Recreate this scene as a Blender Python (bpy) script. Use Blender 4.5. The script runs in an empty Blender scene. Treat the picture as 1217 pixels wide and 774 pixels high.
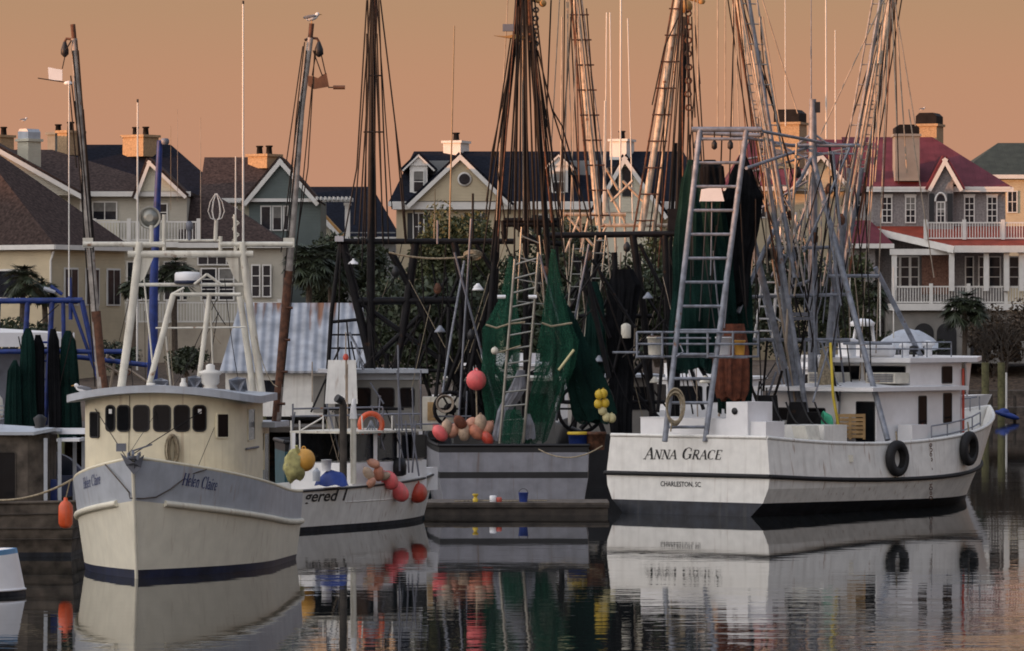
import bpy, math, random
from mathutils import Vector, Matrix, noise
from mathutils.bvhtree import BVHTree
random.seed(11)
R = math.radians
scene = bpy.context.scene
col = scene.collection

# ---------------------------------------------------------------- camera
FPX, YH, CX, CAMH = 5400.0, 390.0, 608.5, 6.37      # focal length and horizon measured on a 1217 px wide photograph
cam_data = bpy.data.cameras.new("camera")
cam = bpy.data.objects.new("camera", cam_data)
col.objects.link(cam)
cam.location = (0, 0, CAMH)
cam.rotation_euler = (R(90), 0, 0)
cam_data.sensor_width = 36
cam_data.lens = FPX / 1217 * 36
cam_data.shift_y = (YH - 387) / 1217
cam_data.clip_start = 1
cam_data.clip_end = 9000
scene.camera = cam

# ---------------------------------------------------------------- sky and sun
SUN_EL = R(2.6)
SUN_H = Vector((-0.93, -0.37)).normalized()
world = bpy.data.worlds.new("World")
scene.world = world
world.use_nodes = True
wn, wl = world.node_tree.nodes, world.node_tree.links
wn.clear()
w_out = wn.new("ShaderNodeOutputWorld")
w_bg = wn.new("ShaderNodeBackground")
sky = wn.new("ShaderNodeTexSky")
sky.sky_type = 'NISHITA'
sky.sun_disc = False
sky.sun_elevation = SUN_EL
sky.sun_rotation = math.atan2(SUN_H.x, SUN_H.y)
sky.dust_density = 4.0
sky.air_density = 1.3
sky.ozone_density = 2.0
w_geo = wn.new("ShaderNodeTexCoord")
w_sep = wn.new("ShaderNodeSeparateXYZ")
wl.new(w_geo.outputs["Generated"], w_sep.inputs[0])
w_ramp = wn.new("ShaderNodeValToRGB")               # twilight colour by height above the horizon
wl.new(w_sep.outputs["Z"], w_ramp.inputs[0])
cr = w_ramp.color_ramp
SKY = [(0.0, (0.53, 0.275, 0.185)), (0.037, (0.512, 0.262, 0.166)), (0.055, (0.492, 0.258, 0.158)), (0.072, (0.438, 0.255, 0.152)),
       (0.16, (0.40, 0.33, 0.28)), (0.32, (0.40, 0.42, 0.48)), (1.0, (0.36, 0.43, 0.60))]
while len(cr.elements) < len(SKY):
    cr.elements.new(0.5)
for e, (p, c) in zip(cr.elements, SKY):
    e.position = p
    e.color = (*c, 1)
w_scale = wn.new("ShaderNodeMixRGB"); w_scale.blend_type = 'MULTIPLY'; w_scale.inputs[0].default_value = 1
w_scale.inputs[2].default_value = (0.06, 0.06, 0.06, 1)
wl.new(sky.outputs[0], w_scale.inputs[1])
w_add = wn.new("ShaderNodeMixRGB"); w_add.blend_type = 'ADD'; w_add.inputs[0].default_value = 1
wl.new(w_ramp.outputs[0], w_add.inputs[1])
wl.new(w_scale.outputs[0], w_add.inputs[2])
# the pale afterglow arch over the side of the sky where the sun stands
w_dot = wn.new("ShaderNodeVectorMath"); w_dot.operation = 'DOT_PRODUCT'
w_dot.inputs[1].default_value = (SUN_H.x, SUN_H.y, 0.25)
wl.new(w_geo.outputs["Generated"], w_dot.inputs[0])
w_mr = wn.new("ShaderNodeMapRange"); w_mr.inputs[1].default_value = 0.05; w_mr.inputs[2].default_value = 1.0
w_mr.interpolation_type = 'SMOOTHSTEP'
wl.new(w_dot.outputs["Value"], w_mr.inputs[0])
w_arch = wn.new("ShaderNodeMixRGB"); w_arch.blend_type = 'MIX'
w_arch.inputs[1].default_value = (0, 0, 0, 1); w_arch.inputs[2].default_value = (1.42, 1.33, 1.28, 1)
wl.new(w_mr.outputs[0], w_arch.inputs[0])
w_add2 = wn.new("ShaderNodeMixRGB"); w_add2.blend_type = 'ADD'; w_add2.inputs[0].default_value = 1
wl.new(w_add.outputs[0], w_add2.inputs[1]); wl.new(w_arch.outputs[0], w_add2.inputs[2])
wl.new(w_add2.outputs[0], w_bg.inputs[0])
w_bg.inputs[1].default_value = 1.0
wl.new(w_bg.outputs[0], w_out.inputs[0])
sun_data = bpy.data.lights.new("sun", 'SUN')
sun_data.energy = 5.0
sun_data.angle = R(0.5)
sun_data.color = (1.0, 0.43, 0.17)
sun = bpy.data.objects.new("sun", sun_data)
col.objects.link(sun)
sd = Vector((SUN_H.x * math.cos(SUN_EL), SUN_H.y * math.cos(SUN_EL), math.sin(SUN_EL)))
sun.rotation_euler = sd.to_track_quat('Z', 'Y').to_euler()
sun.location = (-60, -30, 60)
vs = scene.view_settings
vs.view_transform = 'Standard'
vs.look = 'None'
vs.exposure = 0
vs.gamma = 1
vs.use_curve_mapping = False
scene.cycles.max_bounces = 8
scene.cycles.filter_width = 1.8
scene.cycles.transparent_max_bounces = 16

# ---------------------------------------------------------------- helpers
def P(px, py, Y):
    """point at distance Y seen at photo pixel px, py"""
    return Vector(((px - CX) / FPX * Y, Y, CAMH - (py - YH) / FPX * Y))

def XS(px, Y): return (px - CX) / FPX * Y
def ZS(py, Y): return CAMH - (py - YH) / FPX * Y

class Fr:
    """frame: x along heading u, s to its right, z up"""
    def __init__(self, o, ang):
        self.o = Vector(o)
        self.u = Vector((math.sin(ang), math.cos(ang), 0))
        self.s = Vector((math.cos(ang), -math.sin(ang), 0))
    def w(self, x, s, z=0):
        return self.o + self.u * x + self.s * s + Vector((0, 0, z))

class MB:
    def __init__(self):
        self.v, self.f, self.m, self.k = [], [], [], []
    def add(self, vs_, fs, m=0, smooth=False):
        b = len(self.v)
        self.v += [Vector(p) for p in vs_]
        for f in fs:
            self.f.append([b + i for i in f]); self.m.append(m); self.k.append(smooth)
        return self
    def hexa(self, p, m=0):
        return self.add(p, [(0, 3, 2, 1), (4, 5, 6, 7), (0, 1, 5, 4), (1, 2, 6, 5), (2, 3, 7, 6), (3, 0, 4, 7)], m)
    def box(self, a, b, m=0):
        (x0, y0, z0), (x1, y1, z1) = a, b
        return self.hexa([(x0, y0, z0), (x1, y0, z0), (x1, y1, z0), (x0, y1, z0), (x0, y0, z1), (x1, y0, z1), (x1, y1, z1), (x0, y1, z1)], m)
    def fbox(self, F, x0, x1, s0, s1, z0, z1, m=0):
        return self.hexa([F.w(x0, s0, z0), F.w(x1, s0, z0), F.w(x1, s1, z0), F.w(x0, s1, z0), F.w(x0, s0, z1), F.w(x1, s0, z1), F.w(x1, s1, z1), F.w(x0, s1, z1)], m)
    def bar(self, p0, p1, w, h=None, m=0):
        p0, p1 = Vector(p0), Vector(p1)
        h = h or w
        d = (p1 - p0).normalized()
        up = Vector((0, 0, 1)) if abs(d.z) < .95 else Vector((0, 1, 0))
        a = d.cross(up).normalized() * w / 2
        b = a.cross(d).normalized() * h / 2
        return self.hexa([p0 - a - b, p0 + a - b, p0 + a + b, p0 - a + b, p1 - a - b, p1 + a - b, p1 + a + b, p1 - a + b], m)
    def tube(self, pts, r, n=6, m=0, r1=None, caps=True):
        pts = [Vector(p) for p in pts]
        rings = []
        N = len(pts)
        prev = None
        for i, p in enumerate(pts):
            d = (pts[min(i + 1, N - 1)] - pts[max(i - 1, 0)])
            d = d.normalized() if d.length > 1e-9 else Vector((0, 0, 1))
            if prev is None:
                a = d.cross(Vector((0, 0, 1)) if abs(d.z) < .9 else Vector((1, 0, 0))).normalized()
            else:
                a = (prev - d * prev.dot(d)).normalized()
            prev = a
            b = d.cross(a)
            rr = r if r1 is None else r + (r1 - r) * i / max(1, N - 1)
            rings.append([p + (a * math.cos(2 * math.pi * j / n) + b * math.sin(2 * math.pi * j / n)) * rr for j in range(n)])
        vs_ = [q for rg in rings for q in rg]
        fs = []
        for i in range(N - 1):
            for j in range(n):
                k = (j + 1) % n
                fs.append((i * n + j, i * n + k, (i + 1) * n + k, (i + 1) * n + j))
        self.add(vs_, fs, m, n > 4)
        if caps:
            self.add(rings[0], [tuple(reversed(range(n)))], m)
            self.add(rings[-1], [tuple(range(n))], m)
        return self
    def ball(self, c, rx, ry=None, rz=None, n=12, k=8, m=0, rot=None):
        ry = rx if ry is None else ry
        rz = rx if rz is None else rz
        c = Vector(c)
        vs_ = []
        for i in range(k + 1):
            th = math.pi * i / k
            for j in range(n):
                ph = 2 * math.pi * j / n
                p = Vector((rx * math.sin(th) * math.cos(ph), ry * math.sin(th) * math.sin(ph), rz * math.cos(th)))
                if rot is not None: p = rot @ p
                vs_.append(c + p)
        fs = []
        for i in range(k):
            for j in range(n):
                q = (j + 1) % n
                fs.append((i * n + j, (i + 1) * n + j, (i + 1) * n + q, i * n + q))
        return self.add(vs_, fs, m, True)
    def lathe(self, c, prof, n=14, m=0, axis=None, smooth=True):
        """prof: (radius, height) pairs along axis from point c"""
        c = Vector(c)
        ax = Vector(axis).normalized() if axis is not None else Vector((0, 0, 1))
        a = ax.cross(Vector((1, 0, 0)) if abs(ax.x) < .8 else Vector((0, 1, 0))).normalized()
        b = ax.cross(a)
        vs_ = []
        for r_, h_ in prof:
            for j in range(n):
                t = 2 * math.pi * j / n
                vs_.append(c + ax * h_ + (a * math.cos(t) + b * math.sin(t)) * r_)
        fs = []
        for i in range(len(prof) - 1):
            for j in range(n):
                q = (j + 1) % n
                fs.append((i * n + j, i * n + q, (i + 1) * n + q, (i + 1) * n + j))
        self.add(vs_, fs, m, smooth)
        self.add(vs_[:n], [tuple(reversed(range(n)))], m)
        self.add(vs_[-n:], [tuple(range(n))], m)
        return self
    def torus(self, c, Rr, r, ax, n=20, k=8, m=0, sx=1.0, a=None):
        c = Vector(c); ax = Vector(ax).normalized()
        if a is None: a = ax.cross(Vector((0, 0, 1)) if abs(ax.z) < .9 else Vector((1, 0, 0))).normalized()
        b = ax.cross(a)
        vs_, fs = [], []
        for i in range(n):
            t = 2 * math.pi * i / n
            d = a * math.cos(t) * sx + b * math.sin(t)
            for j in range(k):
                q = 2 * math.pi * j / k
                vs_.append(c + d * (Rr + r * math.cos(q)) + ax * r * math.sin(q))
        for i in range(n):
            for j in range(k):
                i2, j2 = (i + 1) % n, (j + 1) % k
                fs.append((i * k + j, i2 * k + j, i2 * k + j2, i * k + j2))
        return self.add(vs_, fs, m, True)
    def prism(self, poly, off, m=0):
        poly = [Vector(p) for p in poly]; off = Vector(off); n = len(poly)
        vs_ = poly + [p + off for p in poly]
        fs = [tuple(range(n)), tuple(reversed(range(n, 2 * n)))]
        fs += [(i, n + i, n + (i + 1) % n, (i + 1) % n) for i in range(n)]
        return self.add(vs_, fs, m)
    def grid(self, rows, m=0, smooth=True):
        n = len(rows[0])
        vs_ = [p for r_ in rows for p in r_]
        fs = []
        for i in range(len(rows) - 1):
            for j in range(n - 1):
                fs.append((i * n + j, i * n + j + 1, (i + 1) * n + j + 1, (i + 1) * n + j))
        return self.add(vs_, fs, m, smooth)
    def build(self, name, mats, parent=None):
        base = Vector(parent['base']) if parent is not None else None
        if base is None:
            c0 = Vector((sum(p.x for p in self.v) / len(self.v), sum(p.y for p in self.v) / len(self.v), min(p.z for p in self.v)))
            base = c0
        me = bpy.data.meshes.new(name)
        me.from_pydata([p - base for p in self.v], [], self.f)
        if not isinstance(mats, (list, tuple)): mats = [mats]
        for mm in mats: me.materials.append(mm)
        me.polygons.foreach_set("material_index", self.m)
        me.polygons.foreach_set("use_smooth", self.k)
        me.update()
        o = bpy.data.objects.new(name, me)
        col.objects.link(o)
        if parent is None:
            o.location = base
        else:
            o.parent = parent
        o['base'] = tuple(base)
        return o

def tag(o, label, cat, group=None):
    o['label'] = label; o['category'] = cat
    if group: o['group'] = group
    return o
def thing(name, label, cat, loc, group=None):
    o = bpy.data.objects.new(name, None)
    col.objects.link(o)
    o.location = loc; o['base'] = tuple(loc)
    o.empty_display_size = .3
    return tag(o, label, cat, group)
def kind(o, k):
    o['kind'] = k
    return o
def copy_tree(o, parent=None):
    c = o.copy(); col.objects.link(c)
    if parent is not None: c.parent = parent
    for ch in list(o.children): copy_tree(ch, c)
    return c
def sag(p0, p1, s=0.0, n=8):
    p0, p1 = Vector(p0), Vector(p1)
    return [p0.lerp(p1, i / n) - Vector((0, 0, s * 4 * (i / n) * (1 - i / n))) for i in range(n + 1)]
def part(name, mats, parent, fn, *a, **k):
    b = MB(); getattr(b, fn)(*a, **k)
    return b.build(name, mats, parent)

# ---------------------------------------------------------------- materials
def mat(name, c, rough=.5, metal=0, var=.12, scale=2.5, streak=0, streak_col=(.16, .12, .09), spots=0, spot_col=(.20, .08, .03),
        bump=0, bump_scale=20, island=0, alpha=None, spec=.5, runs=0, runs_col=(.26, .13, .06)):
    m = bpy.data.materials.new(name); m.use_nodes = True
    n, l = m.node_tree.nodes, m.node_tree.links
    b = n["Principled BSDF"]
    b.inputs["Roughness"].default_value = rough
    b.inputs["Metallic"].default_value = metal
    b.inputs["Specular IOR Level"].default_value = spec
    tc = n.new("ShaderNodeTexCoord")
    def nz(sc, detail=4, stretch=None):
        t = n.new("ShaderNodeTexNoise")
        t.inputs["Scale"].default_value = sc; t.inputs["Detail"].default_value = detail
        if stretch:
            mp = n.new("ShaderNodeMapping"); mp.inputs["Scale"].default_value = stretch
            l.new(tc.outputs["Object"], mp.inputs[0]); l.new(mp.outputs[0], t.inputs[0])
        else:
            l.new(tc.outputs["Object"], t.inputs[0])
        return t.outputs[0]
    def ramp(src, a, b_):
        r_ = n.new("ShaderNodeMapRange"); r_.inputs[1].default_value = a; r_.inputs[2].default_value = b_
        l.new(src, r_.inputs[0]); return r_.outputs[0]
    def mix(f, c1, c2, blend='MIX'):
        x = n.new("ShaderNodeMixRGB"); x.blend_type = blend
        for i, s_ in ((0, f), (1, c1), (2, c2)):
            if isinstance(s_, (int, float)): x.inputs[i].default_value = s_
            elif isinstance(s_, tuple): x.inputs[i].default_value = (*s_, 1)
            else: l.new(s_, x.inputs[i])
        return x.outputs[0]
    lo = tuple(max(0, x * (1 - var * 1.6)) for x in c); hi = tuple(min(1, x * (1 + var)) for x in c)
    out = mix(ramp(nz(scale), .3, .7), lo, hi)
    if streak:
        f = ramp(nz(1.0, 5, (5, 5, .35)), .52, .75)
        g = n.new("ShaderNodeMath"); g.operation = 'MULTIPLY'; g.inputs[1].default_value = streak
        l.new(f, g.inputs[0]); out = mix(g.outputs[0], out, streak_col)
    if runs:     # thin rust runs below fittings and seams, in scattered patches
        a_ = ramp(nz(1.0, 2, (9, 9, .16)), .60, .72)
        b2 = ramp(nz(.55, 3, (1, 1, .7)), .46, .62)
        g = n.new("ShaderNodeMath"); g.operation = 'MULTIPLY'; l.new(a_, g.inputs[0]); l.new(b2, g.inputs[1])
        g2 = n.new("ShaderNodeMath"); g2.operation = 'MULTIPLY'; g2.inputs[1].default_value = runs; l.new(g.outputs[0], g2.inputs[0])
        out = mix(g2.outputs[0], out, runs_col)
    if spots:
        f = ramp(nz(3.2, 8), .66 - spots * .25, .74 - spots * .2)
        out = mix(f, out, spot_col)
    if island:
        gi = n.new("ShaderNodeNewGeometry")
        r_ = n.new("ShaderNodeMapRange"); r_.inputs[3].default_value = 1 - island; r_.inputs[4].default_value = 1 + island
        l.new(gi.outputs["Random Per Island"], r_.inputs[0])
        hv = n.new("ShaderNodeHueSaturation"); l.new(out, hv.inputs["Color"]); l.new(r_.outputs[0], hv.inputs["Value"])
        out = hv.outputs[0]
    l.new(out, b.inputs["Base Color"])
    if bump:
        bp = n.new("ShaderNodeBump"); bp.inputs["Strength"].default_value = 1; bp.inputs["Distance"].default_value = bump
        l.new(nz(bump_scale), bp.inputs["Height"]); l.new(bp.outputs[0], b.inputs["Normal"])
    if alpha is not None:
        f = ramp(nz(48, 1, (1, 1, .6)), *alpha)
        l.new(f, b.inputs["Alpha"])
    return m

def lined(name, c, axis, period, depth, rough=.6, var=.12, kind_='SAW', scale=1.2, rot=None, rust=0, metal=0, spec=.4):
    """boards, shingles or seams: a height profile repeating along one axis"""
    m = mat(name, c, rough, metal, var, scale, spec=spec)
    n, l = m.node_tree.nodes, m.node_tree.links
    b = n["Principled BSDF"]
    tc = [x for x in n if x.type == 'TEX_COORD'][0]
    w = n.new("ShaderNodeTexWave"); w.wave_type = 'BANDS'; w.bands_direction = axis; w.wave_profile = kind_
    w.inputs["Scale"].default_value = 0.314159 / period * (1 if kind_ != 'x' else 1)
    w.inputs["Distortion"].default_value = 0
    l.new(tc.outputs["Object"], w.inputs[0])
    bp = n.new("ShaderNodeBump"); bp.inputs["Distance"].default_value = depth; bp.inputs["Strength"].default_value = 1
    l.new(w.outputs["Fac"], bp.inputs["Height"]); l.new(bp.outputs[0], b.inputs["Normal"])
    if rust:
        # rust eaten in from irregular patches
        old = b.inputs["Base Color"].links[0].from_socket
        t = n.new("ShaderNodeTexNoise"); t.inputs["Scale"].default_value = 1.0; t.inputs["Detail"].default_value = 8
        mp = n.new("ShaderNodeMapping"); mp.inputs["Scale"].default_value = (2.6, .22, .22)
        l.new(tc.outputs["Object"], mp.inputs[0]); l.new(mp.outputs[0], t.inputs[0])
        sp = n.new("ShaderNodeSeparateXYZ"); l.new(tc.outputs["Object"], sp.inputs[0])
        hm = n.new("ShaderNodeMapRange"); hm.inputs[1].default_value = rust[0]; hm.inputs[2].default_value = rust[1]
        hm.inputs[3].default_value = -.18; hm.inputs[4].default_value = .22
        l.new(sp.outputs[2], hm.inputs[0])
        ad = n.new("ShaderNodeMath"); ad.operation = 'ADD'; l.new(t.outputs[0], ad.inputs[0]); l.new(hm.outputs[0], ad.inputs[1])
        r_ = n.new("ShaderNodeMapRange"); r_.inputs[1].default_value = .58; r_.inputs[2].default_value = .70
        l.new(ad.outputs[0], r_.inputs[0])
        x = n.new("ShaderNodeMixRGB"); l.new(r_.outputs[0], x.inputs[0]); l.new(old, x.inputs[1]); x.inputs[2].default_value = (.20, .09, .045, 1)
        l.new(x.outputs[0], b.inputs["Base Color"])
    return m

M = {}
M['cream_hull'] = mat('cream_paint', (.73, .695, .565), .45, streak=.15, var=.05, streak_col=(.42, .35, .24), runs=.3)
M['cream'] = mat('cream_house_paint', (.72, .655, .48), .5, var=.06, streak=.14, streak_col=(.45, .38, .26), runs=.35)
M['greyblue'] = mat('pale_grey_blue_paint', (.42, .45, .49), .45, var=.08, streak=.22, streak_col=(.24, .24, .24), runs=.45)
M['offwhite'] = mat('offwhite_paint', (.68, .65, .55), .5, var=.12, streak=.5, streak_col=(.22, .17, .12), spots=.05, spot_col=(.24, .12, .06))
M['white'] = mat('white_paint', (.78, .77, .72), .42, var=.07, streak=.26, streak_col=(.36, .33, .28), runs=.7)
M['cleanwhite'] = mat('clean_white_gelcoat', (.80, .80, .80), .3, var=.04)
M['name_blue'] = mat('blue_lettering_paint', (.010, .028, .15), .5)
M['navy'] = mat('navy_boot_paint', (.008, .014, .045), .5, var=.3, streak=.2, streak_col=(.10, .10, .09))
M['bootblack'] = mat('fouled_dark_boot_paint', (.022, .026, .036), .6, var=.4, streak=.5, streak_col=(.07, .065, .055))
M['black'] = mat('black_paint', (.012, .012, .014), .55, var=.3)
M['blacksteel'] = mat('black_steel', (.008, .0075, .009), .6, var=.35, spots=.04, spot_col=(.035, .018, .010), spec=.2)
M['rubber'] = mat('rubber', (.010, .010, .011), .75, var=.2, bump=.01, bump_scale=30)
M['grey'] = mat('grey_hull_paint', (.25, .255, .285), .5, var=.12, streak=.3, streak_col=(.13, .12, .12), runs=.6, runs_col=(.14, .09, .06))
M['steel'] = mat('galvanised_steel', (.23, .25, .29), .55, metal=.2, var=.25, scale=4, streak=.35, spots=.04, spot_col=(.16, .08, .045))
M['steeldark'] = mat('weathered_grey_steel', (.16, .17, .20), .55, metal=.2, var=.2, spots=.03)
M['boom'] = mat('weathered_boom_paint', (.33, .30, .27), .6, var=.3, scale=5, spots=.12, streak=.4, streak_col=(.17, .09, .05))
M['boomlit'] = mat('sunlit_boom_paint', (.54, .45, .35), .55, var=.25, scale=4, spots=.10, streak=.3, streak_col=(.25, .13, .07))  # sunlit copy of the boom paint, warm low sun put into the colour
M['rust'] = mat('rusty_steel', (.12, .05, .026), .8, var=.4, scale=6, spots=.2, spot_col=(.05, .03, .02))
M['rope'] = mat('hemp_rope', (.30, .25, .17), .9, var=.25, scale=12)
M['wire'] = mat('dark_rigging_wire', (.016, .013, .012), .7, var=.3, spec=.2)
M['wirepale'] = mat('galvanised_rigging_wire', (.36, .29, .22), .5, var=.25)
M['chain'] = mat('chain_steel', (.12, .10, .085), .6, metal=.4, var=.3)
M['glass'] = mat('dark_window_glass', (.006, .007, .009), .12, var=.2, spec=.12)
M['blind'] = mat('window_blind', (.17, .165, .15), .6, var=.2)
M['hglass'] = mat('house_window_glass', (.02, .022, .028), .10, var=.3, spec=.2)
M['whip'] = mat('white_fibreglass', (.70, .68, .62), .4, var=.05)
M['whipdark'] = mat('brown_fibreglass', (.30, .22, .13), .5, var=.1)
M['blue'] = mat('royal_blue_paint', (.010, .034, .19), .55, var=.3, scale=4, streak=.3, streak_col=(.03, .04, .10))
M['bluetarp'] = mat('blue_tarpaulin', (.01, .035, .20), .6, var=.2, bump=.02, bump_scale=6)
M['teal'] = mat('teal_hull_paint', (.02, .085, .11), .5, var=.2)
M['wood'] = lined('weathered_planks', (.12, .10, .082), 'Z', .14, .02, .85, var=.4, scale=2.5)
M['darkwood'] = mat('wet_dark_timber', (.055, .045, .036), .8, var=.35, bump=.01, bump_scale=8)
M['pine'] = mat('pine_boards', (.42, .27, .12), .7, var=.2, scale=4, streak=.3, streak_col=(.22, .12, .05))
M['piling'] = mat('greenish_piling_wood', (.14, .135, .06), .85, var=.35, bump=.012, bump_scale=9, streak=.3)
M['green_net'] = mat('green_netting', (.022, .088, .056), .9, var=.25, scale=.8, streak=.6, streak_col=(.008, .036, .024), alpha=(.36, .66), spec=.05)
M['dark_net'] = mat('dark_green_netting', (.008, .026, .022), .9, var=.3, scale=.8, streak=.5, streak_col=(.005, .007, .008), alpha=(.18, .42), spec=.05)
M['black_net'] = mat('black_netting', (.007, .0075, .009), .95, var=.3, streak=.5, streak_col=(.02, .02, .022), spec=.1)
M['rust_net'] = mat('rust_red_chafing_gear', (.15, .045, .022), .9, var=.35, scale=4, bump=.03, bump_scale=14)
M['pink'] = mat('pink_vinyl', (.78, .13, .13), .45, var=.12, scale=5, streak=.45, streak_col=(.34, .22, .17))
M['orange'] = mat('orange_vinyl', (.62, .085, .02), .4, var=.10, scale=5, streak=.45, streak_col=(.34, .22, .17))
M['red'] = mat('red_vinyl', (.55, .07, .04), .42, var=.12, scale=5, streak=.45, streak_col=(.34, .22, .17))
M['peach'] = mat('peach_foam', (.60, .29, .19), .6, var=.18, scale=5, streak=.45, streak_col=(.34, .22, .17))
M['salmon'] = mat('salmon_foam', (.52, .19, .11), .65, var=.25, scale=5, streak=.5, streak_col=(.30, .20, .15))
M['tanfoam'] = mat('weathered_tan_foam', (.46, .33, .23), .75, var=.25, scale=5, streak=.5, streak_col=(.25, .2, .16))
M['canvas'] = mat('grey_canvas', (.20, .21, .24), .85, var=.25, scale=3, streak=.4)
M['yellow'] = mat('yellow_plastic', (.66, .46, .04), .5, var=.15)
M['bag'] = mat('stained_yellow_canvas', (.40, .37, .15), .8, var=.3, scale=5, spots=.2, spot_col=(.2, .19, .15))
M['yellowpale'] = mat('faded_yellow_foam', (.62, .56, .30), .6, var=.15)
M['amber'] = mat('amber_float', (.66, .34, .06), .5, var=.15)
M['greenrope'] = mat('green_rope', (.06, .42, .24), .8, var=.2)
M['yrope'] = mat('yellow_rope', (.62, .47, .05), .8, var=.15)
M['aluminium'] = mat('aluminium_dish', (.28, .28, .25), .35, metal=.6, var=.15)
M['brownplate'] = mat('brown_plate', (.13, .06, .03), .7, var=.3)
# houses
M['siding_cream'] = lined('cream_siding', (.50, .475, .40), 'Z', .22, .03, var=.05)
M['siding_yellow'] = lined('yellow_siding', (.58, .50, .345), 'Z', .22, .03, var=.05)
M['siding_pale'] = lined('pale_siding', (.66, .63, .50), 'Z', .22, .03, var=.05)
M['siding_green'] = lined('grey_green_siding', (.135, .17, .165), 'Z', .22, .03, var=.07)
M['siding_grey'] = lined('grey_siding', (.30, .31, .31), 'Z', .22, .03, var=.06)
M['brick_grey'] = mat('grey_painted_brick', (.24, .225, .22), .8, var=.22, scale=7, bump=.02, bump_scale=14)
M['brick_red'] = mat('brown_brick', (.20, .105, .075), .85, var=.3, scale=8, bump=.02, bump_scale=14)
M['stucco'] = mat('beige_stucco', (.42, .37, .29), .8, var=.12, scale=.8, streak=.15)
M['stucco_grey'] = mat('grey_stucco', (.23, .22, .20), .8, var=.10, scale=1.2)
M['shingle_brown'] = lined('brown_shingles', (.062, .043, .038), 'Z', .16, .04, .9, var=.35, scale=5, spec=.15)
M['shingle_navy'] = lined('dark_slate_shingles', (.011, .013, .021), 'Z', .16, .04, .9, var=.3, scale=5, spec=.12)
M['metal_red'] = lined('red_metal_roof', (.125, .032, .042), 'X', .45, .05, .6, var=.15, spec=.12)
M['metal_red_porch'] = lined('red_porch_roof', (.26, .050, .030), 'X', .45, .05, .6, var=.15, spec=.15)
M['metal_green'] = lined('dark_green_metal_roof', (.035, .045, .038), 'X', .5, .12, .6, var=.15, spec=.12)
M['metal_shed'] = lined('rusty_corrugated_metal', (.33, .345, .37), 'X', .42, .055, .5, var=.22, kind_='SIN', rust=(3.4, 5.6), metal=.3)
M['trim'] = mat('white_trim', (.68, .67, .63), .5, var=.05)
M['shutter'] = mat('black_shutter', (.015, .016, .018), .6)
M['copper'] = mat('chimney_cap', (.012, .010, .010), .7, var=.3, spec=.15)
M['chim_tan'] = mat('tan_chimney_brick', (.40, .27, .15), .85, var=.2, scale=9)
M['chim_green'] = mat('grey_green_chimney', (.20, .20, .17), .8, var=.1)
M['ochre'] = mat('ochre_roof_boards', (.40, .22, .07), .7, var=.15)
# nature
M['leaf_dark'] = mat('dark_leaves', (.030, .042, .018), .7, var=.25, scale=.8, island=.3)
M['leaf_olive'] = mat('olive_leaves', (.058, .070, .024), .7, var=.25, scale=.8, island=.3)
M['leaf_palm'] = mat('palm_fronds', (.040, .052, .026), .6, var=.25, scale=.8, island=.4)
M['leaf_brown'] = mat('dry_brown_leaves', (.085, .058, .035), .8, var=.3, scale=1, island=.4)
M['twig'] = mat('bare_twigs', (.085, .070, .055), .85, var=.25)
M['bark'] = mat('bark', (.085, .065, .048), .9, var=.3, scale=6, bump=.02, bump_scale=12)
M['litter'] = mat('leaf_litter_ground', (.10, .068, .045), .95, var=.4, scale=3.5, bump=.06, bump_scale=5)
M['gull_white'] = mat('white_feathers', (.75, .74, .72), .7, var=.05)
M['gull_grey'] = mat('grey_feathers', (.16, .16, .17), .7, var=.1)
M['beak'] = mat('beak', (.5, .25, .05), .5)
# ---------------------------------------------------------------- water and land
wm = bpy.data.materials.new("harbour_water"); wm.use_nodes = True
n, l = wm.node_tree.nodes, wm.node_tree.links
b = n["Principled BSDF"]
b.inputs["Base Color"].default_value = (.012, .014, .014, 1)
b.inputs["Roughness"].default_value = .015
b.inputs["IOR"].default_value = 1.333
tc = n.new("ShaderNodeTexCoord")
def wnoise(scale, stretch, detail=2):
    mp = n.new("ShaderNodeMapping"); mp.inputs["Scale"].default_value = stretch
    l.new(tc.outputs["Object"], mp.inputs[0])
    t = n.new("ShaderNodeTexNoise"); t.inputs["Scale"].default_value = scale; t.inputs["Detail"].default_value = detail
    l.new(mp.outputs[0], t.inputs[0]); return t.outputs[0]
patch = n.new("ShaderNodeMapRange"); patch.inputs[1].default_value = .42; patch.inputs[2].default_value = .66
patch.inputs[3].default_value = .25; patch.inputs[4].default_value = 1.0
l.new(wnoise(.05, (1, .6, 1)), patch.inputs[0])
# the breeze comes in from the open basin to the right and the foreground
sp = n.new("ShaderNodeSeparateXYZ"); l.new(tc.outputs["Object"], sp.inputs[0])
near = n.new("ShaderNodeMapRange"); near.inputs[1].default_value = 136; near.inputs[2].default_value = 84
near.inputs[3].default_value = .42; near.inputs[4].default_value = 2.1
l.new(sp.outputs[1], near.inputs[0])
rt = n.new("ShaderNodeMapRange"); rt.inputs[1].default_value = 4; rt.inputs[2].default_value = 13
rt.inputs[3].default_value = 1; rt.inputs[4].default_value = 2.8
l.new(sp.outputs[0], rt.inputs[0])
mu = n.new("ShaderNodeMath"); mu.operation = 'MULTIPLY'; l.new(patch.outputs[0], mu.inputs[0]); l.new(near.outputs[0], mu.inputs[1])
mu2 = n.new("ShaderNodeMath"); mu2.operation = 'MULTIPLY'; l.new(mu.outputs[0], mu2.inputs[0]); l.new(rt.outputs[0], mu2.inputs[1])
s1 = wnoise(1.3, (.5, 1, 1), 3); s2 = wnoise(.28, (.6, 1, 1), 2)
ad = n.new("ShaderNodeMath"); ad.operation = 'MULTIPLY_ADD'; ad.inputs[1].default_value = 2.2
l.new(s2, ad.inputs[0]); l.new(s1, ad.inputs[2])
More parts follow.
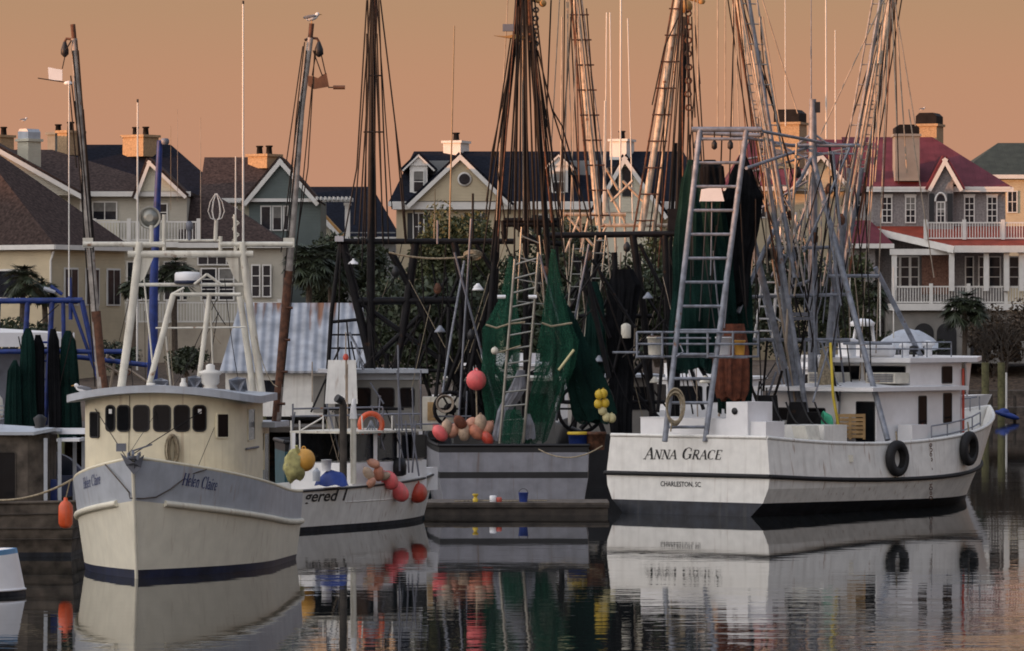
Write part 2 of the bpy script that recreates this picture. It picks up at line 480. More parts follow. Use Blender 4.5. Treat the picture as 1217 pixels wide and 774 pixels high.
hh = n.new("ShaderNodeMath"); hh.operation = 'MULTIPLY'; l.new(ad.outputs[0], hh.inputs[0]); l.new(mu2.outputs[0], hh.inputs[1])
bp = n.new("ShaderNodeBump"); bp.inputs["Strength"].default_value = 1; bp.inputs["Distance"].default_value = .0055
l.new(hh.outputs[0], bp.inputs["Height"]); l.new(bp.outputs[0], b.inputs["Normal"])
w = MB(); w.add([(-3000, -600, 0), (3000, -600, 0), (3000, 6000, 0), (-3000, 6000, 0)], [(0, 1, 2, 3)])
water = w.build('water', wm); water.location = (0, 0, 0)
for v_ in water.data.vertices: pass
kind(water, 'structure')

def shore(x):
    t = min(1, max(0, (x - 8) / 22)); t = t * t * (3 - 2 * t)
    return 222 + (321 - 222) * t
def ground_z(x, y):
    s0 = shore(x); d = y - s0
    top = 4.3
    if x > 10 and s0 > 250:
        z = -1 + 1.3 * min(1, max(0, (d + 1) / 1.2)) + 3.6 * min(1, max(0, d / 14))
    else:
        z = -1 + 3.0 * min(1, max(0, (d + 2) / 2)) + 2.4 * min(1, max(0, (d - 45) / 45))
    return min(z, top) + .12 * noise.noise(Vector((x * .2, y * .2, 0)))
rows = []
xs = [-1500, -600, -250, -120] + [-80 + 4 * i for i in range(46)] + [130, 220, 500, 1500]
ys = [214 + 2.5 * i for i in range(80)] + [400, 450, 600, 1000, 3000]
for y in ys:
    rows.append([Vector((x, y, ground_z(x, y))) for x in xs])
g = MB(); g.grid(rows)
kind(g.build('ground', M['litter']), 'structure')
# timber wharf the boats lie against
g = MB(); g.box((-60, 210, 1.55), (3, 226, 1.8))
wh = thing('wharf', 'long dark timber wharf behind the moored shrimp boats on the left', 'wharf', (-20, 210, 0))
g.build('deck', M['darkwood'], wh)
for i in range(20):
    part('piling', M['piling'], wh, 'tube', [(-58 + i * 3.1, 209.6, -1), (-58 + i * 3.1, 209.6, 2.3)], .17, 8)

# unseen woods added left behind the camera, shaped to block the low sun
g = MB(); rg = random.Random(5)
y = -260
while y < 420:
    h = 25.5 if y < 95 else (25.5 + (y - 95) * .055 if y < 190 else 30.5)
    h += rg.uniform(-1.2, .9)
    for k in range(3):
        c = Vector((-300 - k * 6 + rg.uniform(-2, 2), y + rg.uniform(-2, 2), h * .55))
        g.ball(c, rg.uniform(4, 6), rg.uniform(4, 6), h * .45 * rg.uniform(.94, 1.0), 9, 7)
        g.tube([(c.x, c.y, -1), (c.x, c.y, h * .4)], .4, 6)
    y += 4.2
g.box((-330, -280, -2), (-285, 440, .8))
kind(g.build('sun_block_woods', M['leaf_dark']), 'stuff')

# ---------------------------------------------------------------- houses
def lerp_(a, b, t): return a + (b - a) * t
class House:
    def __init__(self, name, label, px, py, Y):
        self.t = thing(name, label, 'house', tuple(P(px, py, Y)))
        self.Y = Y
    def wall(self, x0, x1, y0, y1, m, d=9, dy=0, name='wall'):
        Y = self.Y + dy
        a, c = P(x0, y1, Y), P(x1, y0, Y)
        g = MB(); g.box((a.x, Y, a.z), (c.x, Y + d, c.z)); return g.build(name, m, self.t)
    def trim(self, x0, x1, y0, y1, m=None, d=.12, dy=0, name='trim_board', parent=None):
        Y = self.Y + dy
        a, c = P(x0, y1, Y), P(x1, y0, Y)
        g = MB(); g.box((a.x, Y - d, a.z), (c.x, Y - .004, c.z)); return g.build(name, m or M['trim'], parent or self.t)
    def window(self, x0, x1, y0, y1, nx=2, ny=2, dy=0, shutters=False, fw=.09, frame=None):
        Y = self.Y + dy
        a, c = P(x0, y1, Y), P(x1, y0, Y)
        f = MB(); z0, z1, xa, xb = a.z, c.z, a.x, c.x
        f.box((xa - fw, Y - .10, z0 - fw), (xb + fw, Y - .01, z0)); f.box((xa - fw, Y - .10, z1), (xb + fw, Y - .01, z1 + fw))
        f.box((xa - fw, Y - .098, z0), (xa, Y - .012, z1)); f.box((xb, Y - .098, z0), (xb + fw, Y - .012, z1))
        for i in range(1, nx):
            q = xa + (xb - xa) * i / nx; f.box((q - .03, Y - .075, z0), (q + .03, Y - .055, z1))
        for i in range(1, ny):
            q = z0 + (z1 - z0) * i / ny; f.box((xa, Y - .071, q - .03), (xb, Y - .057, q + .03))
        fo = f.build('window', frame or M['trim'], self.t)
        p = MB(); p.box((xa, Y - .045, z0), (xb, Y - .008, z1)); p.build('pane', M['hglass'], fo)
        rb = random.Random(int(x0 * 7 + y0))
        if rb.random() < .4:
            q = MB(); zz = lerp_(z1, z0, rb.uniform(.25, .6)); q.box((xa, Y - .052, zz), (xb, Y - .047, z1)); q.build('blind', M['blind'], fo)
        if shutters:
            wd = (xb - xa) * .55
            for q0, q1 in ((xa - fw - wd - .02, xa - fw - .02), (xb + fw + .02, xb + fw + wd + .02)):
                s_ = MB(); s_.box((q0, Y - .08, z0 - .05), (q1, Y - .006, z1 + .05)); s_.build('shutter', M['shutter'], self.t)
        return fo
    def roof(self, e, r, m, d=10, dy=0, ov=.5, back=True, name='roof'):
        """e: (x0,x1,y) front eave line, r: (x0,x1,y) ridge line; ridge lies d/2 behind the eave; pixel columns at the front plane's distance"""
        Y0 = self.Y + dy - ov
        ze = ZS(e[2], Y0); Yr = Y0 + d / 2 + ov; zr = ZS(r[2], Yr)
        x0, x1 = XS(e[0], Y0), XS(e[1], Y0); a0, a1 = XS(r[0], Yr), XS(r[1], Yr)
        Yb = Y0 + d + 2 * ov
        top = [Vector(q) for q in [(x0, Y0, ze), (x1, Y0, ze), (a1, Yr, zr), (a0, Yr, zr), (x1, Yb, ze), (x0, Yb, ze)]]
        th = Vector((0, 0, .22))
        vs_ = top + [p - th for p in top]
        g = MB()
        g.add(vs_, [(0, 1, 2, 3), (2, 4, 5, 3), (1, 4, 2), (0, 3, 5), (6, 9, 8, 7), (8, 9, 11, 10), (7, 8, 10), (6, 11, 9), (0, 6, 7, 1), (1, 7, 10, 4), (4, 10, 11, 5), (5, 11, 6, 0)])
        ro = g.build(name, m, self.t)
        f = MB(); f.box((x0 - .04, Y0 - .10, ze - .32), (x1 + .04, Y0 - .01, ze + .02)); f.build('fascia', M['trim'], ro)
        return ro
    def gable(self, xl, xa, xr, yb, ya, m, mr, dy=0, depth=7, ov=.35, tw=.28, name='gable'):
        """front-facing gable: triangular wall, its two roof slopes and rake boards"""
        Y = self.Y + dy
        L, A, Rr = P(xl, yb, Y), P(xa, ya, Y), P(xr, yb, Y)
        g = MB(); g.prism([L, Rr, A], (0, depth, 0)); go = g.build(name, m, self.t)
        for p in (L, Rr):
            d = (A - p); nrm = Vector((-d.z, 0, d.x)).normalized()
            if nrm.z < 0: nrm = -nrm
            q0 = p - d.normalized() * .5
            for nm, mt, y0, y1, lo, hi in (('rake_board', M['trim'], Y - ov - .06, Y - ov, -tw, .02), ('gable_roof', mr, Y - ov, Y + depth, .03, .2)):
                g = MB()
                ext = d.normalized() * (tw * .9 if nm == 'rake_board' else .1) * (1 if lo < 0 else 1)
                if p is Rr: y0 -= .004; y1 -= .004
                a, c = q0 + nrm * lo, A + nrm * lo; a2, c2 = q0 + nrm * hi, A + nrm * hi + (ext if nm != 'rake_board' else ext * .12)
                g.hexa([(a.x, y0, a.z), (c.x, y0, c.z), (c.x, y1, c.z), (a.x, y1, a.z), (a2.x, y0, a2.z), (c2.x, y0, c2.z), (c2.x, y1, c2.z), (a2.x, y1, a2.z)])
                g.build(nm, mt, go)
        return go
    def chimney(self, x0, x1, y0, y1, m, dy=4, d=1.6, cap=0, pots=0, capm=None, rot=0):
        Y = self.Y + dy
        nv = len(self.t.children)
        a, c = P(x0, y1, Y), P(x1, y0, Y)
        g = MB(); g.box((a.x, Y, a.z), (c.x, Y + d, c.z)); o = g.build('chimney', m, self.t)
        f = MB(); f.box((a.x - .12, Y - .12, c.z), (c.x + .12, Y + d + .12, c.z + .18)); f.build('chimney_crown', m, o)
        w_ = c.x - a.x
        if cap:
            f = MB(); h = cap / FPX * Y
            f.prism([(a.x + .02, Y + .02, c.z + .18), (c.x - .02, Y + .02, c.z + .18), (c.x - .02, Y + .02, c.z + h * .75), (c.x - w_ * .18, Y + .02, c.z + h), (a.x + w_ * .18, Y + .02, c.z + h), (a.x + .02, Y + .02, c.z + h * .75)], (0, d - .04, 0))
            f.build('chimney_cap', capm or M['copper'], o)
        for i in range(pots):
            q = a.x + w_ * (i + .5) / pots
            f = MB(); f.lathe((q, Y + d / 2, c.z + .18), [(.24, 0), (.20, .5), (.27, .52), (.27, .62)], 10); f.build('chimney_pot', M['copper'], o)
        if rot:      # turn the stack about its own middle
            mid = Vector(((a.x + c.x) / 2, Y + d / 2, 0)) - Vector(self.t['base']); mid.z = 0
            T = Matrix.Translation(mid) @ Matrix.Rotation(rot, 4, 'Z') @ Matrix.Translation(-mid)
            for q in [o] + list(o.children): q.data.transform(T)
        return o
    def railing(self, x0, x1, y0, y1, dy=-2, name='railing', posts=0, m=None):
        Y = self.Y + dy
        a, c = P(x0, y1, Y), P(x1, y0, Y)
        g = MB()
        g.box((a.x, Y - .05, c.z - .1), (c.x, Y + .05, c.z)); g.box((a.x, Y - .045, a.z), (c.x, Y + .045, a.z + .09))
        k = max(2, int((c.x - a.x) / .2))
        for i in range(k + 1):
            q = a.x + (c.x - a.x) * i / k
            g.box((q - .03, Y - .03, a.z + .09), (q + .03, Y + .03, c.z - .1))
        for i in range(posts):
            q = a.x + (c.x - a.x) * i / max(1, posts - 1)
            g.box((q - .13, Y - .13, a.z - .05), (q + .13, Y + .13, c.z + .18))
        return g.build(name, m or M['trim'], self.t)
    def column(self, x, w_, y0, y1, dy=-2.5):
        Y = self.Y + dy
        a, c = P(x - w_ / 2, y1, Y), P(x + w_ / 2, y0, Y)
        r = (c.x - a.x) / 2
        g = MB(); g.box((a.x, Y - r, a.z), (c.x, Y + r, c.z)); g.box((a.x - .08, Y - r - .08, c.z - .2), (c.x + .08, Y + r + .08, c.z - .004))
        return g.build('column', M['trim'], self.t)

# brown roofed house nearest on the left: a corner of its hip roof points at the water
h = House('house', 'cream house with wide brown shingled hip roof at the far left, nearest the palms', 30, 420, 285)
c0 = P(65, 291, 285); zt = c0.z
e1 = c0 + Vector((-9.5, 5.5, 0)); e2 = c0 + Vector((4.25, 7.4, 0)); e3 = e1 + (e2 - c0)
apx = P(-38, 158, 294)
ro = MB(); lowr = Vector((0, 0, -.22))
ps = [c0, e2, e3, e1, apx]
ro.add(ps + [p + lowr for p in ps], [(0, 1, 4), (1, 2, 4), (2, 3, 4), (3, 0, 4), (0, 5, 6, 1), (1, 6, 7, 2), (2, 7, 8, 3), (3, 8, 5, 0), (5, 8, 7, 6)])
ro = ro.build('roof', M['shingle_brown'], h.t)
for a, c in ((c0, e1), (c0, e2)):
    f = MB(); f.bar(a + Vector((0, -.06, -.14)), c + Vector((0, -.06, -.14)), .12, .3); f.build('fascia', M['trim'], ro)
g = MB(); cin = c0 + Vector((-.3, .7, -.2)); ein = e1 + Vector((.4, .4, -.2)); e2n = e2 + Vector((-.5, .2, -.2)); e3n = e3 + Vector((-.2, -.6, -.2))
g.prism([cin, ein, e3n, e2n], (0, 0, -8.5)); g.build('wall', M['siding_yellow'], h.t)
dn = (e2n - cin).normalized(); nn = Vector((dn.y, -dn.x, 0)).normalized()
for k in range(3):
    q = cin + dn * (1.3 + k * 2.3)
    f = MB()
    f.prism([q + nn * .02 + Vector((0, 0, -1.2)), q + dn * 1.5 + nn * .02 + Vector((0, 0, -1.2)), q + dn * 1.5 + nn * .02 + Vector((0, 0, -3.6)), q + nn * .02 + Vector((0, 0, -3.6))], nn * .08)
    fo = f.build('window', M['trim'], h.t)
    f = MB(); u = Vector((0, 0, 1))
    for j in range(2):
        q0 = q + dn * (.12 + j * .68) + nn * .11
        f.prism([q0 - u * 1.32, q0 + dn * .58 - u * 1.32, q0 + dn * .58 - u * 3.5, q0 - u * 3.5], nn * .02)
    f.build('pane', M['hglass'], fo)
ld = (ein - cin).normalized(); ln = Vector((-ld.y, ld.x, 0)).normalized()
if ln.y > 0: ln = -ln
q = cin + ld * 2.2
f = MB(); u = Vector((0, 0, 1)); f.prism([q + ln * .02 - u * 1.3, q + ld * 2 + ln * .02 - u * 1.3, q + ld * 2 + ln * .02 - u * 3.2, q + ln * .02 - u * 3.2], ln * .08); fo = f.build('window', M['trim'], h.t)
f = MB(); q += ld * .12 + ln * .11; f.prism([q - u * 1.42, q + ld * 1.76 - u * 1.42, q + ld * 1.76 - u * 3.08, q - u * 3.08], ln * .02); f.build('pane', M['hglass'], fo)
part('downpipe', M['trim'], h.t, 'tube', [c0 + Vector((-.1, .4, -.4)), c0 + Vector((-.3, .5, -1)), c0 + Vector((-.3, .5, -7))], .08)

# the big cream house with a deck
h = House('house', 'two storey cream house with dark roof, upper balcony and white railed deck at the left', 160, 420, 308)
h.wall(-60, 222, 228, 430, M['siding_cream'], 12)
h.wall(222, 336, 288, 430, M['siding_cream'], 10, -1)
h.roof((-80, 226, 228), (-40, 62, 178), M['shingle_brown'], 13)
g = h.gable(-160, -40, 98, 232, 155, M['siding_cream'], M['shingle_brown'], dy=-1.5, depth=8)
h.trim(95, 100, 228, 300, dy=-.2)
h.gable(163, 177, 216, 228, 191, M['siding_pale'], M['shingle_brown'], dy=-.6, depth=5, tw=.2)
h.roof((212, 340, 289), (216, 262, 235), M['shingle_brown'], 9, dy=-1)
h.window(111, 138, 241, 261, 2, 1)
h.window(190, 198, 243, 262, 1, 2)
h.trim(108, 142, 262, 283, M['siding_pale'])
h.railing(112, 236, 263, 286, -1.2, posts=4)
h.wall(105, 226, 287, 294, M['trim'], 2, -1.3, 'balcony_slab')
for x0, x1 in ((112, 121), (125, 134), (152, 168), (172, 188), (196, 214), (218, 236)):
    h.window(x0, x1, 312, 356, 1, 2, dy=-.15)
for x0, x1 in ((300, 308), (313, 321)):
    h.window(x0, x1, 316, 352, 1, 3, dy=-1.15)
h.window(236, 280, 306, 314, 4, 1, dy=-1.15); h.window(240, 256, 320, 356, 1, 3, dy=-1.15); h.window(261, 277, 320, 356, 1, 3, dy=-1.15)
h.railing(112, 332, 359, 383, -3.2, posts=6)
h.wall(100, 336, 384, 440, M['stucco'], 2.4, -3.2, 'foundation_wall')
h.chimney(25, 42, 168, 198, M['siding_pale'], 1.2, 1.3, 15, capm=M['greyblue'], rot=-.62)
h.chimney(75, 90, 158, 184, M['chim_tan'], 6, 1.8, pots=1, rot=-.62)

h = House('house', 'house behind with a broad black slate roof and two orange lit chimneys', 180, 420, 336)
h.wall(80, 270, 232, 430, M['siding_grey'], 10)
h.roof((60, 268, 234), (70, 203, 172), M['shingle_navy'], 12)
h.chimney(62, 74, 160, 190, M['chim_green'], 3, 1.6, pots=1, rot=-.62); h.chimney(150, 182, 163, 186, M['chim_tan'], 4, 1.8, pots=2, rot=-.62)
h.chimney(-2, 8, 163, 190, M['chim_tan'], 5, 1.6, pots=1, rot=-.62)

h = House('house', 'grey green sided house with brown roof, front gable and white pergola', 320, 420, 322)
h.wall(296, 381, 234, 420, M['siding_green'], 10)
h.wall(240, 297, 236, 420, M['siding_pale'], 9, .5)
h.roof((236, 350, 236), (243, 325, 187), M['shingle_brown'], 10, dy=.6)
h.gable(294, 333, 374, 236, 189, M['siding_green'], M['shingle_brown'], dy=-.3, depth=8)
h.trim(238, 420, 236, 240, dy=-.35)
h.window(311, 321, 246, 273, 1, 1); h.window(325, 334, 246, 273, 1, 1); h.window(338, 342, 246, 273, 1, 1)
h.window(250, 258, 248, 256, 2, 1); h.window(271, 281, 247, 270, 1, 2)
h.column(413, 6, 241, 285, -.8)
for k in range(9):
    g = MB(); a = P(376 + k * 5, 238, 321); g.box((a.x, 319.8, a.z), (a.x + .12, 323.5, a.z + .22)); g.build('pergola_beam', M['trim'], h.t)
h.chimney(299, 328, 186, 200, M['chim_tan'], 4, 1.6, pots=2, rot=-.62)

h = House('house', 'dark blue grey hip roofed house behind the pergola', 420, 420, 348)
h.wall(372, 470, 276, 430, M['siding_grey'], 10)
h.roof((360, 474, 282), (362, 442, 222), M['shingle_navy'], 12)
h.window(385, 398, 285, 300, 2, 1)
h.gable(372, 383, 407, 282, 256, M['siding_pale'], M['ochre'], dy=-4, depth=4, tw=.3)

# the pale house in the middle
h = House('house', 'pale yellow house with dark roof, dormers and a white gable with an oval window', 620, 420, 330)
h.wall(471, 838, 242, 430, M['siding_yellow'], 11)
h.roof((462, 846, 240), (492, 812, 180), M['shingle_navy'], 13)
h.trim(466, 842, 240, 249, dy=-.55)
g = h.gable(489, 547, 603, 239, 184, M['siding_yellow'], M['shingle_navy'], dy=-.75, depth=9)
ov = MB(); ov.lathe(P(552, 213, 329.2), [(.52, 0), (.52, .06), (.40, .07)], 20, axis=(0, -1, 0)); oo = ov.build('oval_window', M['trim'], h.t)
ov = MB(); ov.lathe(P(552, 213, 329.12), [(.40, 0), (.40, .03)], 20, axis=(0, -1, 0)); ov.build('pane', M['hglass'], oo)
for x0, x1, y0 in ((487, 508, 192), (653, 675, 192)):
    h.wall(x0, x1, y0 + 4, 241, M['trim'], 7, .8, 'dormer')
    h.gable(x0 - 3, (x0 + x1) / 2, x1 + 3, y0 + 5, y0 - 8, M['trim'], M['shingle_navy'], dy=.7, depth=8, ov=.1, tw=.1, name='dormer_gable')
    h.window(x0 + 5, x1 - 5, y0 + 12, 228, 1, 2, dy=.8)
    h.wall(x1 + .5, x1 + 35, y0 - 1, 241, M['siding_grey'], 2, 3.2, 'dormer_cheek')
h.gable(704, 742, 789, 252, 186, M['siding_pale'], M['shingle_navy'], dy=-1.6, depth=9)
h.wall(709, 784, 251, 430, M['siding_pale'], 3, -1.5)
h.window(724, 733, 200, 232, 1, 2, dy=-1.6, frame=M['shutter']); h.window(741, 750, 200, 232, 1, 2, dy=-1.6, frame=M['shutter'])
h.window(492, 503, 254, 285, 2, 2, shutters=True)
h.window(560, 571, 254, 285, 2, 2, shutters=True); h.window(640, 651, 256, 286, 2, 2, shutters=True); h.window(805, 816, 256, 286, 2, 2)
h.chimney(531, 553, 170, 190, M['trim'], 6, 1.8, pots=1, rot=-.35); h.chimney(729, 750, 168, 190, M['trim'], 5, 1.8, pots=1, rot=-.35)

# the red roofed house
h = House('house', 'grey brick house with red metal roof, arched window and white porch at the right', 1110, 420, 335)
h.wall(1037, 1195, 222, 430, M['brick_grey'], 11)
h.roof((1030, 1204, 223), (1000, 1108, 163), M['metal_red'], 13)
h.trim(1030, 1201, 222, 225, dy=-.5)
h.wall(1104, 1133, 226, 300, M['brick_grey'], 1.0, -.95)
h.gable(1106, 1122.5, 1140, 219, 188, M['brick_grey'], M['metal_red'], dy=-.9, depth=8, tw=.26)
h.wall(1104, 1133, 217, 226, M['brick_grey'], 1.0, -.94, 'gable_wall')
for x0 in (1049, 1077, 1147, 1174):
    h.window(x0, x0 + 10, 235, 264, 2, 4)
    h.trim(x0 - 2, x0 + 12, 231, 233.5)
fo = h.window(1114, 1122, 241, 264, 2, 3, dy=-.95)
a = MB(); c = P(1118, 241, 334.0)
a.prism([c + Vector((.32 * math.cos(t), 0, .48 * math.sin(t) + .1)) for t in [math.pi * i / 10 for i in range(11)]], (0, -.06, 0)); a.build('arch_pane', M['hglass'], fo)
a = MB(); a.tube([c + Vector((.40 * math.cos(t), -.06, .62 * math.sin(t) + .1)) for t in [math.pi * i / 10 for i in range(11)]], .08); a.build('arch_trim', M['trim'], fo)
for x0, x1 in ((1104, 1110), (1126, 1132)):
    h.trim(x0, x1, 230, 266, M['shutter'], dy=-.95, name='shutter')
h.chimney(1064, 1093, 162, 215, M['stucco_grey'], -.5, 2.4, 14); h.chimney(1093, 1119, 150, 175, M['chim_tan'], 7, 2, 16, rot=-.35)
h.chimney(924, 956, 148, 200, M['chim_tan'], 4, 2, 18, rot=-.35)
# porch: sloping red roof, columns, doors, railings
g = MB(); Y = 331
a, c, d, e = P(1036, 269, 335), P(1134, 292, 329), P(1235, 292, 329), P(1235, 269, 335)
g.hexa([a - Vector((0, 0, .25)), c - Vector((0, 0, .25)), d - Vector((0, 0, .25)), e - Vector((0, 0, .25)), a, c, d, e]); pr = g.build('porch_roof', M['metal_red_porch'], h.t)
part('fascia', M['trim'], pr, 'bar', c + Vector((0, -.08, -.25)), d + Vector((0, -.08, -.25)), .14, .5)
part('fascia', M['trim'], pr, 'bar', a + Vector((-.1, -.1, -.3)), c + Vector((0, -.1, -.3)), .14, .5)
h.wall(1058, 1134, 296, 303, M['trim'], .4, -4.6, 'porch_beam')
h.wall(1060, 1066, 303, 345, M['trim'], .3, -4.5, 'column')
h.wall(1096, 1128, 300, 350, M['brick_red'], .6, -.8, 'brick_panel')
for x in (1131, 1172, 1196, 1214): h.column(x, 6, 298, 346, -5.5)
for x0, x1 in ((1062, 1068), (1071, 1080), (1083, 1091), (1148, 1156), (1164, 1170), (1176, 1188), (1200, 1210)):
    h.window(x0, x1, 306, 341, 1, 3, dy=-.05)
h.railing(1100, 1238, 264, 284, -4.4, posts=4)
h.railing(1062, 1240, 340, 360, -5.2, posts=5)
h.wall(1058, 1240, 361, 369, M['trim'], 5, -5.4, 'porch_floor')
h.wall(1055, 1240, 370, 432, M['stucco_grey'], 4, -4.9, 'basement')
for xc in (1098, 1125, 1165, 1200):
    a = MB(); c = P(xc, 396, 330.05); r = .72
    a.prism([c + Vector((r, 0, -2))] + [c + Vector((r * math.cos(t), 0, r * math.sin(t))) for t in [math.pi * i / 12 for i in range(13)]] + [c + Vector((-r, 0, -2))], (0, .04, 0)); a.build('basement_arch', M['black'], h.t)
h.wall(1012, 1040, 293, 430, M['brick_grey'], 6, -3, 'side_wing')
h.roof((1006, 1062, 290), (1012, 1034, 262), M['metal_red'], 6, dy=-3.3, name='wing_roof')

h = House('house', 'cream gabled house with red roof half hidden behind the grey steel rigging', 950, 420, 352)
h.wall(868, 1030, 222, 430, M['siding_yellow'], 10)
h.roof((860, 1040, 222), (890, 1010, 166), M['metal_red'], 12)
h.gable(940, 975, 1012, 224, 182, M['siding_yellow'], M['metal_red'], dy=-.8, depth=8)
h.window(1012, 1022, 230, 258, 2, 2); h.window(900, 910, 232, 258, 2, 2); h.window(960, 970, 232, 258, 2, 2)

h = House('house', 'cream house with dark green standing seam roof at the far right edge', 1200, 420, 385)
h.wall(1175, 1290, 207, 430, M['siding_yellow'], 12)
h.roof((1138, 1300, 208), (1186, 1260, 170), M['metal_green'], 14)
h.window(1198, 1208, 228, 252, 2, 2)

# corrugated shed on the wharf
sh = thing('boat_shed', 'low white shed with rust streaked corrugated metal roof on the wharf', 'shed', tuple(P(345, 487, 217)))
Y = 217
g = MB(); a, c = P(268, 495, Y), P(432, 438, Y); g.box((a.x, Y, a.z), (c.x, Y + 7, c.z)); wl_ = g.build('wall', M['white'], sh)
g = MB()
a, c, d, e = P(261, 441, Y - .5), P(436, 441, Y - .5), P(431, 360, Y + 3.6), P(285, 360, Y + 3.6)
a2, c2 = Vector((a.x, Y + 7.6, a.z)), Vector((c.x, Y + 7.6, c.z))
th = Vector((0, 0, .1))
g.add([a, c, d, e, c2, a2] + [p - th for p in (a, c, d, e, c2, a2)], [(0, 1, 2, 3), (3, 2, 4, 5), (6, 9, 8, 7), (9, 11, 10, 8), (0, 6, 7, 1), (0, 3, 9, 6), (3, 5, 11, 9), (1, 7, 8, 2), (2, 8, 10, 4), (4, 10, 11, 5)])
g.build('roof', M['metal_shed'], sh)
g = MB(); a = P(372, 490, Y - .05); c = P(395, 447, Y - .05); g.box((a.x, Y - .06, a.z), (c.x, Y - .01, c.z)); g.build('door', M['stucco_grey'], sh)
g = MB(); a = P(310, 470, Y - .05); c = P(335, 452, Y - .05); g.box((a.x, Y - .06, a.z), (c.x, Y - .01, c.z)); g.build('window', M['hglass'], sh)

# ---------------------------------------------------------------- vegetation
def leaves(g, c, r, nleaf, size, rg, squash=1.0, m=0, clumps=9):
    cl = []
    for i in range(clumps):
        d = Vector((rg.gauss(0, 1), rg.gauss(0, 1), rg.gauss(0, 1))).normalized() * rg.uniform(.35, .95)
        cl.append((Vector((d.x * r[0], d.y * r[1], d.z * r[2])), rg.uniform(.28, .5)))
    for i in range(nleaf):
        q, k = cl[rg.randrange(clumps)]
        d = Vector((rg.gauss(0, 1), rg.gauss(0, 1), rg.gauss(0, 1))).normalized() * rg.random() ** .4 * k
        p = c + q + Vector((d.x * r[0], d.y * r[1], d.z * r[2]))
        s_ = size * rg.uniform(.6, 1.5)
        a = Vector((rg.uniform(-1, 1), rg.uniform(-1, 1), rg.uniform(-1, 1))).normalized() * s_
        t = a.cross(Vector((rg.uniform(-1, 1), rg.uniform(-1, 1), rg.uniform(-1, 1)))).normalized() * s_ * .55
        g.add([p - a, p + t, p + a, p - t], [(0, 1, 2, 3)], m)
def tree(name, label, px, pyb, Y, x0, x1, y0, y1, m='leaf_dark', nleaf=3600, size=.14, seed=1, group=None, clumps=16, cat='tree', trunks=2):
    rg = random.Random(seed)
    b = P(px, pyb, Y)
    t = thing(name, label, cat, tuple(b), group)
    c = (P(x0, y0, Y) + P(x1, y1, Y)) / 2
    rr = ((XS(x1, Y) - XS(x0, Y)) / 2, (XS(x1, Y) - XS(x0, Y)) / 2, (ZS(y0, Y) - ZS(y1, Y)) / 2)
    g = MB(); leaves(g, c, rr, nleaf, size, rg, clumps=clumps); g.build('crown', M[m], t)
    g = MB()
    for k in range(trunks):
        q = b + Vector((rg.uniform(-.4, .4) * k, rg.uniform(-.3, .3), -.3))
        e = c + Vector((rg.uniform(-.5, .5) * rr[0], 0, -rr[2] * .2))
        mid = q.lerp(e, .5) + Vector((rg.uniform(-.2, .2), 0, 0))
        g.tube([q, mid, e], .16, 7, r1=.07)
        for j in range(5):
            d = c + Vector((rg.uniform(-.7, .7) * rr[0], rg.uniform(-.5, .5) * rr[1], rg.uniform(.0, .7) * rr[2]))
            g.tube([mid.lerp(e, rg.random()), d], .055, 5, r1=.02)
    g.build('trunk', M['bark'], t)
    return t
def palm(label, px, pyc, pyb, Y, size, seed, n=58, group='palms along the bank', heads=1):
    rg = random.Random(seed)
    b = P(px, pyb, Y)
    t = thing('palm_tree', label, 'palm', tuple(b), group)
    top = P(px, pyc, Y)
    g = MB(); g.tube([b - Vector((0, 0, .5)), b.lerp(top, .5) + Vector((rg.uniform(-.1, .1), 0, 0)), top], .20, 8, r1=.16); g.build('trunk', M['bark'], t)
    g = MB()
    for i in range(n):
        az = rg.uniform(0, 2 * math.pi); el = rg.uniform(-.75, 1.35)
        d = Vector((math.cos(az) * math.cos(el), math.sin(az) * math.cos(el), math.sin(el)))
        L = size * rg.uniform(.75, 1.1)
        pts = [top + d * L * q - Vector((0, 0, .55 * L * q * q)) for q in (0, .3, .55, .8, 1)]
        g.tube(pts[:4], .03, 3, r1=.015)
        side = d.cross(Vector((0, 0, 1)))
        side = side.normalized() if side.length > .05 else Vector((1, 0, 0))
        # fan of narrow blades at the end of the stalk
        o = pts[2]; fd = (pts[4] - pts[2]).normalized()
        for k in range(13):
            a = (k - 6) / 6 * 1.5
            dd = (fd * math.cos(a) + side * math.sin(a)).normalized()
            tip = o + dd * L * .55 * rg.uniform(.85, 1.1) - Vector((0, 0, .12 * L * rg.random()))
            w_ = dd.cross(Vector((0, 0, 1))); w_ = (w_.normalized() if w_.length > .01 else side) * .075
            md = o.lerp(tip, .5)
            g.add([o, md + w_, tip, md - w_], [(0, 1, 2, 3)])
    g.build('fronds', M['leaf_palm'], t)
    return t
palm('low palm with ragged fan fronds in front of the yellow walled house corner', 28, 330, 420, 278, 1.55, 1)
palm('taller palm just right of another beside the three tall porch windows', 52, 342, 420, 281, 1.3, 2)
palm('short palm against the deck railing behind the blue mast', 208, 322, 420, 288, 1.7, 3)
palm('palm in front of the cream house left of the blue mast', 160, 336, 420, 286, 1.2, 7)
palm('dark broad palm left of the pair below the white pergola', 368, 308, 430, 262, 1.9, 4, 80)
palm('dark broad palm right of the pair below the white pergola', 393, 312, 430, 266, 1.9, 5, 80)
palm('single palm with drooping fronds below the white porch', 1146, 362, 430, 318, 1.95, 6, 80)
palm('palm standing behind the grey steel outrigger at the right', 1036, 345, 430, 322, 1.7, 8, 60)
tree('oak_tree', 'dark low oak filling the gap behind the shed and black gantry', 440, 420, 275, 342, 474, 282, 375, 'leaf_dark', 9500, .16, 12, clumps=26)
tree('oak_tree', 'tall olive green tree in front of the pale house gable, behind the black gantry', 548, 430, 250, 486, 606, 232, 430, 'leaf_olive', 24000, .115, 13, clumps=30)
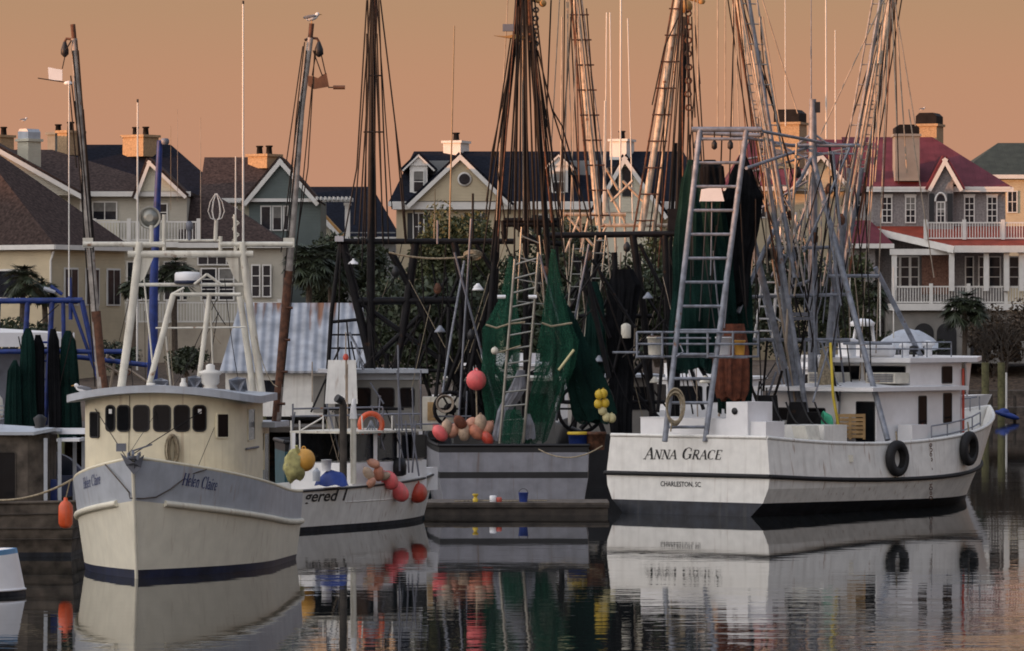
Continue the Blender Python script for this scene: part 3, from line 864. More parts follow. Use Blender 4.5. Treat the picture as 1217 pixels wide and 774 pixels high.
tree('oak_tree', 'dark tree behind the green trawl nets and ladder', 650, 430, 262, 590, 730, 262, 430, 'leaf_dark', 12000, .15, 14, clumps=26)
tree('oak_tree', 'dark tree behind the black gantry with the pale booms', 780, 430, 268, 715, 850, 282, 430, 'leaf_olive', 10000, .15, 15, clumps=26)
tree('oak_tree', 'shrubby tree seen through the grey outrigger beside the porch', 1010, 430, 315, 960, 1062, 310, 420, 'leaf_olive', 4500, .17, 16, clumps=22)
tree('oak_tree', 'tall dark tree behind the black nets and steel mast of the white trawler', 930, 430, 300, 862, 1004, 282, 430, 'leaf_dark', 10000, .16, 26, clumps=26)
tree('oak_tree', 'broad dark tree behind the pale deck cabin and black gantry legs', 500, 430, 246, 400, 600, 318, 452, 'leaf_dark', 13000, .17, 41, clumps=34)
tree('oak_tree', 'broad dark tree low behind the green nets', 680, 430, 248, 585, 770, 300, 452, 'leaf_dark', 13000, .17, 42, clumps=34)
tree('oak_tree', 'broad dark tree low behind the black gantry head and steel ladder', 820, 430, 251, 745, 900, 300, 452, 'leaf_dark', 12000, .17, 43, clumps=30)
tree('shrub', 'rounded dark evergreen shrub by the beige deck wall', 136, 440, 270, 112, 166, 396, 442, 'leaf_dark', 1800, .12, 17, cat='shrub', trunks=1)
tree('shrub', 'dark hedge shrub under the far left palms', 25, 440, 272, -25, 72, 372, 440, 'leaf_dark', 2600, .13, 18, cat='shrub', trunks=1)
tree('shrub', 'dark shrub on the wharf in front of the deck wall, left of the shed', 222, 440, 240, 196, 256, 408, 448, 'leaf_dark', 1500, .11, 19, cat='shrub', trunks=1)
tree('shrub', 'broad brown shrub on the bank right of the drooping palm', 1185, 440, 323, 1150, 1240, 356, 452, 'leaf_brown', 4200, .13, 20, cat='shrub', clumps=20)
tree('shrub', 'dark shrub below the basement arches left of the drooping palm', 1085, 440, 324, 1040, 1130, 398, 450, 'leaf_dark', 2600, .13, 21, cat='shrub')
def bare(label, px, pyb, Y, h, seed):
    rg = random.Random(seed); b = P(px, pyb, Y)
    g = MB()
    def grow(p, d, L, r, k):
        e = p + d * L
        g.tube([p, p.lerp(e, .5) + Vector((rg.uniform(-.05, .05), 0, 0)) * L, e], r, 4, r1=r * .6, caps=False)
        if k == 0: return
        for i in range(3):
            nd = (d + Vector((rg.uniform(-.6, .6), rg.uniform(-.5, .5), rg.uniform(-.15, .35)))).normalized()
            grow(p.lerp(e, rg.uniform(.55, 1)), nd, L * rg.uniform(.6, .8), r * .6, k - 1)
    for i in range(4):
        grow(b, Vector((rg.uniform(-.4, .4), rg.uniform(-.2, .2), 1)).normalized(), h * .38, .05, 4)
    return tag(g.build('bare_shrub', M['twig']), label, 'shrub')
bare('leafless grey shrub with thin bare twigs on the bank at the far right', 1196, 446, 320, 4.6, 3)
bare('leafless shrub with bare twigs just left of another beside the drooping palm', 1172, 446, 321, 3.6, 4)

# far right landing
d = thing('landing_stage', 'low weathered timber landing on posts below the bank at the far right', 'dock', (XS(1190, 316), 316, 0))
g = MB(); a = P(1130, 472, 317); c = P(1260, 464, 317); g.box((a.x, 316, a.z), (c.x, 319, c.z)); g.build('upper_deck', M['wood'], d)
g = MB(); a = P(1150, 491, 313); c = P(1260, 484, 313); g.box((a.x, 312.5, a.z), (c.x, 315.5, c.z)); g.build('lower_deck', M['wood'], d)
for px in (1168, 1178, 1206, 1225): part('support_post', M['darkwood'], d, 'tube', [(XS(px, 314), 314, -1), (XS(px, 314), 314, ZS(470, 314))], .12)
g = MB(); a = P(1152, 476, 314); c = P(1172, 468, 315); g.bar(a, c, .3, .1); g.build('gangway', M['wood'], d)
for px, y0, lb in ((1171, 431, 'mossy greenish piling just left of another at the far right landing'), (1190, 430, 'mossy greenish piling with a white pipe beside it at the far right')):
    p0, p1 = P(px, 431, 311), P(px, 500, 311)
    tag(part('mooring_piling', M['piling'], None, 'tube', [(p0.x, 311, -.6), (p0.x, 311, p0.z)], .26, 10), lb, 'piling', 'greenish pilings')
tag(part('standpipe', M['trim'], None, 'tube', [P(1196, 497, 310.6), P(1196, 443, 310.6)], .07, 8), 'thin white standpipe beside the mossy piling at the far right', 'pipe')
k = MB(); k.ball(P(1197, 496, 309) + Vector((0, 0, .15)), .9, .5, .22, 12, 6, rot=Matrix.Rotation(.3, 3, 'Y')); k.ball(P(1193, 493, 309) + Vector((0, 0, .15)), .4, .4, .3, 10, 6)
tag(k.build('kayak', M['bluetarp']), 'small blue boat under a cover floating by the far right landing', 'boat')
# ---------------------------------------------------------------- boat building helpers
def lerp(a, b, t): return a + (b - a) * t
class Hull:
    def __init__(self, F, L, rake, zref, tm, Bm, Bt, levels, mats, segm, parent, bul=.8, inset=.09, N=26, name='hull', stern_rake=0, deckm=None):
        """levels: (z(t), k, p) from keel to rail; segm: material slot per band, then rail cap and inside"""
        self.F, self.lv = F, levels
        ts = [1 - (1 - i / N) ** 1.6 for i in range(N + 1)]
        self.ts = ts
        def half(t, k, p):
            h = lerp(Bt, Bm, math.sin(min(1, t / tm) * math.pi / 2)) if t < tm else Bm * (1 - ((t - tm) / (1 - tm)) ** p)
            return max(.025, h * k)
        self.half = half
        def pt(t, j, sd, ins=0, dz=0):
            zf, k, p = levels[j]
            z = zf(t)
            h = max(.02, half(t, k, p) - ins)
            x = t * (L + rake * z / zref - ins * .8) - (1 - t) * stern_rake * z / zref + (ins if t == 0 else 0)
            return F.w(x, sd * h, z + dz)
        self.pt = pt
        def inner(t, sd):
            zs = levels[-1][0](t) - bul
            for (z0, k0, p0), (z1, k1, p1) in zip(levels, levels[1:]):
                a, c = z0(t), z1(t)
                if a <= zs <= c:
                    f = (zs - a) / max(1e-6, c - a); h = lerp(half(t, k0, p0), half(t, k1, p1), f); break
            else: h = half(t, levels[-1][1], levels[-1][2])
            h = max(.015, h - inset - .03)
            x = t * (L + rake * zs / zref - inset - .05) - (1 - t) * stern_rake * zs / zref + (inset if t == 0 else 0)
            return F.w(x, sd * h, zs)
        g = MB()
        J = len(levels)
        for sd in (-1, 1):
            for j in range(J - 1):
                g.grid([[pt(t, j + q, sd) for t in ts] for q in (0, 1)], segm[j])
            g.grid([[pt(t, J - 1, sd) for t in ts], [pt(t, J - 1, sd, inset) for t in ts]], segm[J - 1])
            g.grid([[pt(t, J - 1, sd, inset) for t in ts], [inner(t, sd) for t in ts]], segm[J])
        for j in range(J - 1):
            g.add([pt(0, j, -1), pt(0, j, 1), pt(0, j + 1, 1), pt(0, j + 1, -1)], [(0, 1, 2, 3)], segm[j])
            g.add([pt(1, j, -1), pt(1, j, 1), pt(1, j + 1, 1), pt(1, j + 1, -1)], [(0, 1, 2, 3)], segm[j])
        a = [pt(0, J - 1, s_) for s_ in (-1, 1)] + [pt(0, J - 1, s_, inset) for s_ in (1, -1)]
        g.add(a, [(0, 1, 2, 3)], segm[J - 1])
        g.add([pt(0, J - 1, -1, inset), pt(0, J - 1, 1, inset), inner(0, 1), inner(0, -1)], [(0, 1, 2, 3)], segm[J])
        self.o = g.build(name, mats, parent)
        self.bvh = BVHTree.FromPolygons(g.v, g.f)
        d = MB(); d.grid([[inner(t, -1) for t in ts], [inner(t, 1) for t in ts]], 0, False)
        d.build('deck', deckm or M['steeldark'], parent)
    def rail(self, name, m, parent, j, r, off=.03, dz=0, t0=0, t1=1, stern=True, n=6):
        g = MB()
        tt = [lerp(t0, t1, i / 24) for i in range(25)]
        for sd in (-1, 1):
            g.tube([self.pt(t, j, sd, -off, dz) for t in tt], r, n)
        if stern: g.tube([self.pt(0, j, -1, -off, dz), self.pt(0, j, 1, -off, dz)], r, n)
        return g.build(name, m, parent)
    def near(self, p, off=.012):
        loc, nrm, i, d_ = self.bvh.find_nearest(p)
        return loc, nrm
    def seen(self, px, py, Yg):
        """where the hull side lies along the sight line through a photo pixel"""
        o = Vector((0, 0, CAMH)); d = (P(px, py, Yg) - o).normalized()
        loc, nrm, i, d_ = self.bvh.ray_cast(o, d)
        if loc is None: return self.near(P(px, py, Yg))
        return loc, (nrm if nrm.y < 0 else -nrm)

def deckhouse(F, plan, z0, z1, m, parent, name='wheelhouse'):
    g = MB()
    g.prism([F.w(x, s, z0) for x, s in plan], (0, 0, z1 - z0))
    return g.build(name, m, parent)
def offset_plan(plan, d):
    cx = sum(p[0] for p in plan) / len(plan); n = len(plan); out = []
    for i in range(n):
        a, b_, c = plan[i - 1], plan[i], plan[(i + 1) % n]
        n1 = Vector((b_[1] - a[1], -(b_[0] - a[0]))); n2 = Vector((c[1] - b_[1], -(c[0] - b_[0])))
        nn = (n1.normalized() + n2.normalized()) if n1.length > 1e-6 and n2.length > 1e-6 else Vector((0, 0))
        nn = nn.normalized() if nn.length > 1e-6 else nn
        mid = Vector((b_[0] - cx, b_[1]))
        if nn.dot(mid) < 0: nn = -nn
        out.append((b_[0] + nn.x * d, b_[1] + nn.y * d))
    return out
def roof_slab(F, plan, z0, th, m, parent, camber=.12, name='roof', W=2.2):
    g = MB()
    up = [F.w(x, s, z0 + th + camber * (1 - min(1, abs(s) / W) ** 2)) for x, s in plan]
    lo = [F.w(x, s, z0 + camber * (1 - min(1, abs(s) / W) ** 2)) for x, s in plan]
    n_ = len(plan)
    c = F.w(sum(p[0] for p in plan) / n_, 0, z0 + th + camber)
    cl = c - Vector((0, 0, th))
    g.add(up + [c], [(i, (i + 1) % n_, n_) for i in range(n_)])
    g.add(lo + [cl], [((i + 1) % n_, i, n_) for i in range(n_)])
    g.add(up + lo, [(i, n_ + i, n_ + (i + 1) % n_, (i + 1) % n_) for i in range(n_)])
    return g.build(name, m, parent)
def px_of(p): return CX + p.x / p.y * FPX
def rrect(c, u, up, hw, hh, r, k=4):
    out = []
    for sx, sy, a0 in ((1, 1, 0), (-1, 1, 90), (-1, -1, 180), (1, -1, 270)):
        for i in range(k + 1):
            t = R(a0 + 90 * i / k)
            out.append(c + u * (sx * (hw - r) + r * math.cos(t)) + up * (sy * (hh - r) + r * math.sin(t)))
    return out
UP = Vector((0, 0, 1))
def port_window(c, u, nrm, w_, h_, parent, r=.08, frame=None, glass=None, name='window', fw=.035):
    """a rounded window: raised frame with a dark pane set in it"""
    g = MB()
    o = rrect(c + nrm * .028, u, UP, w_ / 2 + fw, h_ / 2 + fw, r + fw); i_ = rrect(c + nrm * .028, u, UP, w_ / 2, h_ / 2, r)
    ob = [p - nrm * .06 for p in o]; n_ = len(o)
    g.add(o + i_ + ob, [(k, (k + 1) % n_, n_ + (k + 1) % n_, n_ + k) for k in range(n_)] + [(k, 2 * n_ + k, 2 * n_ + (k + 1) % n_, (k + 1) % n_) for k in range(n_)])
    f = g.build(name, frame or M['black'], parent)
    p = MB(); p.prism(rrect(c + nrm * .012, u, UP, w_ / 2 + .005, h_ / 2 + .005, r), nrm * .008); p.build('pane', glass or M['glass'], f)
    return f
def wall_window(F, a, b_, f0, f1, z0, z1, parent, **k):
    """window on the straight wall a-b (plan points), from fraction f0 to f1"""
    A, B = F.w(*a), F.w(*b_)
    u = (B - A).normalized(); nrm = Vector((u.y, -u.x, 0))
    c = A.lerp(B, (f0 + f1) / 2); c.z = (z0 + z1) / 2
    if nrm.dot(c - k.pop('centre')) < 0: nrm = -nrm
    return port_window(c, u, nrm, abs(f1 - f0) * (B - A).length, z1 - z0, parent, **k)
def pole(name, m, parent, Y, pts, rpx, n=8, r1=None):
    """tube through photo columns/rows, all at distance Y (or each point with its own)"""
    w_ = [P(p[0], p[1], p[2] if len(p) > 2 else Y) for p in pts]
    g = MB(); g.tube(w_, rpx / FPX * Y, n, r1=None if r1 is None else r1 / FPX * Y)
    return g.build(name, m, parent)
def stays(m, parent, Y, segs, rpx=.55, name='stay', s=0.0):
    for q in segs:
        a = P(q[0], q[1], q[4] if len(q) > 4 else Y); c = P(q[2], q[3], q[5] if len(q) > 5 else Y)
        g = MB(); g.tube(sag(a, c, s, 6) if s else [a, c], rpx / FPX * Y, 4); g.build(name, m, parent)
def ladder(name, m, parent, Y, p0, p1, q0, q1, n, rpx, rung=None, Y1=None):
    """rails p0-p1 and q0-q1 in photo columns/rows, n rungs"""
    Y1 = Y1 or Y
    a, b_, c, d = P(*p0, Y), P(*p1, Y1), P(*q0, Y), P(*q1, Y1)
    r = rpx / FPX * Y
    g = MB(); g.tube([a, b_], r, 8); g.tube([c, d], r, 8); o = g.build(name, m, parent)
    for i in range(n):
        f = (i + .6) / n
        k = MB(); k.tube([a.lerp(b_, f), c.lerp(d, f)], (rung or rpx * .6) / FPX * Y, 6); k.build('rung', m, o)
    return o
def hang(name, label, cat, Y, rows, m, folds=11, depth=.45, seed=1, group=None, amp=.2, parent=None, n=64, lump=.5):
    """draped cloth or net: rows of (py, px left, px right) from top to bottom"""
    rg = random.Random(seed); g = MB(); out = []
    ph = [rg.uniform(0, 6.3) for _ in range(4)]
    # subdivide rows
    fine = []
    for i in range(len(rows) - 1):
        for k in range(5):
            f = k / 5
            fine.append([lerp(rows[i][q], rows[i + 1][q], f) for q in range(3)])
    fine.append(list(rows[-1]))
    for i, (py, xl, xr) in enumerate(fine):
        t = i / (len(fine) - 1)
        a, b_ = P(xl, py, Y), P(xr, py, Y)
        c = (a + b_) / 2; hw = (b_.x - a.x) / 2
        ring = []
        for j in range(n + 1):
            th = 2 * math.pi * j / n
            f = 1 + amp * (.6 * math.sin(folds * th + ph[0] + t * 2.0) + .4 * math.sin((folds * 2 + 1) * th + ph[1] - t * 3)) * min(1, .25 + t * 1.5)
            dz = .10 * hw * math.sin(3 * th + ph[2] + 9 * t) if 0 < t < 1 else (.18 * hw * math.sin(5 * th + ph[3]) if t == 1 else 0)
            q = c + Vector((math.cos(th) * hw * f, math.sin(th) * hw * depth * f, dz))
            nv = noise.noise_vector(Vector((q.x * 1.1 + seed, q.y * 1.1, q.z * .55))) * (.42 * hw * lump) + noise.noise_vector(Vector((q.x * 3 + seed, q.y * 3, q.z * 1.2))) * (.07 * hw * lump)
            ring.append(q + nv * min(1, t * 3))
        out.append(ring)
    g.grid(out, 0, False)
    o = g.build(name, m, parent)
    return tag(o, label, cat, group) if parent is None else o
def float_buoy(name, label, c, r, m, group=None, stretch=1.0, rot=None, cat='buoy'):
    g = MB()
    ax = (rot @ Vector((0, 0, 1))) if rot is not None else Vector((0, 0, 1))
    prof = [(.02, -1.0 * r * stretch)]
    for i in range(1, 10):
        t = math.pi * i / 10
        prof.append((r * math.sin(t) ** .85, -math.cos(t) * r * stretch))
    prof += [(.02, r * stretch)]
    g.lathe(c, prof, 16, 0, ax)
    g.torus(Vector(c) + ax * r * stretch * 1.03, r * .15, r * .055, Vector((0, 1, 0)) if abs(ax.y) < .9 else Vector((1, 0, 0)), 12, 6)
    return tag(g.build(name, m), label, cat, group)

def lumpy(c, rx, ry, rz, seed, n=18, k=12, amp=.25, fr=2.2):
    g = MB(); g.ball((0, 0, 0), 1, 1, 1, n, k)
    out = []
    for v_ in g.v:
        f = 1 + amp * noise.noise(v_ * fr + Vector((seed, 0, 0))) * 2
        out.append(Vector(c) + Vector((v_.x * rx * f, v_.y * ry * f, v_.z * rz * f)))
    g.v = out
    return g
# lettering: strokes in a unit em, thick and thin like a roman face
def arc(cx, cy, rx, ry, a0, a1, k=10): return [(cx + rx * math.cos(R(lerp(a0, a1, i / k))), cy + ry * math.sin(R(lerp(a0, a1, i / k)))) for i in range(k + 1)]
TK, TN = .17, .065
def serif(x, y, w=.13): return ([(x - w, y), (x + w, y)], TN)
GL = {
 'A': (.80, [([(.02, 0), (.36, 1)], TN), ([(.36, 1), (.70, 0)], TK), ([(.14, .36), (.56, .36)], TN), serif(.02, 0), serif(.70, 0, .15)]),
 'N': (.86, [([(.12, 0), (.12, 1)], TN), ([(.12, 1), (.70, 0)], TK), ([(.70, 0), (.70, 1)], TN), serif(.12, 0), serif(.08, 1), serif(.70, 1)]),
 'G': (.88, [(arc(.42, .5, .36, .5, 50, 130), TN), (arc(.42, .5, .36, .5, 130, 230), TK), (arc(.42, .5, .36, .5, 230, 320), TN), ([(.70, .08), (.70, .42)], TK), serif(.66, .42), ([(.68, .72), (.68, .95)], TN)]),
 'R': (.84, [([(.16, 0), (.16, 1)], TK), ([(.16, 1)] + arc(.38, .75, .24, .25, 90, -90) + [(.16, .5)], .10), ([(.36, .5), (.72, 0)], TK), serif(.16, 0), serif(.74, 0, .1), serif(.10, 1, .1)]),
 'C': (.80, [(arc(.42, .5, .36, .5, 48, 130), TN), (arc(.42, .5, .36, .5, 130, 230), TK), (arc(.42, .5, .36, .5, 230, 312), TN), ([(.68, .7), (.68, .95)], TN)]),
 'E': (.74, [([(.16, 0), (.16, 1)], TK), ([(.08, 1), (.62, 1), (.62, .8)], TN), ([(.08, 0), (.64, 0), (.66, .22)], TN), ([(.16, .52), (.5, .52)], TN)]),
 'H': (.92, [([(.14, 0), (.14, 1)], TK), ([(.74, 0), (.74, 1)], TK), ([(.14, .52), (.74, .52)], TN), serif(.14, 0), serif(.14, 1), serif(.74, 0), serif(.74, 1)]),
 'e': (.54, [([(.06, .34), (.46, .34)] + arc(.26, .33, .20, .31, 0, 130), TN), (arc(.26, .32, .20, .32, 110, 250), .13), (arc(.26, .32, .20, .32, 250, 320), TN)]),
 'l': (.30, [([(.14, 0), (.14, 1.02)], .13), serif(.14, 0, .1), ([(.04, 1), (.14, 1)], TN)]),
 'n': (.62, [([(.13, 0), (.13, .62)], .13), ([(.13, .5)] + arc(.30, .42, .17, .2, 120, 0) + [(.48, .0)], .11), serif(.13, 0, .09), serif(.48, 0, .09)]),
 'a': (.56, [(arc(.24, .46, .18, .17, 150, 0) + [(.42, .05), (.5, .02)], .11), (arc(.24, .19, .18, .19, 60, 330), .09)]),
 'i': (.30, [([(.14, 0), (.14, .62)], .13), serif(.14, 0, .1), ([(.14, .80), (.14, .92)], .13)]),
 'r': (.44, [([(.13, 0), (.13, .62)], .13), ([(.13, .42), (.26, .6), (.38, .58)], .09), serif(.13, 0, .09)]),
}
def lettering(text, small=1.0):
    """2D polygons; letters after a capital are drawn small-cap when small < 1"""
    x = 0; polys = []; first = True
    for ch in text:
        if ch == ' ':
            x += .45; first = True; continue
        adv, st = GL[ch]; k = 1.0 if first else small
        for pts, w_ in st:
            for (x0, y0), (x1, y1) in zip(pts, pts[1:]):
                dx, dy = x1 - x0, y1 - y0; L = math.hypot(dx, dy) or 1
                ex, ey = dx / L * w_ * .12, dy / L * w_ * .12; nx, ny = -dy / L * w_ / 2, dx / L * w_ / 2
                polys.append([((q[0]) * k + x, q[1] * k) for q in ((x0 - ex - nx, y0 - ey - ny), (x1 + ex - nx, y1 + ey - ny), (x1 + ex + nx, y1 + ey + ny), (x0 - ex + nx, y0 - ey + ny))])
        x += adv * k + .03; first = False
    return polys, x
def sans(text, bold=.0):
    cu = bpy.data.curves.new('lettering', 'FONT'); cu.body = text; cu.offset = bold; cu.resolution_u = 3
    ob = bpy.data.objects.new('lettering', cu); col.objects.link(ob)
    bpy.context.view_layer.update()
    me = bpy.data.meshes.new_from_object(ob.evaluated_get(bpy.context.evaluated_depsgraph_get()))
    polys = [[(me.vertices[i].co.x, me.vertices[i].co.y) for i in p.vertices] for p in me.polygons]
    bpy.data.objects.remove(ob); bpy.data.meshes.remove(me); bpy.data.curves.remove(cu)
    return polys, max(q[0] for p in polys for q in p)
def paint_text(polys, width, hull, p0, p1, height, m, parent, slant=.2, off=.012, name='lettering', vis=None, gap=.27):
    """lay 2D letter polygons on the hull between world points p0 (left end of baseline) and p1"""
    d = p1 - p0; u = d.normalized(); k = d.length / width
    side = Vector((u.y, -u.x, 0)).normalized() if vis is None else vis
    words = []
    for pl in sorted(polys, key=lambda q: min(v_[0] for v_ in q)):       # one part per word
        lo_, hi_ = min(v_[0] for v_ in pl), max(v_[0] for v_ in pl)
        if not words or lo_ - words[-1][0] > gap: words.append([hi_, []])
        words[-1][0] = max(words[-1][0], hi_); words[-1][1].append(pl)
    for _, ps_ in words:
        g = MB()
        for pl in ps_:
            vs_ = []
            for x, y in pl:
                q = p0 + u * ((x + y * slant * height / k) * k) + UP * (y * height)
                loc, nrm, i_, d_ = hull.bvh.ray_cast(q + side * .6, -side)
                if loc is None: loc, nrm = hull.near(q)
                if nrm.dot(side) < 0: nrm = -nrm
                vs_.append(loc + nrm * off)
            g.add(vs_, [tuple(range(len(vs_)))])
        g.build(name, m, parent)
def tyre(label, c, ax, Ro, w_, group):
    g = MB(); g.lathe(Vector(c) - Vector(ax) * w_ / 2, [(Ro * .55, 0), (Ro * .86, -.0), (Ro * .97, w_ * .2), (Ro, w_ * .5), (Ro * .97, w_ * .8), (Ro * .86, w_), (Ro * .55, w_), (Ro * .55, w_ * .9), (Ro * .62, w_ * .5), (Ro * .55, w_ * .1), (Ro * .55, 0)], 28, axis=ax)
    # open the middle: drop the two caps added by the lathe
    for k in (-1, -1):
        g.f.pop(); g.m.pop(); g.k.pop()
    return g
# ================================================================ cream trawler, bow on
F = Fr((-8.45, 125.54, 0), R(186))
hc = thing('trawler', 'cream and grey trawler lying bow on, blue name lettering and cream wheelhouse', 'trawler', (-9.0, 120.4, 0))
H1 = Hull(F, 10.1, .55, 3.07, .34, 2.62, 2.62,
    [(lambda t: -.7, .5, 1.5), (lambda t: 0, .955, 2.05), (lambda t: .14 + .08 * t, .965, 2.1), (lambda t: .6 * (1.05 + .95 * t ** 1.6), .99, 2.2), (lambda t: 1.05 + .95 * t ** 1.6, 1.01, 2.3), (lambda t: 1.85 + 1.22 * t ** 1.6, 1.03, 2.5)],
    [M['navy'], M['cream_hull'], M['greyblue'], M['cream'], M['bootblack']], [4, 0, 1, 1, 2, 3, 3], hc, bul=.75)
H1.rail('rub_strake', M['cream_hull'], hc, 4, .085, .02, t1=.93, n=8)
H1.rail('rail_cap', M['cream'], hc, 5, .05, -.03, .03)
g = MB(); g.tube([H1.pt(1, j, 1, -.012) for j in range(1, 6)], .05, 6); g.build('stem_band', M['cream_hull'], hc)
# wheelhouse with rounded front
plan = []
for i in range(25):
    s = 2.1 * math.cos(math.pi * i / 24)
    plan.append((6.25 + 1.4 * (1 - abs(s / 2.1) ** 2.5) ** (1 / 2.5), s))
plan += [(3.2, -2.1), (3.2, 2.1)]
gw = MB(); nP = len(plan)
tops = [F.w(x, s, 4.43 + .30 * (1 - min(1, abs(s) / 2.6) ** 2)) for x, s in plan]; bots = [F.w(x, s, 1.2) for x, s in plan]
gw.add(bots + tops, [(i, (i + 1) % nP, nP + (i + 1) % nP, nP + i) for i in range(nP)])
wh1 = gw.build('wheelhouse', M['cream'], hc)
roof_slab(F, offset_plan(plan, .48), 4.40, .19, M['greyblue'], wh1, .30, W=2.6)
front = [F.w(*p) for p in plan[:25]]
def on_front(px):
    for a, c in zip(front, front[1:]):
        pa, pc = px_of(a), px_of(c)
        if min(pa, pc) <= px <= max(pa, pc) and abs(pa - pc) > 1e-6:
            u = (c - a).normalized(); return a.lerp(c, (px - pa) / (pc - pa)), u, Vector((u.y, -u.x, 0))
    return None
ctr = F.w(5, 0)
for px, wp in ((131.5, 9.5), (147, 13.5), (168, 17), (192.5, 18.5), (216, 16.5), (237, 13.5)):
    q = on_front(px)
    if q is None: continue
    c, u, nrm = q
    if nrm.dot(c - ctr) < 0: nrm = -nrm
    fs = max(.45, abs(u.x)); c = Vector((c.x, c.y, ZS(497.3, c.y)))
    pw = port_window(c, u, nrm, wp / FPX * c.y / fs, 29 / FPX * c.y, wh1, .09)
    if px in (131.5, 237):
        g = MB(); g.prism([c + nrm * .026 + u * x_ + UP * z_ for x_, z_ in ((-.04, .12), (.05, .12), (.05, .24), (-.04, .24))], nrm * .004); g.build('sticker', M['cleanwhite'], pw)
c, u, nrm = on_front(264.5); nrm = nrm if nrm.dot(c - ctr) > 0 else -nrm
c.z = ZS(506, c.y); port_window(c, u, nrm, .32, 27 / FPX * c.y, wh1, .03, M['cream'])
c, u, nrm = on_front(112.5); nrm = nrm if nrm.dot(c - ctr) > 0 else -nrm
c.z = ZS(505, c.y); port_window(c, u, nrm, .32, 28 / FPX * c.y, wh1, .03)
wall_window(F, (6.2, -2.1), (3.2, -2.1), .16, .50, 3.42, 4.22, wh1, centre=ctr, r=.03, frame=M['cream'])
g = MB(); A, B = F.w(6.15, -2.14, 3.2), F.w(4.2, -2.14, 3.2); g.tube([A, B], .03); g.build('grab_rail', M['steeldark'], wh1)
# lower aft cabin
g2 = deckhouse(F, [(1.2, -1.95), (3.19, -1.95), (3.19, 1.95), (1.2, 1.95)], 1.2, 3.72, M['cream'], hc, 'aft_cabin')
roof_slab(F, [(.8, -2.45), (3.35, -2.45), (3.35, 2.45), (.8, 2.45)], 3.70, .14, M['greyblue'], g2, .05, W=2.5)
wall_window(F, (3.19, -1.95), (1.2, -1.95), .12, .42, 3.1, 3.5, g2, centre=ctr, r=.02)
wall_window(F, (3.19, -1.95), (1.2, -1.95), .55, .9, 1.6, 3.5, g2, centre=ctr, r=.02, frame=M['cream'], name='door')
for k, (px, py) in enumerate(((320, 540),)): part('notice', M['greyblue'], g2, 'box', F.w(2.9, -1.99, 2.3) - Vector((.12, .02, .25)), F.w(2.9, -1.99, 2.3) + Vector((.12, .0, .25)))
# bow roller, anchor shackle and mooring chain bridle
tip = H1.pt(1, 5, 1)
g = MB()
for dx in (-.13, .13): g.prism([tip + Vector((dx, .5, .16)), tip + Vector((dx, -.22, .14)), tip + Vector((dx, -.30, -.02)), tip + Vector((dx, -.1, -.2)), tip + Vector((dx, .5, -.02))], (.03, 0, 0))
g.lathe(tip + Vector((-.12, -.2, .02)), [(.08, 0), (.05, .05), (.05, .2), (.08, .25)], 10, axis=(1, 0, 0))
g.bar(tip + Vector((-.05, .6, .17)), tip + Vector((.02, -.34, .08)), .07); g.prism([tip + Vector((-.30, -.26, .14)), tip + Vector((.05, -.36, -.10)), tip + Vector((.30, -.26, .10)), tip + Vector((.22, -.22, -.22)), tip + Vector((.03, -.22, -.40)), tip + Vector((-.16, -.22, -.16))], (0, .06, 0))
g.bar(tip + Vector((.02, -.3, .2)), tip + Vector((.5, -.2, .36)), .04); g.box(tip + Vector((-.42, -.1, .18)), tip + Vector((-.18, .1, .38)))
g.build('bow_roller', M['steeldark'], hc)
for sd in (-1, 1):
    a = P(258 if sd < 0 else 112, 478 if sd < 0 else 478, 118.6)
    part('forestay', M['wire'], hc, 'tube', [P(157 + sd * -1, 540, 115.2), P(270 if sd < 0 else 110, 470, 119)] if sd < 0 else [P(150, 544, 115.2), P(108, 478, 119)], .014, 4)
stays(M['wire'], hc, 118, [(153, 540, 154, 470), (232, 563, 268, 476, 116.5, 119), (153, 540, 232, 420, 115.2, 122)], .38, 'forestay')
pts = [H1.pt(.90, 5, 1, -.04), H1.pt(.95, 5, 1, -.03, -.45), H1.pt(.985, 4, 1, -.05, .22), H1.pt(1, 4, 1, -.1, .06), H1.pt(.985, 4, -1, -.06, .07), H1.pt(.955, 4, -1, -.06, .14), H1.pt(.92, 4, -1, -.08, .38), H1.pt(.87, 4, -1, -.08, .80), H1.pt(.82, 5, -1, -.04)]
part('mooring_chain', M['chain'], hc, 'tube', pts, .020, 5)
# anchor light pod, coil of hose hanging on the house front
hs = MB(); c, u, nrm = on_front(206); nrm = nrm if nrm.dot(c - ctr) > 0 else -nrm; c = Vector((c.x, c.y, ZS(535, c.y))) + nrm * .12
for k in range(9): hs.torus(c + nrm * (k % 3 - 1) * .05 + u * .012 * (k % 4 - 2), .36 + .015 * (k % 3), .042, nrm, 20, 6, sx=.16 + .035 * k, a=u)
tag(hs.build('rope_coil', M['rope']), 'brown rope coil hanging on the cream wheelhouse front', 'rope')
# names
for sd, p0, p1, hgt in ((-1, (216, 576), (257, 583), .40), (1, (100, 581), (120, 574.5), .36)):
    Yn = 117.0 if sd < 0 else 118.2
    a, c = P(*p0, Yn), P(*p1, Yn if sd < 0 else 117.2)
    pl, wd = lettering('Helen Claire')
    a = H1.seen(*p0, Yn)[0]; c = H1.seen(*p1, Yn)[0]
    paint_text(pl, wd, H1, a, c, hgt * .75, M['name_blue'], hc, .25, vis=Vector((.6 if sd < 0 else -.6, -.8, 0)))
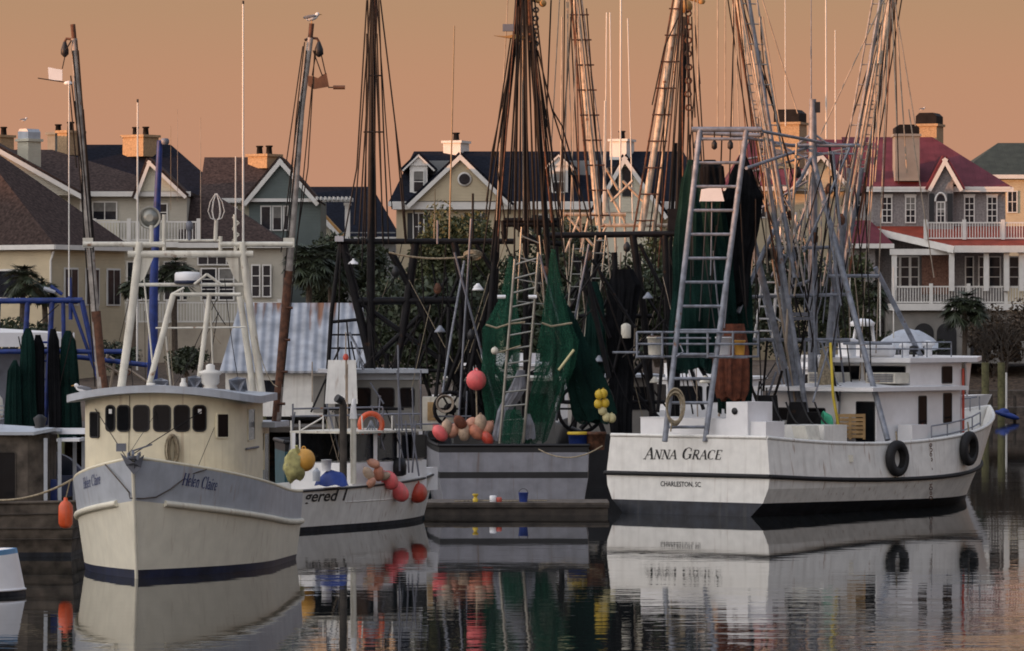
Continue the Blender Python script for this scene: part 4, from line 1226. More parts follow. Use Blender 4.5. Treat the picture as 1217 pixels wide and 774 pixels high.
# mast gantry
Yg = 122.3
gan = pole('gantry', M['offwhite'], hc, Yg, [(166, 288), (158, 360), (143, 469)], 5.0, 10)
pole('gantry_leg', M['offwhite'], gan, Yg, [(288, 288), (294, 345), (313, 479)], 4.6, 10)
pole('gantry_leg', M['offwhite'], gan, Yg, [(285, 352), (303, 478)], 4.0, 10)
pole('crossbeam', M['offwhite'], gan, Yg, [(152, 302), (301, 302)], 4.2, 10)
pole('crossbeam', M['offwhite'], gan, Yg, [(99, 290.5), (196, 290.5)], 3.2, 8); pole('crossbeam', M['offwhite'], gan, Yg, [(262, 290.5), (348, 290.5)], 3.2, 8)
pole('crossbeam', M['offwhite'], gan, Yg, [(160, 338.5), (289, 338.5)], 2.2, 8)
pole('crossbeam', M['offwhite'], gan, 121, [(204, 350), (286, 350)], 2.2, 8)
pole('crossbeam', M['offwhite'], gan, Yg, [(193, 286), (264, 286)], 1.6, 8)
for pts in ([(195, 302), (195, 255)], [(262, 302), (262, 281)], [(180, 290), (180, 268)], [(256, 286), (257, 262)]): pole('post', M['offwhite'], gan, Yg, pts, 2.4, 8)
pole('brace', M['offwhite'], gan, 121, [(206, 350), (176, 462)], 3.6, 10); pole('brace', M['offwhite'], gan, 121, [(249, 350), (235, 463)], 3.0, 10)
pole('brace', M['offwhite'], gan, 121, [(246, 326), (264, 339)], 1.8, 6); pole('brace', M['offwhite'], gan, 121, [(231, 338), (246, 326)], 1.8, 6); pole('brace', M['offwhite'], gan, 121, [(204, 350), (219, 342)], 1.6, 6)
stays(M['offwhite'], gan, 121, [(185, 390, 292, 389), (197, 400, 203, 462), (171, 330, 182, 440), (250, 360, 253, 440)], 1.0, 'brace')
for px, dx in ((171, 1), (279, -1)):
    g = MB(); a = P(px - 4 * dx, 302, Yg); g.prism([a, P(px + 13 * dx, 302, Yg), P(px + 1 * dx, 330, Yg), P(px - 5 * dx, 336, Yg)], (0, .08, 0)); g.build('gusset', M['offwhite'], gan)
g = MB(); g.lathe(P(223, 338, Yg), [(.33, .06), (.35, .1), (.35, .27), (.32, .32), (.1, .34)], 20); rd = g.build('radar_dome', M['cleanwhite'], hc)
part('base_ring', M['navy'], rd, 'lathe', P(223, 338, Yg), [(.34, 0.02), (.36, .03), (.36, .1), (.34, .1)], 20)
# searchlight
g = MB(); g.lathe(P(178, 259, Yg), [(.05, .22), (.16, .2), (.27, .1), (.31, 0), (.29, -.005), (.2, .05), (.05, .1)], 22, axis=(.1, 1, 0)); sl = g.build('searchlight', M['aluminium'], hc)
part('lamp_glass', M['aluminium'], sl, 'lathe', P(178, 259, Yg) - Vector((0, -.03, 0)), [(.1, -.05), (.27, 0), (.27, .01)], 20, 0, (.1, 1, 0))
# egg-whisk shaped reflector and small masthead light
rf = MB()
for k in range(3):
    a = math.pi * k / 3
    pr = [(0, 0), (.15, .06), (.22, .24), (.16, .5), (.02, .72)]
    for sg in (1, -1): rf.tube([P(257, 262, Yg) + Vector((sg * r_ * math.cos(a), sg * r_ * math.sin(a), z_)) for r_, z_ in pr], .011, 4)
rf.build('radar_reflector', M['whip'], hc)
g = MB(); g.tube([P(225, 286, Yg), P(225, 274, Yg)], .05); g.lathe(P(225, 274, Yg), [(.07, 0), (.1, .05), (.1, .2), (.05, .25)], 10); g.build('masthead_light', M['steeldark'], hc)
# whip antennas
for px, y0, y1, rp, m in ((163.5, 290, 122, 1.3, 'whip'), (289, 302, 5, 1.5, 'whip'), (238.5, 286, 140, .45, 'wirepale'), (82, 352, 96, 1.0, 'whip'), (280, 260, 186, 1.0, 'whip'), (211, 240, 130, .3, 'wirepale'), (203, 250, 150, .35, 'whipdark')):
    o = pole('antenna', M[m], hc, Yg, [(px, y0), (px, y1)], rp, 6, rp * .7)
    if rp > 1.2: part('antenna_tip', M['black'], o, 'tube', [P(px, y1, Yg), P(px, y1 - 4, Yg)], .03, 5)
g = MB(); g.tube([P(280, 302, Yg), P(279, 255, Yg)], .05)
for k in range(6): g.bar(P(276 + (k % 2) * 8, 300 - k * 7, Yg), P(284 - (k % 2) * 8, 293 - k * 7, Yg), .04)
g.build('antenna_mount', M['offwhite'], hc)
# outriggers stowed upright
ob1 = pole('outrigger', M['boom'], hc, 123, [(122, 470), (117, 420), (107, 290), (94, 130), (88, 46)], 5.5, 10, 4)
pole('tip', M['rust'], ob1, 123, [(88.5, 50), (86.5, 29)], 3, 8); pole('stem_pipe', M['rust'], ob1, 123, [(125, 478), (119, 430), (114, 370)], 5.8, 10)
stays(M['wire'], ob1, 122.9, [(86, 60, 96, 160), (96, 160, 108, 300), (108, 300, 119, 430), (93, 60, 111, 300), (85, 48, 78, 60), (99, 130, 112, 290), (89, 120, 113, 460), (91, 48, 103, 180), (103, 180, 110, 285), (84, 90, 97, 200), (82, 100, 91, 200), (97, 200, 100, 290)], .8)
g = MB(); a = P(104, 290, 123); g.box(a - Vector((.12, .12, .10)), a + Vector((.16, .12, .16))); g.build('clamp', M['offwhite'], ob1)
part('arm', M['rust'], ob1, 'tube', [P(87, 47, 123), P(79, 46, 123), P(77, 50, 123)], .04, 6)
part('block', M['black'], ob1, 'lathe', P(77, 68, 123), [(.03, 0), (.11, .08), (.11, .2), (.04, .42)], 10)
g = MB(); g.prism([P(57, 80, 122.9), P(74, 83, 122.9), P(74, 96, 122.9), P(58, 95, 122.9)], (0, .06, 0)); g.build('board', M['cleanwhite'], ob1)
stays(M['wire'], ob1, 122.9, [(77, 68, 74, 82), (45, 93, 85, 99)], .6, 'cord')
g = MB(); g.ball(P(81, 99, 122.9), .12, .06, .06, 10, 6); g.build('float', M['cleanwhite'], ob1)
ob2 = pole('outrigger', M['boom'], hc, 123, [(329, 500), (337, 395), (346, 290), (358, 130), (369, 45)], 5.2, 10, 3.6)
pole('tip', M['rust'], ob2, 123, [(368.5, 48), (370.5, 28)], 3, 8); pole('stem_pipe', M['rust'], ob2, 123, [(328, 502), (335, 420), (343, 322)], 5.4, 10)
stays(M['wire'], ob2, 122.9, [(364, 60, 350, 200), (350, 200, 338, 330), (371, 100, 352, 300), (352, 300, 336, 460), (356, 120, 334, 300), (372, 60, 383, 90), (362, 50, 352, 140), (352, 140, 340, 290), (374, 60, 366, 200), (366, 200, 352, 290), (360, 55, 340, 195)], .7)
for k in range(4): stays(M['rust'], ob2, 122.9, [(331 + k * 3, 480 - k * 38, 339 + k * 3, 480 - k * 38)], 1.6, 'step')
g = MB(); a = P(343, 290, 123); g.box(a - Vector((.14, .12, .10)), a + Vector((.16, .12, .16))); g.build('clamp', M['offwhite'], ob2)
part('arm', M['rust'], ob2, 'tube', [P(362, 48, 123), P(369, 45, 123), P(377, 46, 123), P(379, 50, 123)], .04, 6)
part('block', M['black'], ob2, 'lathe', P(379, 68, 123), [(.03, 0), (.13, .08), (.12, .22), (.04, .42)], 10)
g = MB(); g.prism([P(366, 90, 122.9), P(373, 91, 122.9), P(378, 93, 122.9), P(383, 89, 122.9), P(388, 87, 122.9), P(391, 103, 122.9), P(373, 106, 122.9), P(366, 102, 122.9)], (0, .07, 0)); g.build('plate', M['brownplate'], ob2)
stays(M['wire'], ob2, 122.9, [(375, 66, 371, 90), (382, 66, 387, 88), (390, 104, 398, 104)], .7, 'cord')
g = MB(); g.tube([P(396, 104, 122.9), P(410, 104, 122.9)], .055, 8); g.build('float', M['brownplate'], ob2)
# clutter on the wheelhouse roof
for px, y0, sz, m in ((191, 459, .24, 'steel'), (232, 455, .22, 'steel'), (283, 458, .26, 'steel')):
    a = P(px, y0, 120.5); g = MB()
    B0 = Matrix.Rotation(R(45 + px % 20), 3, 'Y') @ Matrix.Rotation(R(28), 3, 'X') @ Matrix.Rotation(R(35), 3, 'Z')
    for r_ in (B0, B0 @ Matrix.Rotation(R(90), 3, 'X'), B0 @ Matrix.Rotation(R(90), 3, 'Y')):
        q = [r_ @ Vector(v_) * sz * 1.25 for v_ in ((-1, 0, 0), (0, -1, 0), (1, 0, 0), (0, 1, 0))]
        g.prism([a + v_ for v_ in q], r_ @ Vector((0, 0, .015)))
    tag(g.build('radar_reflector', M[m]), {191: 'leftmost small metal radar reflector on the cream trawler roof', 232: 'middle metal radar reflector on the cream trawler roof, left of the lantern', 283: 'largest metal radar reflector on the right of the cream trawler roof'}[px], 'reflector', 'radar reflectors on the roof')
g = MB(); a = P(250, 464, 120.4); g.lathe(a, [(.16, 0), (.2, .05), (.16, .12), (.24, .2), (.24, .4), (.3, .44), (.3, .5), (.12, .55), (.12, .66), (.05, .7)], 16); tag(g.build('deck_lantern', M['whip']), 'white round deck lantern standing on the cream trawler roof', 'lantern')
g = MB(); a = P(180, 464, 120.4); g.lathe(a, [(.03, 0), (.03, .1), (.13, .12), (.13, .18), (.04, .2)], 12); tag(g.build('gps_antenna', M['whip']), 'tiny white mushroom antenna left on the cream trawler roof', 'antenna')
g = MB(); a = P(218, 463, 120.4); g.lathe(a, [(.1, 0), (.1, .15), (.06, .2), (.06, .3)], 12); tag(g.build('horn', M['whip']), 'small white canister beside the middle reflector on the cream trawler roof', 'canister')
def bird(label, c, L, head, white=True):
    """body in profile, head sign gives facing"""
    t = tag(MB().ball(c + Vector((0, 0, L * .45)), L * .5, L * .22, L * .24, 12, 8, rot=Matrix.Rotation(-.25 * head, 3, 'Y')).ball(c + Vector((head * L * .45, 0, L * .72)), L * .17, L * .15, L * .16, 10, 7)
        .tube([c + Vector((head * L * .3, 0, L * .5)), c + Vector((head * L * .45, 0, L * .72))], L * .16, 8, r1=L * .13).build('gull', M['gull_white']), label, 'bird')
    g = MB(); b_ = c + Vector((-head * L * .15, 0, L * .52))
    for sg in (-1, 1): g.ball(b_ + Vector((0, sg * L * .17, 0)), L * .55, L * .07, L * .15, 10, 6, rot=Matrix.Rotation(-.15 * head, 3, 'Y'))
    g.build('wing', M['gull_grey'], t)
    g = MB(); g.lathe(c + Vector((head * L * .6, 0, L * .72)), [(L * .05, 0), (L * .015, L * .22)], 6, axis=(head, 0, -.1)); g.build('beak', M['beak'], t)
    g = MB()
    for sg in (-1, 1): g.tube([c + Vector((0, sg * L * .07, L * .25)), c + Vector((0, sg * L * .07, 0))], L * .025, 4)
    g.build('legs', M['beak'], t)
    return t
bird('gull perched on top of the rusty outrigger tip, facing right', P(370.5, 28, 123), .34, 1)
bird('white bird standing on the left edge of the cream wheelhouse roof', P(98, 470, 119.5), .36, -1)
# mooring line to the old wooden boat, orange fender
tag(part('mooring_line', M['rope'], None, 'tube', sag(P(-20, 593, 124.5), P(86, 570, 122.4), .22, 14), .032, 6), 'pale mooring line sagging between the old wooden boat and the cream trawler', 'rope')
ft = tag(part('fender', M['orange'], None, 'lathe', P(78, 627, 122.2), [(.05, -.02), (.14, .01), (.19, .1), (.2, .35), (.19, .58), (.13, .68), (.06, .72), (.05, .8), (.02, .81)], 16), 'orange cylindrical fender hanging beside the cream trawler bow', 'fender')
part('lanyard', M['rope'], ft, 'tube', [P(78, 593, 122.2), P(83, 572, 122.0)], .02, 4)

# ================================================================ white trawler, stern quarter
F = Fr((5.94, 155.0, 0), R(38.4))
ag = thing('trawler', 'large white shrimp trawler with steel rigging and black name on its transom', 'trawler', (11, 162, 0))
Fag = F
H2 = Hull(F, 17.5, 1.6, 3.2, .52, 3.42, 3.3,
    [(lambda t: -.9, .35, 1.5), (lambda t: -.05, .80, 1.6), (lambda t: .46 - .22 * t, .965, 1.75), (lambda t: .95 + .22 * t * t - .1 * math.sin(t * 3.1), 1.03, 1.95), (lambda t: 1.37 - .45 * math.sin(t * math.pi * .75) + .52 * t * t, 1.045, 2.1), (lambda t: 2.66 - .62 * math.sin(t * math.pi * .78) + 1.15 * t * t, 1.0, 2.5)],
    [M['bootblack'], M['white'], M['cleanwhite']], [0, 0, 1, 1, 1, 1, 1], ag, bul=1.0, stern_rake=-.12)
H2.rail('rub_rail', M['rubber'], ag, 4, .075, .04, n=8)
H2.rail('rail_cap', M['white'], ag, 5, .07, -.02, .02, n=6)
pl, wd = lettering('ANNA GRACE', .80)
a, c = P(766, 545.5, 155), P(857.5, 546, 155)
paint_text(pl, wd, H2, H2.seen(px_of(a), YH + (CAMH - a.z) / a.y * FPX, 155)[0], H2.seen(px_of(c), YH + (CAMH - c.z) / c.y * FPX, 155)[0], .385, M['black'], ag, .28, vis=-F.u, off=.015)
pl, wd = sans('CHARLESTON, SC', .012)
a, c = P(785, 577.8, 155), P(833, 578.8, 155)
paint_text(pl, wd, H2, H2.seen(px_of(a), YH + (CAMH - a.z) / a.y * FPX, 155)[0], H2.seen(px_of(c), YH + (CAMH - c.z) / c.y * FPX, 155)[0],   .24, M['black'], ag, .0, vis=-F.u, off=.015)
# house
cab = deckhouse(F, [(8.2, -2.3), (13.6, -2.3), (13.6, 2.3), (8.2, 2.3)], 1.2, 4.16, M['cleanwhite'], ag, 'deckhouse')
roof_slab(F, [(7.5, -2.6), (13.7, -2.6), (13.7, 2.62), (7.5, 2.62)], 4.14, .14, M['cleanwhite'], cab, .22, W=2.6)
pil = deckhouse(F, [(10.7, -2.05), (14.1, -2.05), (14.5, -1.3), (14.5, 1.3), (14.1, 2.05), (10.7, 2.05)], 1.4, 5.16, M['cleanwhite'], ag, 'pilothouse')
roof_slab(F, [(10.2, -2.4), (14.6, -2.4), (16.0, -1.7), (16.0, 1.7), (14.6, 2.4), (10.2, 2.4)], 5.14, .16, M['cleanwhite'], pil, .1, W=2.4)
ctr2 = F.w(12, 0)
wall_window(F, (8.2, 2.3), (13.6, 2.3), .50, .585, 2.9, 3.92, cab, centre=ctr2, r=.03)
wall_window(F, (8.2, 2.3), (13.6, 2.3), .80, .89, 2.98, 4.0, cab, centre=ctr2, r=.03)
wall_window(F, (8.2, -2.3), (8.2, 2.3), .82, .98, 1.5, 3.75, cab, centre=ctr2, r=.03, name='door')
wall_window(F, (8.2, -2.3), (8.2, 2.3), .30, .52, 2.4, 3.5, cab, centre=ctr2, r=.03)
wall_window(F, (8.2, -2.3), (8.2, 2.3), .03, .22, 2.4, 3.5, cab, centre=ctr2, r=.03)
wall_window(F, (10.7, -2.05), (10.7, 2.05), .08, .48, 4.55, 4.98, pil, centre=ctr2, r=.03); wall_window(F, (10.7, -2.05), (10.7, 2.05), .54, .95, 4.55, 4.98, pil, centre=ctr2, r=.03)
wall_window(F, (10.7, 2.05), (14.1, 2.05), .62, .80, 4.40, 4.96, pil, centre=ctr2, r=.03)
g = MB(); g.prism([F.w(14.5, 2.0, 5.1), F.w(15.3, 1.7, 5.1), F.w(14.6, 2.0, 3.9)], F.s * -.08); g.build('brow_bracket', M['cleanwhite'], pil)
part('downpipe', M['red'], pil, 'tube', [F.w(14.1, 2.12, 4.9), F.w(14.1, 2.12, 2.2)], .05, 6)
for x, s in ((9.3, -1.4), (9.6, .9)):
    g = MB(); g.fbox(F, x, x + .9, s, s + 1.25, 4.40, 4.78); ac = g.build('air_conditioner', M['offwhite'], ag)
    g = MB()
    for k in range(5): g.fbox(F, x - .03, x - .006, s + .08, s + 1.17, 4.46 + k * .06, 4.49 + k * .06)
    g.build('grille', M['steeldark'], ac)
# bulwark rail and locker
g = MB()
for z in (.0, .38): g.tube([H2.pt(t, 5, 1, .25, .1 + z) for t in (.56, .62, .68, .74, .8)], .028, 6)
for t in (.56, .62, .68, .74, .8): g.tube([H2.pt(t, 5, 1, .25, 0), H2.pt(t, 5, 1, .25, .48)], .026, 6)
g.build('hand_rail', M['steel'], ag)
g = MB(); g.fbox(F, 9.4, 10.4, 2.4, 3.0, 1.3, 2.95); g.build('locker', M['cleanwhite'], ag)
part('extinguisher', M['red'], ag, 'lathe', F.w(10.9, 2.45, 2.35), [(.08, 0), (.09, .05), (.09, .4), (.03, .5), (.03, .6)], 10)
# bow
g = MB()
for k in range(7): g.tube([H2.pt(.9 + .014 * k, 5, -1, .1, -.05), H2.pt(.9 + .014 * k, 5, -1, .1, .45)], .025, 5)
g.tube([H2.pt(.88 + .02 * k, 5, -1, .1, .45) for k in range(6)], .03, 5); g.build('bow_rail', M['steel'], ag)
# stern boxes
g = MB(); g.fbox(F, .55, 2.0, -2.35, 1.35, 1.6, 3.28); g.fbox(F, .53, 2.02, -2.37, -.9, 3.28, 3.3); g.build('stern_locker', M['cleanwhite'], ag)
g = MB(); g.fbox(F, .45, 1.9, 1.36, 2.25, 1.6, 3.86); g.fbox(F, .6, 1.7, 2.26, 2.9, 1.6, 3.2); bx = g.build('engine_box', M['cleanwhite'], ag)
part('vent_pipe', M['black'], bx, 'lathe', F.w(.44, 1.72, 3.55), [(.12, 0), (.12, .02), (.02, .025)], 12, 0, -F.u)
g = MB(); g.fbox(F, 4.8, 6.2, .6, 2.4, 1.6, 3.0); g.build('winch_housing', M['white'], ag)
wi = MB(); wi.lathe(F.w(6.6, -1.2, 2.3), [(.7, 0), (.7, .08), (.3, .1), (.3, 1.0), (.7, 1.02), (.7, 1.1), (.3, 1.12), (.3, 2.0), (.7, 2.02), (.7, 2.1)], 18, axis=F.s); wi.build('winch', M['steeldark'], ag)
g = MB(); g.prism([F.w(3.2, 2.6, 1.5), F.w(3.9, 2.6, 1.5), F.w(4.2, 2.0, 3.0), F.w(3.4, 2.0, 3.0)], F.u * .1 + F.s * .5); g.build('hatch_cover', M['offwhite'], ag)
# stern ladder frame
lf = ladder('net_frame', M['steel'], ag, 154.6, (790, 525), (832, 154), (838, 525), (887, 154), 13, 3.4, 2.1, Y1=156.4)
Yt = 156.4
pole('top_beam', M['steel'], lf, Yt, [(822, 154), (905, 154)], 3.2, 8); pole('top_beam', M['steel'], lf, 158.6, [(830, 158), (905, 161)], 2.6, 8)
for q in ([(905, 154, Yt), (905, 161, 158.6)], [(905, 156, Yt), (990, 172, 165)], [(850, 158, 158.6), (960, 176, 164)], [(887, 200, 156), (958, 176, 164)]): pole('strut', M['steel'], lf, 158, q, 2.0, 6)
for px in (828, 849, 868):
    part('hanging_block', M['black'], lf, 'lathe', P(px, 178, Yt), [(.03, 0), (.1, .06), (.1, .22), (.03, .34)], 10); stays(M['wire'], lf, Yt, [(px, 155, px, 168)], .8, 'cord')
# basket rails
bk = MB()
for px0, px1 in ((757, 787), (841, 871)):
    for y in (395, 409, 424): bk.tube([P(px0, y, 155), P(px1, y, 155)], .045, 6); bk.tube([P(px0 + 18, y, 157), P(px1 + 30, y, 157)], .045, 6); bk.tube([P(px0, y, 155), P(px0 + 18, y, 157)], .04, 6); bk.tube([P(px1, y, 155), P(px1 + 30, y, 157)], .04, 6)
    for px in (px0, px1): bk.tube([P(px, 395, 155), P(px, 425, 155)], .045, 6); bk.tube([P(px + 18 + (12 if px == px1 else 0), 395, 157), P(px + 18 + (12 if px == px1 else 0), 425, 157)], .045, 6)
for y in (395, 402, 409, 424): bk.tube([P(780, y, 155.2), P(845, y, 155.2)], .04, 6)
bk.tube([P(728, 419, 155.4), P(760, 419, 155.4)], .045, 6)
bs = bk.build('stern_rail', M['steel'], ag)
fl = MB(); a = P(757, 426, 155); c = P(787, 424, 157); fl.box((a.x, 155, a.z), (c.x, 157, a.z + .06)); a = P(841, 426, 155); c = P(885, 424, 157); fl.box((a.x, 155, a.z), (c.x, 157, a.z + .06)); fl.build('platform', M['steeldark'], bs)
for px, m, lb, w_ in ((778, 'offwhite', 'cream bucket in the left rail basket of the white trawler stern', .26), (860, 'cleanwhite', 'tall white bucket in the right rail basket of the white trawler stern', .28), (879, 'amber', 'yellow orange bucket beside the tall white one on the white trawler stern', .20)):
    b0 = P(px, 424, 156.0) + UP * .06; hh_ = .62 if m != 'amber' else .5
    bt = tag(part('bucket', M[m], None, 'lathe', b0, [(w_ * .82, 0), (w_ * .95, hh_ * .9), (w_ * 1.05, hh_ * .92), (w_ * 1.05, hh_), (w_ * .9, hh_)], 18), lb, 'bucket', 'buckets in the stern baskets')
    part('lid', M['brownplate'], bt, 'lathe', b0 + UP * (hh_ + .004), [(w_ * .9, 0), (w_ * .9, .03), (.02, .04)], 16)
part('coil_hook', M['steel'], bs, 'tube', [P(808, 409, 155), P(812, 418, 154.9), P(804, 424, 154.9)], .03, 5)
# rope coil on the ladder
g = MB()
for k in range(6): g.torus(P(802, 485, 154.5) + Vector((.02 * (k % 3 - 1), -.05 * (k % 3), .03 * k - .05)), .54 + .03 * (k % 2), .04, Vector((.15, -1, .1)), 22, 6, sx=.42 + .07 * (k % 3), a=Vector((1, 0, 0)))
g.tube([P(799, 500, 154.4), P(797, 513, 154.4)], .03)
tag(g.build('rope_coil', M['rope']), 'thick tan rope coil hung on the steel stern ladder of the white trawler', 'rope')
# main mast, tripod, crosstrees
Ym = 163.5
mast = pole('mast', M['steel'], ag, Ym, [(966, 520), (966, 175), (966, 118)], 6.2, 12, 4)
pole('topmast', M['steel'], mast, Ym, [(964, 125), (964, -30)], 1.0, 6, .5)
g = MB(); a = P(968, 128, Ym); g.box(a - Vector((.05, .1, .18)), a + Vector((.2, .1, .2))); g.build('masthead_light', M['black'], mast)
pole('crosstree', M['steel'], mast, Ym, [(905, 173), (1022, 173)], 2.2, 8); pole('crosstree', M['steel'], mast, Ym, [(912, 181), (1016, 183)], 1.4, 6)
for pts in ([(946, 173), (966, 158)], [(986, 173), (966, 158)], [(966, 186), (905, 176)], [(966, 186), (1010, 176)]): pole('brace', M['steel'], mast, Ym, pts, 1.5, 6)
pole('strut', M['steel'], ag, Ym, [(964, 182, 163.5), (1055, 523, 159.2)], 3.4, 10); pole('strut', M['steel'], ag, Ym, [(1040, 318, 164), (1137, 506, 165.5)], 3.0, 10)
pole('strut', M['steel'], ag, Ym, [(966, 184, 163.5), (907, 300, 161), (877, 372, 160)], 2.6, 8); pole('strut', M['steel'], ag, 162, [(886, 250, 161), (948, 500, 162)], 4.2, 10)
pole('strut', M['steel'], ag, 162, [(925, 300), (952, 510)], 4.6, 10); pole('strut', M['steel'], ag, 163, [(1000, 260), (975, 505)], 4.2, 10); pole('strut', M['steel'], ag, 164, [(1010, 200), (985, 480)], 2.6, 8)
for pts in ([(912, 296), (985, 294)], [(893, 353), (1008, 350)], [(820, 404), (1010, 404)], [(985, 328), (1045, 328)], [(1002, 408), (1060, 408)], [(925, 346), (962, 334)]): pole('spreader', M['steel'], ag, 162.4, pts, 2.0, 8)
g = MB(); g.lathe(P(917, 302, 162), [(.36, -.2), (.36, -.15), (.2, -.14), (.2, .14), (.36, .15), (.36, .2)], 16, axis=(1, 0, 0)); g.build('hauling_block', M['black'], ag)
g = MB(); a = P(952, 372, 162.2); g.box(a - Vector((.45, .2, .12)), a + Vector((.45, .2, .02))); g.box(a - Vector((.5, .22, .26)), a + Vector((.5, .22, -.14))); g.build('deck_light', M['steeldark'], ag)
ladder('ladder', M['cleanwhite'], ag, 162.6, (919, 385), (930, 250), (936, 398), (946, 252), 9, 1.6, 1.2); ladder('ladder', M['cleanwhite'], ag, 162.4, (897, 402), (906, 330), (918, 402), (925, 330), 5, 1.4, 1.2)
# stowed outriggers with ladder rungs
for (b0, t0), sdn in ((((960, 500), (871, -40)), 'a'), (((972, 500), (1066, -40)), 'b')):
    Yo = 161 if sdn == 'a' else 165.5
    dx = 1 if sdn == 'a' else -1
    f_ = lambda y, o=0: (lerp(t0[0], b0[0], (y - t0[1]) / (b0[1] - t0[1])) + o, y)
    og = pole('outrigger', M['steel'], ag, Yo, [f_(500), f_(200)], 3.2, 10, 3.2)
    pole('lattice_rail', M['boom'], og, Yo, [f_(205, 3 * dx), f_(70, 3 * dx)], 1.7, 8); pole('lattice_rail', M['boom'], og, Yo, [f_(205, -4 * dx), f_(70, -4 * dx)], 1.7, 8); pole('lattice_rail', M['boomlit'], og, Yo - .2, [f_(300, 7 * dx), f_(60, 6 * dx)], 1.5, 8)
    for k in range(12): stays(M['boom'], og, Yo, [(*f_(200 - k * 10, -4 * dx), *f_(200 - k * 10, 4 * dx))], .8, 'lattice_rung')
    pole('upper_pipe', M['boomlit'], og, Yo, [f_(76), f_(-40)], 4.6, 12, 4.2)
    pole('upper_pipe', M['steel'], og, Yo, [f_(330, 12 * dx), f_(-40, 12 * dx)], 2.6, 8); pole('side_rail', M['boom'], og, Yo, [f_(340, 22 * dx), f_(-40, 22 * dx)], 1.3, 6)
    pole('side_rail', M['rust'], og, Yo, [f_(340, -7 * dx), f_(-40, -6 * dx)], 1.6, 6)
    for k in range(14): stays(M['boom'], og, Yo, [(*f_(-20 + k * 24, -8 * dx), *f_(-19 + k * 24, 23 * dx))], .8, 'rung')
    stays(M['wire'], og, Yo, [(*f_(-40, -12 * dx), *f_(330, -16 * dx)), (*f_(-40, -3 * dx), *f_(200, 30 * dx))], .8)
stays(M['wirepale'], ag, 163, [(1058, -30, 1088, 150), (1060, 10, 1066, 150), (1047, -20, 1020, 480), (1052, -20, 1032, 300), (1056, 20, 1041, 420), (900, -20, 948, 135), (871, -20, 871, 150), (862, -20, 862, 152), (853, -20, 853, 155), (1080, 130, 1110, 330), (905, 156, 888, 400), (1050, -20, 1004, 250), (1006, 190, 1010, 410), (985, 180, 990, 400), (830, 525, 822, 260), (845, 400, 877, 372), (905, 175, 930, 300), (940, 175, 925, 400), (1000, 175, 1030, 470), (975, 160, 1055, -10)], .7)
stays(M['wire'], ag, 162, [(893, 165, 905, 470), (900, 210, 960, 400), (950, 190, 900, 330), (982, 190, 940, 330), (918, 172, 955, 340), (1000, 190, 952, 420), (930, 180, 975, 460), (985, 440, 1008, 300), (870, 420, 910, 490), (740, 425, 790, 380, 156, 155.5), (1028, 210, 1035, 440), (1016, 220, 1030, 400)], .8)
stays(M['steel'], ag, 162, [(902, 184, 940, 250), (882, 190, 935, 182), (890, 205, 960, 186), (905, 162, 960, 190), (880, 262, 960, 215), (1010, 176, 955, 300), (960, 240, 925, 330), (915, 175, 950, 330), (990, 180, 1003, 320)], 1.5, 'rigging_rod')
for px, yb, yt, rp in ((933.5, 150, -20, .8), (982, 165, -20, 1.2), (993, 170, 36, 1.0)): pole('antenna', M['whip'], ag, Ym, [(px, yb), (px - .4, yt)], rp, 6, rp * .7)
# nets and gear on the stern frame
tg = 'trawl nets hung on the white trawler'
hang('trawl_net', 'black green trawl net hanging high behind the steel stern ladder', 'net', 159.2, [(190, 818, 832), (215, 812, 850), (260, 806, 862), (330, 803, 868), (420, 800, 872), (440, 806, 866)], M['dark_net'], 9, .5, 31, tg)
hang('trawl_net', 'black net with wide triangular top right of the stern ladder', 'net', 159.8, [(184, 879, 886), (205, 868, 895), (235, 858, 904), (300, 852, 892), (360, 850, 888)], M['black_net'], 7, .4, 32, tg)
hang('trawl_net', 'dark green net with rust red lower end behind the right rail basket', 'net', 160.4, [(250, 862, 888), (300, 858, 890), (390, 856, 893), (490, 855, 890)], M['dark_net'], 8, .5, 33, tg)
hang('chafing_gear', 'rust red shaggy chafing gear hanging above the white engine box', 'net', 158.9, [(385, 852, 884), (420, 850, 889), (462, 852, 888), (474, 856, 884)], M['rust_net'], 9, .5, 34, tg)
g = MB(); a = P(846, 232, 157.6); g.hexa([a + Vector(q) for q in ((-.42, -.25, -.22), (.42, -.25, -.22), (.42, .25, -.22), (-.42, .25, -.22), (-.36, -.2, .2), (.3, -.2, .3), (.3, .2, .3), (-.36, .2, .2))])
wb = tag(g.build('crate', M['cleanwhite']), 'white box wedged in the nets behind the top of the stern ladder', 'box'); 
g = MB(); g.bar(P(835, 222, 157.5), P(832, 160, 157.2), .05); g.bar(P(856, 222, 157.5), P(858, 160, 157.4), .05); g.build('sling', M['wire'], wb)
hang('tarpaulin', 'black tarpaulin bundle above the white box on the stern ladder', 'tarpaulin', 158.2, [(190, 838, 850), (200, 832, 860), (218, 832, 862), (224, 836, 858)], M['black_net'], 5, .6, 35)
